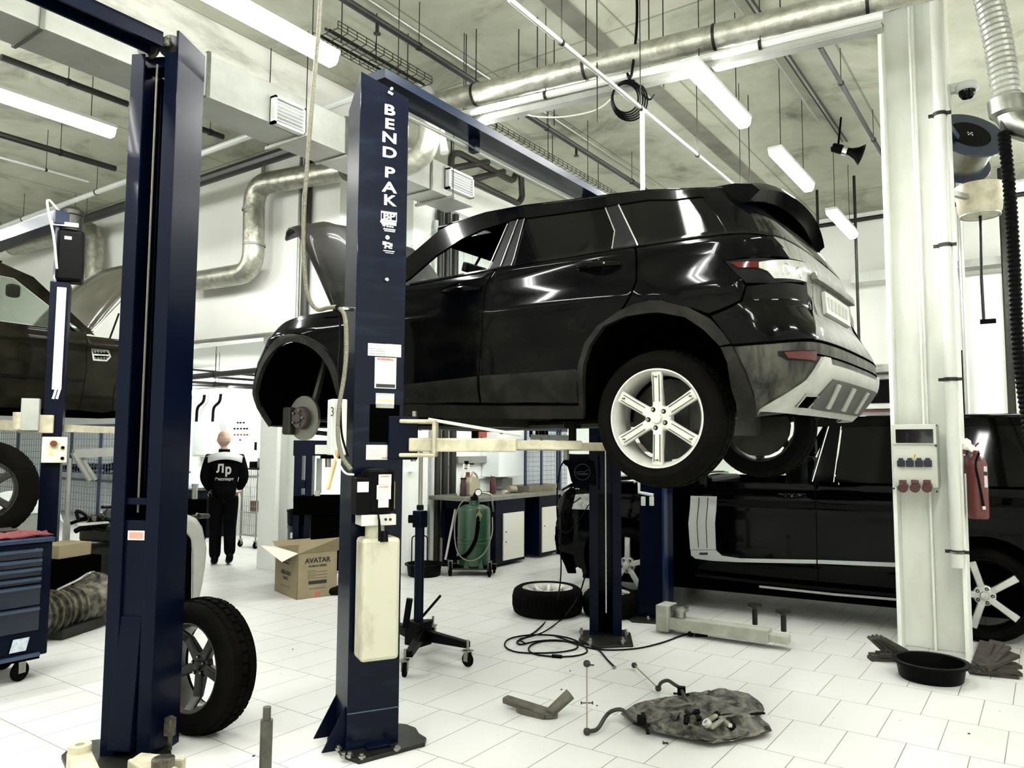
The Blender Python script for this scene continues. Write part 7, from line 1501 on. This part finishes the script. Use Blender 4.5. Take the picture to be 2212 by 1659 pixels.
ends = [atZ(1010, 1440), atZ(874, 1462), j+(j-atZ(1010, 1440))*.9+FJ2*.25, j+FJ2*.42+RJ*.12]
for e in ends:
    e = V((e.x, e.y, 0)); dv = (e-j).normalized(); sd_ = V((-dv.y, dv.x, 0)); h0, h1 = .10, .17
    MB().prism([j+V((0, 0, .10)), j+V((0, 0, .19)), e-dv*.02+V((0, 0, .17)), e-dv*.02+V((0, 0, .125))], sd_*.05).build('leg', blk, t, bevel=.004); castor(e, .05, t, sd_); MB().cyl(e+V((0, 0, .1)), e+V((0, 0, .19)), .01, n=8).build('castor_pin', steel, t)
MB().cbox(j+V((-.0, -.0, .16)), .16, .14, .18).bar(j+RJ*.03+V((0, 0, .28)), j+RJ*.17+V((0, 0, .44)), .02, .02).bar(j-RJ*.1+V((0, 0, .2)), j-RJ*.07+V((0, 0, .42)), .06, .05).build('pump_pedal', blk, t, bevel=.006)
# shop press with bits under it
pc = atZ(668, 1262); xp, yp_ = -6.84, 6.12
FPp = Face((xp, yp_), 40)
def pp(u, v, o=0): s, z = FPp.sz(u, v); return FPp.P(s, z, o)
t = thing('shop_press', 'dark blue hydraulic shop press behind the open carton', 'press', (xp, yp_, 0))
def ppb(u0, v0, u1, v1, dp, name, mt, o=0., **k): return slab(Face((FPp.o+FPp.n*o)[:2], 40), (u0, v0), (u1, v1), -dp, name, mt, t, **k)
ppb(634, 951, 745, 985, .22, 'top_beam', navy, bevel=.004); ppb(636, 984, 650, 1085, .2, 'post', navy); ppb(660, 984, 672, 1085, .2, 'post', navy); ppb(650, 1038, 661, 1055, .2, 'post_web', navy); ppb(634, 1072, 745, 1112, .3, 'bed', blkm, .03)
zf = FPp.sz(640, 1120)[1]
for u0, u1 in ((632, 645), (656, 668), (742, 756)):
    a, b_ = FPp.sz(u0, 1150), FPp.sz(u1, 1150); MB().obox(FPp.P(a[0], 0), FPp.e*(b_[0]-a[0]), -FPp.n*.2, V((0, 0, zf+.05))).build('leg', navy, t)
ppb(681, 961, 708, 981, -.005, 'white_label', paper); q = pp(706, 985, -.1); q2 = pp(706, 1010, -.1); MB().cyl(q, q2, .035, n=16).build('ram', steel, t, smooth=True); ppb(692, 984, 745, 991, .1, 'ram_plate', blkm)
ppb(680, 1060, 690, 1073, .05, 'press_block', galv); ppb(684, 990, 694, 1065, .015, 'spring', galv, -.15)
s0_, _ = FPp.sz(672, 1100); MB().obox(FPp.P(s0_, .12), FPp.e*.55, -FPp.n*.15, V((0, 0, .8))).build('back_plate', blkm, t)
a = pp(735, 1232, .1); MB().tube([a, a-FPp.e*.12-V((0, 0, .01))], .012).build('side_lever', whitep, t)
q = atZ(722, 1286); tag(MB().cbox(q+V((0, .06, .045)), .3, .14, .09, .8).build('foot_pedal', blk, bevel=.03), 'black foot pedal block on the floor beside the carton', 'pedal')
q = atZ(612, 1262)+V((-.12, .35, 0)); q.z = 0
t = thing('bucket', 'white bucket with red printing at the bottom of the stack behind the carton', 'bucket', q); MB().lathe([(0, 0), (.14, 0), (.165, .30), (.175, .30), (.175, .34), (0, .34)], q, n=32).build('body', whitep, t, smooth=True)
FBk = Face((q+(-FG)*.163)[:2], math.degrees(math.atan2(RG.y, RG.x))); rp = mat('print_red_bright', (.4, .06, .04), .6)
k = MB()
for i in range(9):
    for jx in range(3): k.obox(FBk.P(-.10+i*.022, .06+jx*.055, .0), FBk.e*.014, V((0, 0, .035)), FBk.n*.004)
for i in range(0): pass
k.build('red_print', rp, t)
t2 = thing('bucket', 'dark green drum with a white label, second in the stack behind the carton', 'bucket', q+V((0, 0, .34))); MB().lathe([(0, .34), (.16, .34), (.17, .36), (.17, .60), (.175, .61), (.175, .64), (0, .64)], q, n=32).build('body', mat('dark_green', (.003, .018, .009), .35), t2, smooth=True)
slab(Face((q-FG*.172)[:2], math.degrees(ang2)), (-.10, .50), (.0, .565), .004, 'label', paper, t2, px=False)
tag(MB().lathe([(0, .64), (.16, .64), (.175, .66), (.18, .80), (.185, .80), (.185, .82), (.165, .82), (.16, .68), (0, .68)], q, n=32).build('basin', blk, smooth=True), 'black basin on top of the bucket stack behind the carton', 'basin')
# carton
C0, CL, CR = atZ(641, 1296), atZ(593, 1275), atZ(699, 1280); eL, eR = (CL-C0), (CR-C0); eR = V((eL.y, -eL.x, 0)).normalized()*eR.length
eR = eR if eR.dot(CR-C0) > 0 else -eR
Hc = 1.62-(1203-959)/1645*8.1+.0; Hc = .47
t = thing('carton', 'open brown cardboard carton printed with black letters on the floor', 'carton', C0)
k = MB(); P = [C0, C0+eL, C0+eL+eR, C0+eR]
for a, b_ in ((0, 1), (1, 2), (2, 3), (3, 0)):
    inn = (P[0]+P[2])/2; n_ = (inn-(P[a]+P[b_])/2).normalized(); k.obox(P[a], P[b_]-P[a], n_*.006, V((0, 0, Hc)))
k.prism(P, V((0, 0, .006))).build('box', card, t)
up = V((0, 0, Hc)); out_l = -eR.normalized(); out_r = -eL.normalized()
flapw = mat('flap_pale', (.60, .58, .48), .8)
MB().prism([P[0]+up, P[1]+up, P[1]+up+out_l*.16-V((0, 0, -.02))+eL*.05, P[0]+up+out_l*.17-V((0, 0, .07))-eL*.0], V((0, 0, .005))).build('flap', flapw, t)
MB().prism([P[3]+up, P[0]+up, P[0]+up+out_r*-.02+V((0, 0, .13))+eR*.05, P[3]+up+out_r*.08+V((0, 0, .15))], out_r*.005).build('flap', card, t)
MB().prism([P[1]+up, P[2]+up, P[2]+up-out_r*.1+V((0, 0, .05)), P[1]+up-out_r*.1+V((0, 0, .05))], V((0, 0, .005))).build('flap', card, t)
MB().prism([P[2]+up, P[3]+up, P[3]+up-out_l*.12+V((0, 0, .02)), P[2]+up-out_l*.12+V((0, 0, .02))], V((0, 0, .005))).build('flap', card, t)
FR_ = Face(C0[:2], math.degrees(math.atan2(eR.y, eR.x))); FL_ = Face((C0+eL)[:2], math.degrees(math.atan2(-eL.y, -eL.x)))
wr_ = eR.length; wl2 = eL.length; sgR = 1 if FR_.n.dot(-eL) > 0 else -1; FR_.n *= sgR; FL_.n *= (1 if FL_.n.dot(-eR) > 0 else -1)
words('AVATAR', FR_, wr_*.5, Hc*.82, .072, ink, t, 'printed_word', bold=.0022, sx=1.02); words('HUMAN SERIES', FR_, wr_*.5, Hc*.70, .03, ink, t, 'printed_word', bold=.0006)
words('ABR-360.4', FL_, wl2*.5, Hc*.50, .065, ink, t, 'printed_word', bold=.0018, sx=.95); words('BLACK', FL_, wl2*.5, Hc*.38, .042, ink, t, 'printed_word', bold=.001); words('AVATAR', FL_, wl2*.5, Hc*.82, .06, ink, t, 'printed_word', bold=.0018); words('HUMAN SERIES', FL_, wl2*.5, Hc*.72, .025, ink, t, 'printed_word')
for i in range(6): slab(FR_, (wr_*.25, Hc*(.6-i*.035)), (wr_*(.75 if i % 2 else .45), Hc*(.608-i*.035)), .001, 'printed_line', ink, t, px=False)
slab(FR_, (wr_*.28, Hc*.30), (wr_*.74, Hc*.38), .001, 'printed_block', ink, t, px=False); slab(FR_, (wr_*.3, Hc*.2), (wr_*.7, Hc*.21), .001, 'printed_line', ink, t, px=False); slab(FL_, (wl2*.3, Hc*.2), (wl2*.7, Hc*.208), .001, 'printed_line', ink, t, px=False)
slab(FR_, (wr_*.45, Hc*.03), (wr_*.56, Hc*.12), .001, 'printed_mark', mat('print_red', (.35, .06, .05), .6), t, px=False)
# ------------------------------------------------------------------ hose to the lettered lift
t = thing('conduit_hose', 'olive corrugated hose hanging from the ceiling down to the lettered column motor', 'hose', (-3.4, 2.75, 3))
FH = Face((-3.30, 2.80), 35.2); Pp = lambda u, v, o=0.: FH.P(*FH.sz(u, v), o)
pts = [Pp(700, -330), Pp(692, 0), Pp(676, 200), Pp(664, 350), Pp(656, 480), Pp(657, 570), Pp(666, 640), Pp(685, 668), Pp(715, 668, .05), Pp(740, 672, .10), Pp(757, 695, .14), Pp(762, 760, .16), Pp(757, 820, .16), Pp(749, 880, .18), Pp(746, 940, .18), Pp(755, 985, .18), Pp(775, 1012, .2)]
ribbed(pts, .0125, .010, .0015, 'tube', mat('hose_olive_pale', (.11, .105, .068), .55), t, 12)
MB().lathe([(.013, -.01), (.017, -.01), (.017, .01), (.013, .01)], pts[9], pts[10]-pts[9], 14, closed=True).build('tie', blk, t); MB().cyl(Pp(745, 672, .08), Pp(775, 671, .02), .012, n=12).build('fitting', chrome, t, smooth=True)
run('signal_cable', 'thin dark cable running down beside the olive hose at the lettered column', smooth_path([Pp(742, 676, .1), Pp(744, 740, .1), Pp(742, 800, .12), Pp(746, 860, .12), Pp(750, 935, .14), Pp(765, 985, .16)]), .006, blk, 'cable', 6)
run('oil_line', 'pale thin oil line curving up from the lettered column motor', smooth_path([Pp(733, 978, .14), Pp(748, 1005, .15), Pp(762, 1020, .17), Pp(780, 1022, .2)]), .006, whitep, 'hose', 6)
# ------------------------------------------------------------------ floor, foreground
q = atZ(570, 1765); t = thing('steel_rod', 'upright steel bar with a narrower top end, standing on the tiles', 'rod', q); MB().cyl(q, q+V((0, 0, .41)), .0265, n=24).cyl(q+V((0, 0, .41)), q+V((0, 0, .465)), .017, n=20).build('bar', mat('bar_steel', (.085, .083, .066), .4, .7, n=(20, (.03, .03, .024), .7)), t, smooth=True); MB().cyl(q, q+V((0, 0, .02)), .06, n=24).build('foot', dsteel, t)
# bracket with a tube
A = atZ(1090, 1528); Bq = atZ(1190, 1552); T_ = thing('pipe_bracket', 'rusty grey angled bracket with an open tube end on the tiles', 'car part', A); dv = (Bq-A).normalized(); sd_ = V((-dv.y, dv.x, 0))
gm = mat('rusty_grey', (.10, .095, .07), .7, .3, n=(14, (.025, .022, .016), .85), bump=.4)
MB().prism([A-sd_*.03+V((0, 0, .03)), Bq-sd_*.04+V((0, 0, .0)), Bq+dv*.04+sd_*.02, Bq+sd_*.05+V((0, 0, 0)), A+sd_*.035+V((0, 0, .03))], V((0, 0, .04))).build('plate', gm, T_, bevel=.01)
MB().bar(Bq-dv*.02-sd_*.04+V((0, 0, .01)), A+dv*.12-sd_*.045+V((0, 0, .025)), .012, .03).build('rib', gm, T_)
e = atZ(1190, 1538, .04); e2 = CP+ray(1232, 1499)*((e-CP).dot(FW)+.02); k = MB(); dd = (e2-e).normalized()
k.lathe([(.028, 0), (.031, 0), (.034, (e2-e).length), (.026, (e2-e).length)], e, dd, 24, closed=True).build('tube', gm, T_, smooth=True)
# anti-roll bar with its two links
arb = mat('bar_dark', (.010, .009, .007), .55, .3, n=(20, (.035, .032, .025), .7)); t = thing('anti_roll_bar', 'curved dark anti-roll bar lying across the undertray with two upright thin links', 'car part', atZ(1268, 1590))
a0 = atZ(1268, 1588)+V((0, 0, .02)); pts = [a0, atZ(1290, 1575, .03), atZ(1308, 1548, .05), atZ(1322, 1536, .08), atZ(1345, 1534, .09), atZ(1370, 1560, .05), atZ(1400, 1565, .05), atZ(1450, 1550, .05), atZ(1490, 1532, .05), atZ(1480, 1508, .08), atZ(1470, 1488, .10), atZ(1456, 1478, .12), atZ(1442, 1470, .12), atZ(1428, 1475, .08), atZ(1422, 1487, .03)]
MB().tube(smooth_path(pts, 5), .0115, 10).build('bar', arb, t, smooth=True)
for a, b_ in [(a0, a0+V((0, 0, .37))), (pts[-1], atZ(1370, 1437, .03))]:
    MB().cyl(a, b_, .0045, n=8).build('link', mat('link_tan', (.20, .18, .11), .5), t)
    for e in (a, b_): MB().lathe([(0, -.02), (.014, -.016), (.020, -.006), (.020, .006), (.014, .016), (0, .02)], e, (0, 0, 1), 16).build('ball_joint', arb, t, smooth=True)
m_ = a0+V((0, 0, .155)); MB().cyl(m_-RT*.035, m_+RT*.035, .0035, n=6).cyl(m_-RT*.035, m_-RT*.028, .009, n=8).cyl(m_+RT*.028, m_+RT*.035, .009, n=8).build('cross_pin', arb, t)
for u, v in ((1472, 1492), (1386, 1556)): q = atZ(u, v, .09); MB().cbox(q, .05, .04, .05, .4).cbox(q-V((0, 0, .02)), .10, .03, .006, .4).build('bush_clamp', blk, t, bevel=.008)
# undertray
ut = [(1342, 1556), (1372, 1535), (1396, 1528), (1480, 1512), (1540, 1506), (1590, 1505), (1618, 1512), (1640, 1528), (1652, 1545), (1640, 1562), (1662, 1580), (1668, 1592), (1640, 1602), (1542, 1619), (1490, 1610), (1395, 1590)]
W = [atZ(u, v) for u, v in ut]; cx_ = sum((p for p in W), V())/len(W); n = 22; outl = [(p.x, p.y) for p in W]
outl = dens(outl, .05); pts = [V(p) for p in outl]; N0 = len(pts)
x0_, x1_ = min(p[0] for p in outl), max(p[0] for p in outl); y0_, y1_ = min(p[1] for p in outl), max(p[1] for p in outl)
y = y0_
while y < y1_:
    x = x0_
    while x < x1_:
        if inside(outl, x, y) and dist_edge(outl, x, y) > .015: pts.append(V((x, y)))
        x += .022
    y += .022
r = geometry.delaunay_2d_cdt(pts, [(i, (i+1) % N0) for i in range(N0)], [], 0, 1e-6)
def uz(x, y):
    e = dist_edge(outl, x, y); u = (x-cx_.x)*.8+(y-cx_.y)*.6; w_ = -(x-cx_.x)*.6+(y-cx_.y)*.8
    return .012+.045*min(1, e/.10)+.016*math.sin(w_*38+3*math.sin(u*6))*min(1, e/.06)*(.6+.4*math.sin(u*9))+.012*math.sin(u*31+w_*13)*min(1, e/.06)+(.02 if e < .02 else 0)
F_ = [f for f in r[2] if inside(outl, sum(r[0][i].x for i in f)/3, sum(r[0][i].y for i in f)/3)]
k = MB(); k.add([(p.x, p.y, uz(p.x, p.y)) for p in r[0]], [tuple(f) for f in F_]); um = mat('undertray', (.010, .009, .006), .45, n=(17, (.15, .145, .11), .85), bump=.8, fac=(.42, .64))
utt = thing('undertray', 'dirty crumpled engine undertray lying on the tiles, loose parts heaped on it', 'car part', cx_)
k.build('tray', um, utt, smooth=True, solid=.008, off=-1)
for i, (a, b_, w_, m_) in enumerate([((1398, 1533), (1500, 1520), .03, 1), ((1500, 1560), (1640, 1537), .025, 1), ((1560, 1545), (1652, 1540), .02, 0), ((1400, 1585), (1388, 1540), .02, 0), ((1530, 1522), (1592, 1516), .05, 1)]):
    p, q = atZ(*a, .07), atZ(*b_, .08); MB().bar(p, q, w_, .012).build('strip', [blk, um][m_], utt, bevel=.003)
# control arm pieces on the tray
t = thing('suspension_arm', 'pale metal control arm with ring bushes lying on the undertray', 'car part', atZ(1545, 1558))
for a, b_ in [((1526, 1560), (1548, 1545)), ((1548, 1545), (1578, 1568)), ((1535, 1572), (1560, 1556))]: MB().bar(atZ(*a, .09), atZ(*b_, .11), .025, .02).build('arm', mat('arm_alu', (.36, .35, .28), .4, .5, n=(12, (.1, .1, .08), .8)), t, bevel=.005)
for u, v in ((1527, 1562), (1580, 1568), (1548, 1546)): MB().lathe([(.012, -.012), (.024, -.012), (.024, .012), (.012, .012)], atZ(u, v, .10), (-.5, -.5, .7), 18, closed=True).build('bush', alu if u < 1530 else blk, t, smooth=True)
t = thing('wheel_bearing_parts', 'small dark bracket and fasteners heaped in the middle of the undertray', 'car part', atZ(1480, 1545))
for i in range(9): u, v = random.uniform(1455, 1515), random.uniform(1535, 1560); MB().cbox(atZ(u, v, .09+random.random()*.03), random.uniform(.02, .06), random.uniform(.02, .05), .025, random.random()*3, random.random()).build('bracket', [blk, grime, dsteel][i % 3], t, bevel=.004)
for i, (u, v) in enumerate([(1276, 1438), (1434, 1607), (1490, 1594), (1505, 1598)]): q = atZ(u, v, .0 if i < 2 else .055); tag(MB().cyl(q+V((0, 0, .006)), q+V((.022, .01, .006)), .005, n=8).cyl(q+V((0, 0, .007)), q+V((-.006, -.003, .007)), .009, n=6).build('bolt', dsteel), ['loose bolt on the tiles just above the upright link', 'loose bolt on the tiles in front of the undertray', 'loose bolt on the undertray front edge, nearer the anti-roll bar', 'loose bolt on the undertray front edge, nearer the pan'][i], 'bolt')
random.seed(11)
for i in range(9):
    u, v = random.uniform(480, 2100), random.uniform(1300, 1640); q = atZ(u, v)
    if (1330 < u < 1690 and v > 1480) or (690 < u < 930): continue
    tag(MB().cbox(q+V((0, 0, .003)), random.uniform(.006, .014), random.uniform(.004, .01), .005, random.random()*3).build('debris_chip', dsteel), 'tiny dark chip of dirt on the tiled floor', 'dirt chip', 'dirt chips on the floor')
# cables on the floor
cab = mat('cable_black', (.0013, .0013, .0013), .5, spec=.06)
F = lambda pts, z=.008: [atZ(u, v, z) for u, v in pts]
bagp = atY(1232, 985, 5.72)
t = thing('power_cable', 'black cable dropping from the dark bag and coiled in loops on the floor', 'cable', atZ(1150, 1395))
pts = [atY(1222, 990, 5.68), atY(1208, 1020, 5.66), atY(1203, 1100, 5.64), atY(1211, 1180, 5.62), atY(1210, 1260, 5.6)]
fl = F([(1196, 1320), (1170, 1352), (1145, 1372), (1118, 1385), (1125, 1392), (1160, 1385), (1205, 1383), (1245, 1392), (1240, 1403), (1190, 1410), (1120, 1409), (1091, 1396), (1100, 1380), (1140, 1372), (1190, 1372), (1235, 1380), (1262, 1396), (1266, 1410), (1230, 1418), (1170, 1416), (1143, 1406), (1150, 1392), (1185, 1384), (1250, 1388), (1290, 1402), (1312, 1425), (1327, 1440)])
MB().tube(smooth_path(pts+fl, 6), .0065, 8).build('cord', cab, t, smooth=True)
q = atZ(1203, 1418, .01); MB().cbox(q, .08, .03, .025, .3).build('connector', blk, t, bevel=.005); q = atZ(1327, 1440, .01); MB().cyl(q, q+V((.015, -.03, 0)), .010, n=10).build('plug_tip', steel, t)
t = thing('air_hose', 'dark hose looping down beside the headlight to the coiled cable', 'hose', atZ(1150, 1372)); pts = [atY(1255, 1075, 5.9), atY(1215, 1105, 5.8), atY(1202, 1135, 5.75), atY(1225, 1150, 5.75), atY(1250, 1125, 5.85), atY(1272, 1090, 5.9)]
MB().tube(smooth_path(pts, 6), .005, 8).tube(smooth_path([atY(1267, 1235, 5.9), atY(1248, 1290, 5.8)]+F([(1215, 1335), (1180, 1362), (1150, 1374), (1122, 1381), (1135, 1390)], .02), 6), .0065, 8).build('tube', cab, t, smooth=True)
t = thing('extension_lead', 'black lead with an inline plug running from the far column foot to the white arm', 'cable', atZ(1400, 1398)); MB().tube(smooth_path(F([(1195, 1372), (1240, 1388), (1275, 1400), (1320, 1404), (1380, 1400), (1430, 1388), (1470, 1374), (1492, 1368), (1540, 1364), (1595, 1359)]), 6), .0065, 8).build('cord', cab, t, smooth=True)
q = atZ(1492, 1368, .03); MB().lathe([(0, -.03), (.022, -.02), (.028, 0), (.022, .02), (0, .03)], q, (0, 0, 1), 16).cyl(q+V((.03, .02, -.01)), q+V((.12, .07, -.01)), .016, n=12).build('inline_plug', blk, t, smooth=True); q = atZ(1597, 1359, .01); MB().cyl(q, q+V((.04, .02, 0)), .012, n=10).build('plug', whitep, t)
# dark bag with a round emblem
FBg = Face((-3.55, 5.60), 30); bp2 = lambda u, v, o=0.: FBg.P(*FBg.sz(u, v), o)
bag = thing('bag', 'dark cloth bag with a round pale emblem hung beside the far lift column', 'bag', bp2(1255, 1020)); bagm = mat('bag_cloth', (.0008, .001, .0024), .85, n=(14, (.002, .0025, .005), .6), spec=.03)
ol = [(1217, 985), (1226, 980), (1245, 981), (1270, 981), (1296, 983), (1300, 1020), (1296, 1060), (1270, 1058), (1245, 1052), (1234, 1040), (1229, 1018), (1226, 1008), (1218, 1002)]
o2_ = [FBg.sz(u, v) for u, v in ol]; o2_ = dens(o2_, .02); pts = [V(p) for p in o2_]; N0 = len(pts); ss = [p[0] for p in o2_]; zz = [p[1] for p in o2_]; a = min(ss)
while a < max(ss):
    b_ = min(zz)
    while b_ < max(zz):
        if inside(o2_, a, b_) and dist_edge(o2_, a, b_) > .01: pts.append(V((a, b_)))
        b_ += .02
    a += .02
r = geometry.delaunay_2d_cdt(pts, [(i, (i+1) % N0) for i in range(N0)], [], 0, 1e-6); vs = []; F_ = [f for f in r[2] if inside(o2_, sum(r[0][i].x for i in f)/3, sum(r[0][i].y for i in f)/3)]
for p in r[0]: e = min(1, dist_edge(o2_, p.x, p.y)/.08); vs.append(FBg.P(p.x, p.y, .05*math.sqrt(e)+.006*math.sin(p.x*50+p.y*20)*e))
n0 = len(vs); vs += [FBg.P(p.x, p.y, -.05*math.sqrt(min(1, dist_edge(o2_, p.x, p.y)/.08))) for p in r[0]]
MB().add(vs, [tuple(f) for f in F_]+[tuple(i+n0 for i in f[::-1]) for f in F_]).build('body', bagm, bag, smooth=True, clean=True)
em = mat('emblem_pale', (.06, .075, .08), .6); s, z = FBg.sz(1258, 1019); MB().tube([FBg.P(s+.067*math.cos(2*math.pi*i/36), z+.067*math.sin(2*math.pi*i/36), .062) for i in range(36)], .0015, 5, closed=True).build('emblem_ring', em, bag)
MB().tube(smooth_path([FBg.P(s+a, z+b_, .062) for a, b_ in [(-.065, -.002), (-.03, .0), (0, .004), (.02, .0), (.035, .015), (.055, .012)]], 4), .0015, 5).build('emblem_line', em, bag); words('NORDBERG', FBg, s, z-.018, .019, em, bag, 'emblem_word', out=.063)
MB().bar(bp2(1290, 985, 0), V((-3.2, 5.82, FBg.sz(1290, 985)[1])), .02, .02).build('hook', dsteel, bag)
# pan and rubber pads at the white column
q = atZ(2012, 1487); q = q+(q-CP).normalized()*.26; q.z = 0
pt = pan(q, .225, .125, 'drain_pan', 'black round drain pan on the floor in front of the white column', lip=.022)
rb_ = mat('worn_wood', (.012, .010, .007), .8, n=(10, (.06, .052, .038), .7), stretch=(1, 1, 6))
def slats(base, spec, grp, lab):
    for i, (dx, dy, z, L, rz, tilt) in enumerate(spec): tag(MB().cbox(base+V((dx, dy, z)), L, .10, .026, rz, 0, tilt).build('wood_block', rb_, bevel=.003), lab, 'wood block', grp)
bl = atZ(1905, 1432); br_ = atZ(2135, 1468)+V((0, .14, 0))
slats(bl+V((0, .10, 0)), [(.02, 0, .010, .26, .5, 0), (.02, 0, .030, .24, .45, 0), (.05, .0, .05, .2, .55, 0), (-.03, .02, .085, .20, .5, .75), (.0, .02, .10, .20, .5, .7), (.03, .02, .11, .20, .5, .66), (.06, .02, .115, .19, .5, .6), (.09, .03, .11, .18, .5, .5)], 'wood blocks heaped by the pan, side of the black car door', 'worn dark wood piece in the heap between pan and black car')
slats(br_, [(.02, .0, .010, .30, .2, 0), (.04, .0, .030, .30, .35, 0), (.03, .01, .05, .28, .1, .03), (.05, .02, .07, .28, .45, -.03), (-.0, .03, .10, .26, .9, -.5), (.03, .04, .12, .26, 1.0, -.55), (.0, .06, .13, .26, 1.1, -.6), (.06, .02, .10, .26, .7, -.35), (-.04, .05, .12, .22, 1.2, -.8)], 'wood blocks heaped by the pan, side of the black car wheel', 'worn dark wood piece in the heap between pan and black car wheel')
# air manifold on the far arm
t = thing('air_manifold', 'silver air manifold bar with black knobs above the cream arm, near the rear wheel', 'air manifold', (-2.6, 5.2, 1.66)); a, b_ = atY(1150, 944, 5.05), atY(1232, 946, 5.05); MB().bar(a, b_, .05, .04).build('bar', steel, t)
for u in (1147, 1160, 1167, 1174, 1181): q = atY(u, 936, 5.05); MB().cyl(q-V((0, 0, .03)), q+V((0, 0, .02)), .013, n=10).build('knob', blk, t)
MB().bar(a.lerp(b_, .9), (a.lerp(b_, .9).x, 5.05, 1.5), .03, .03).build('stem', steel, t)
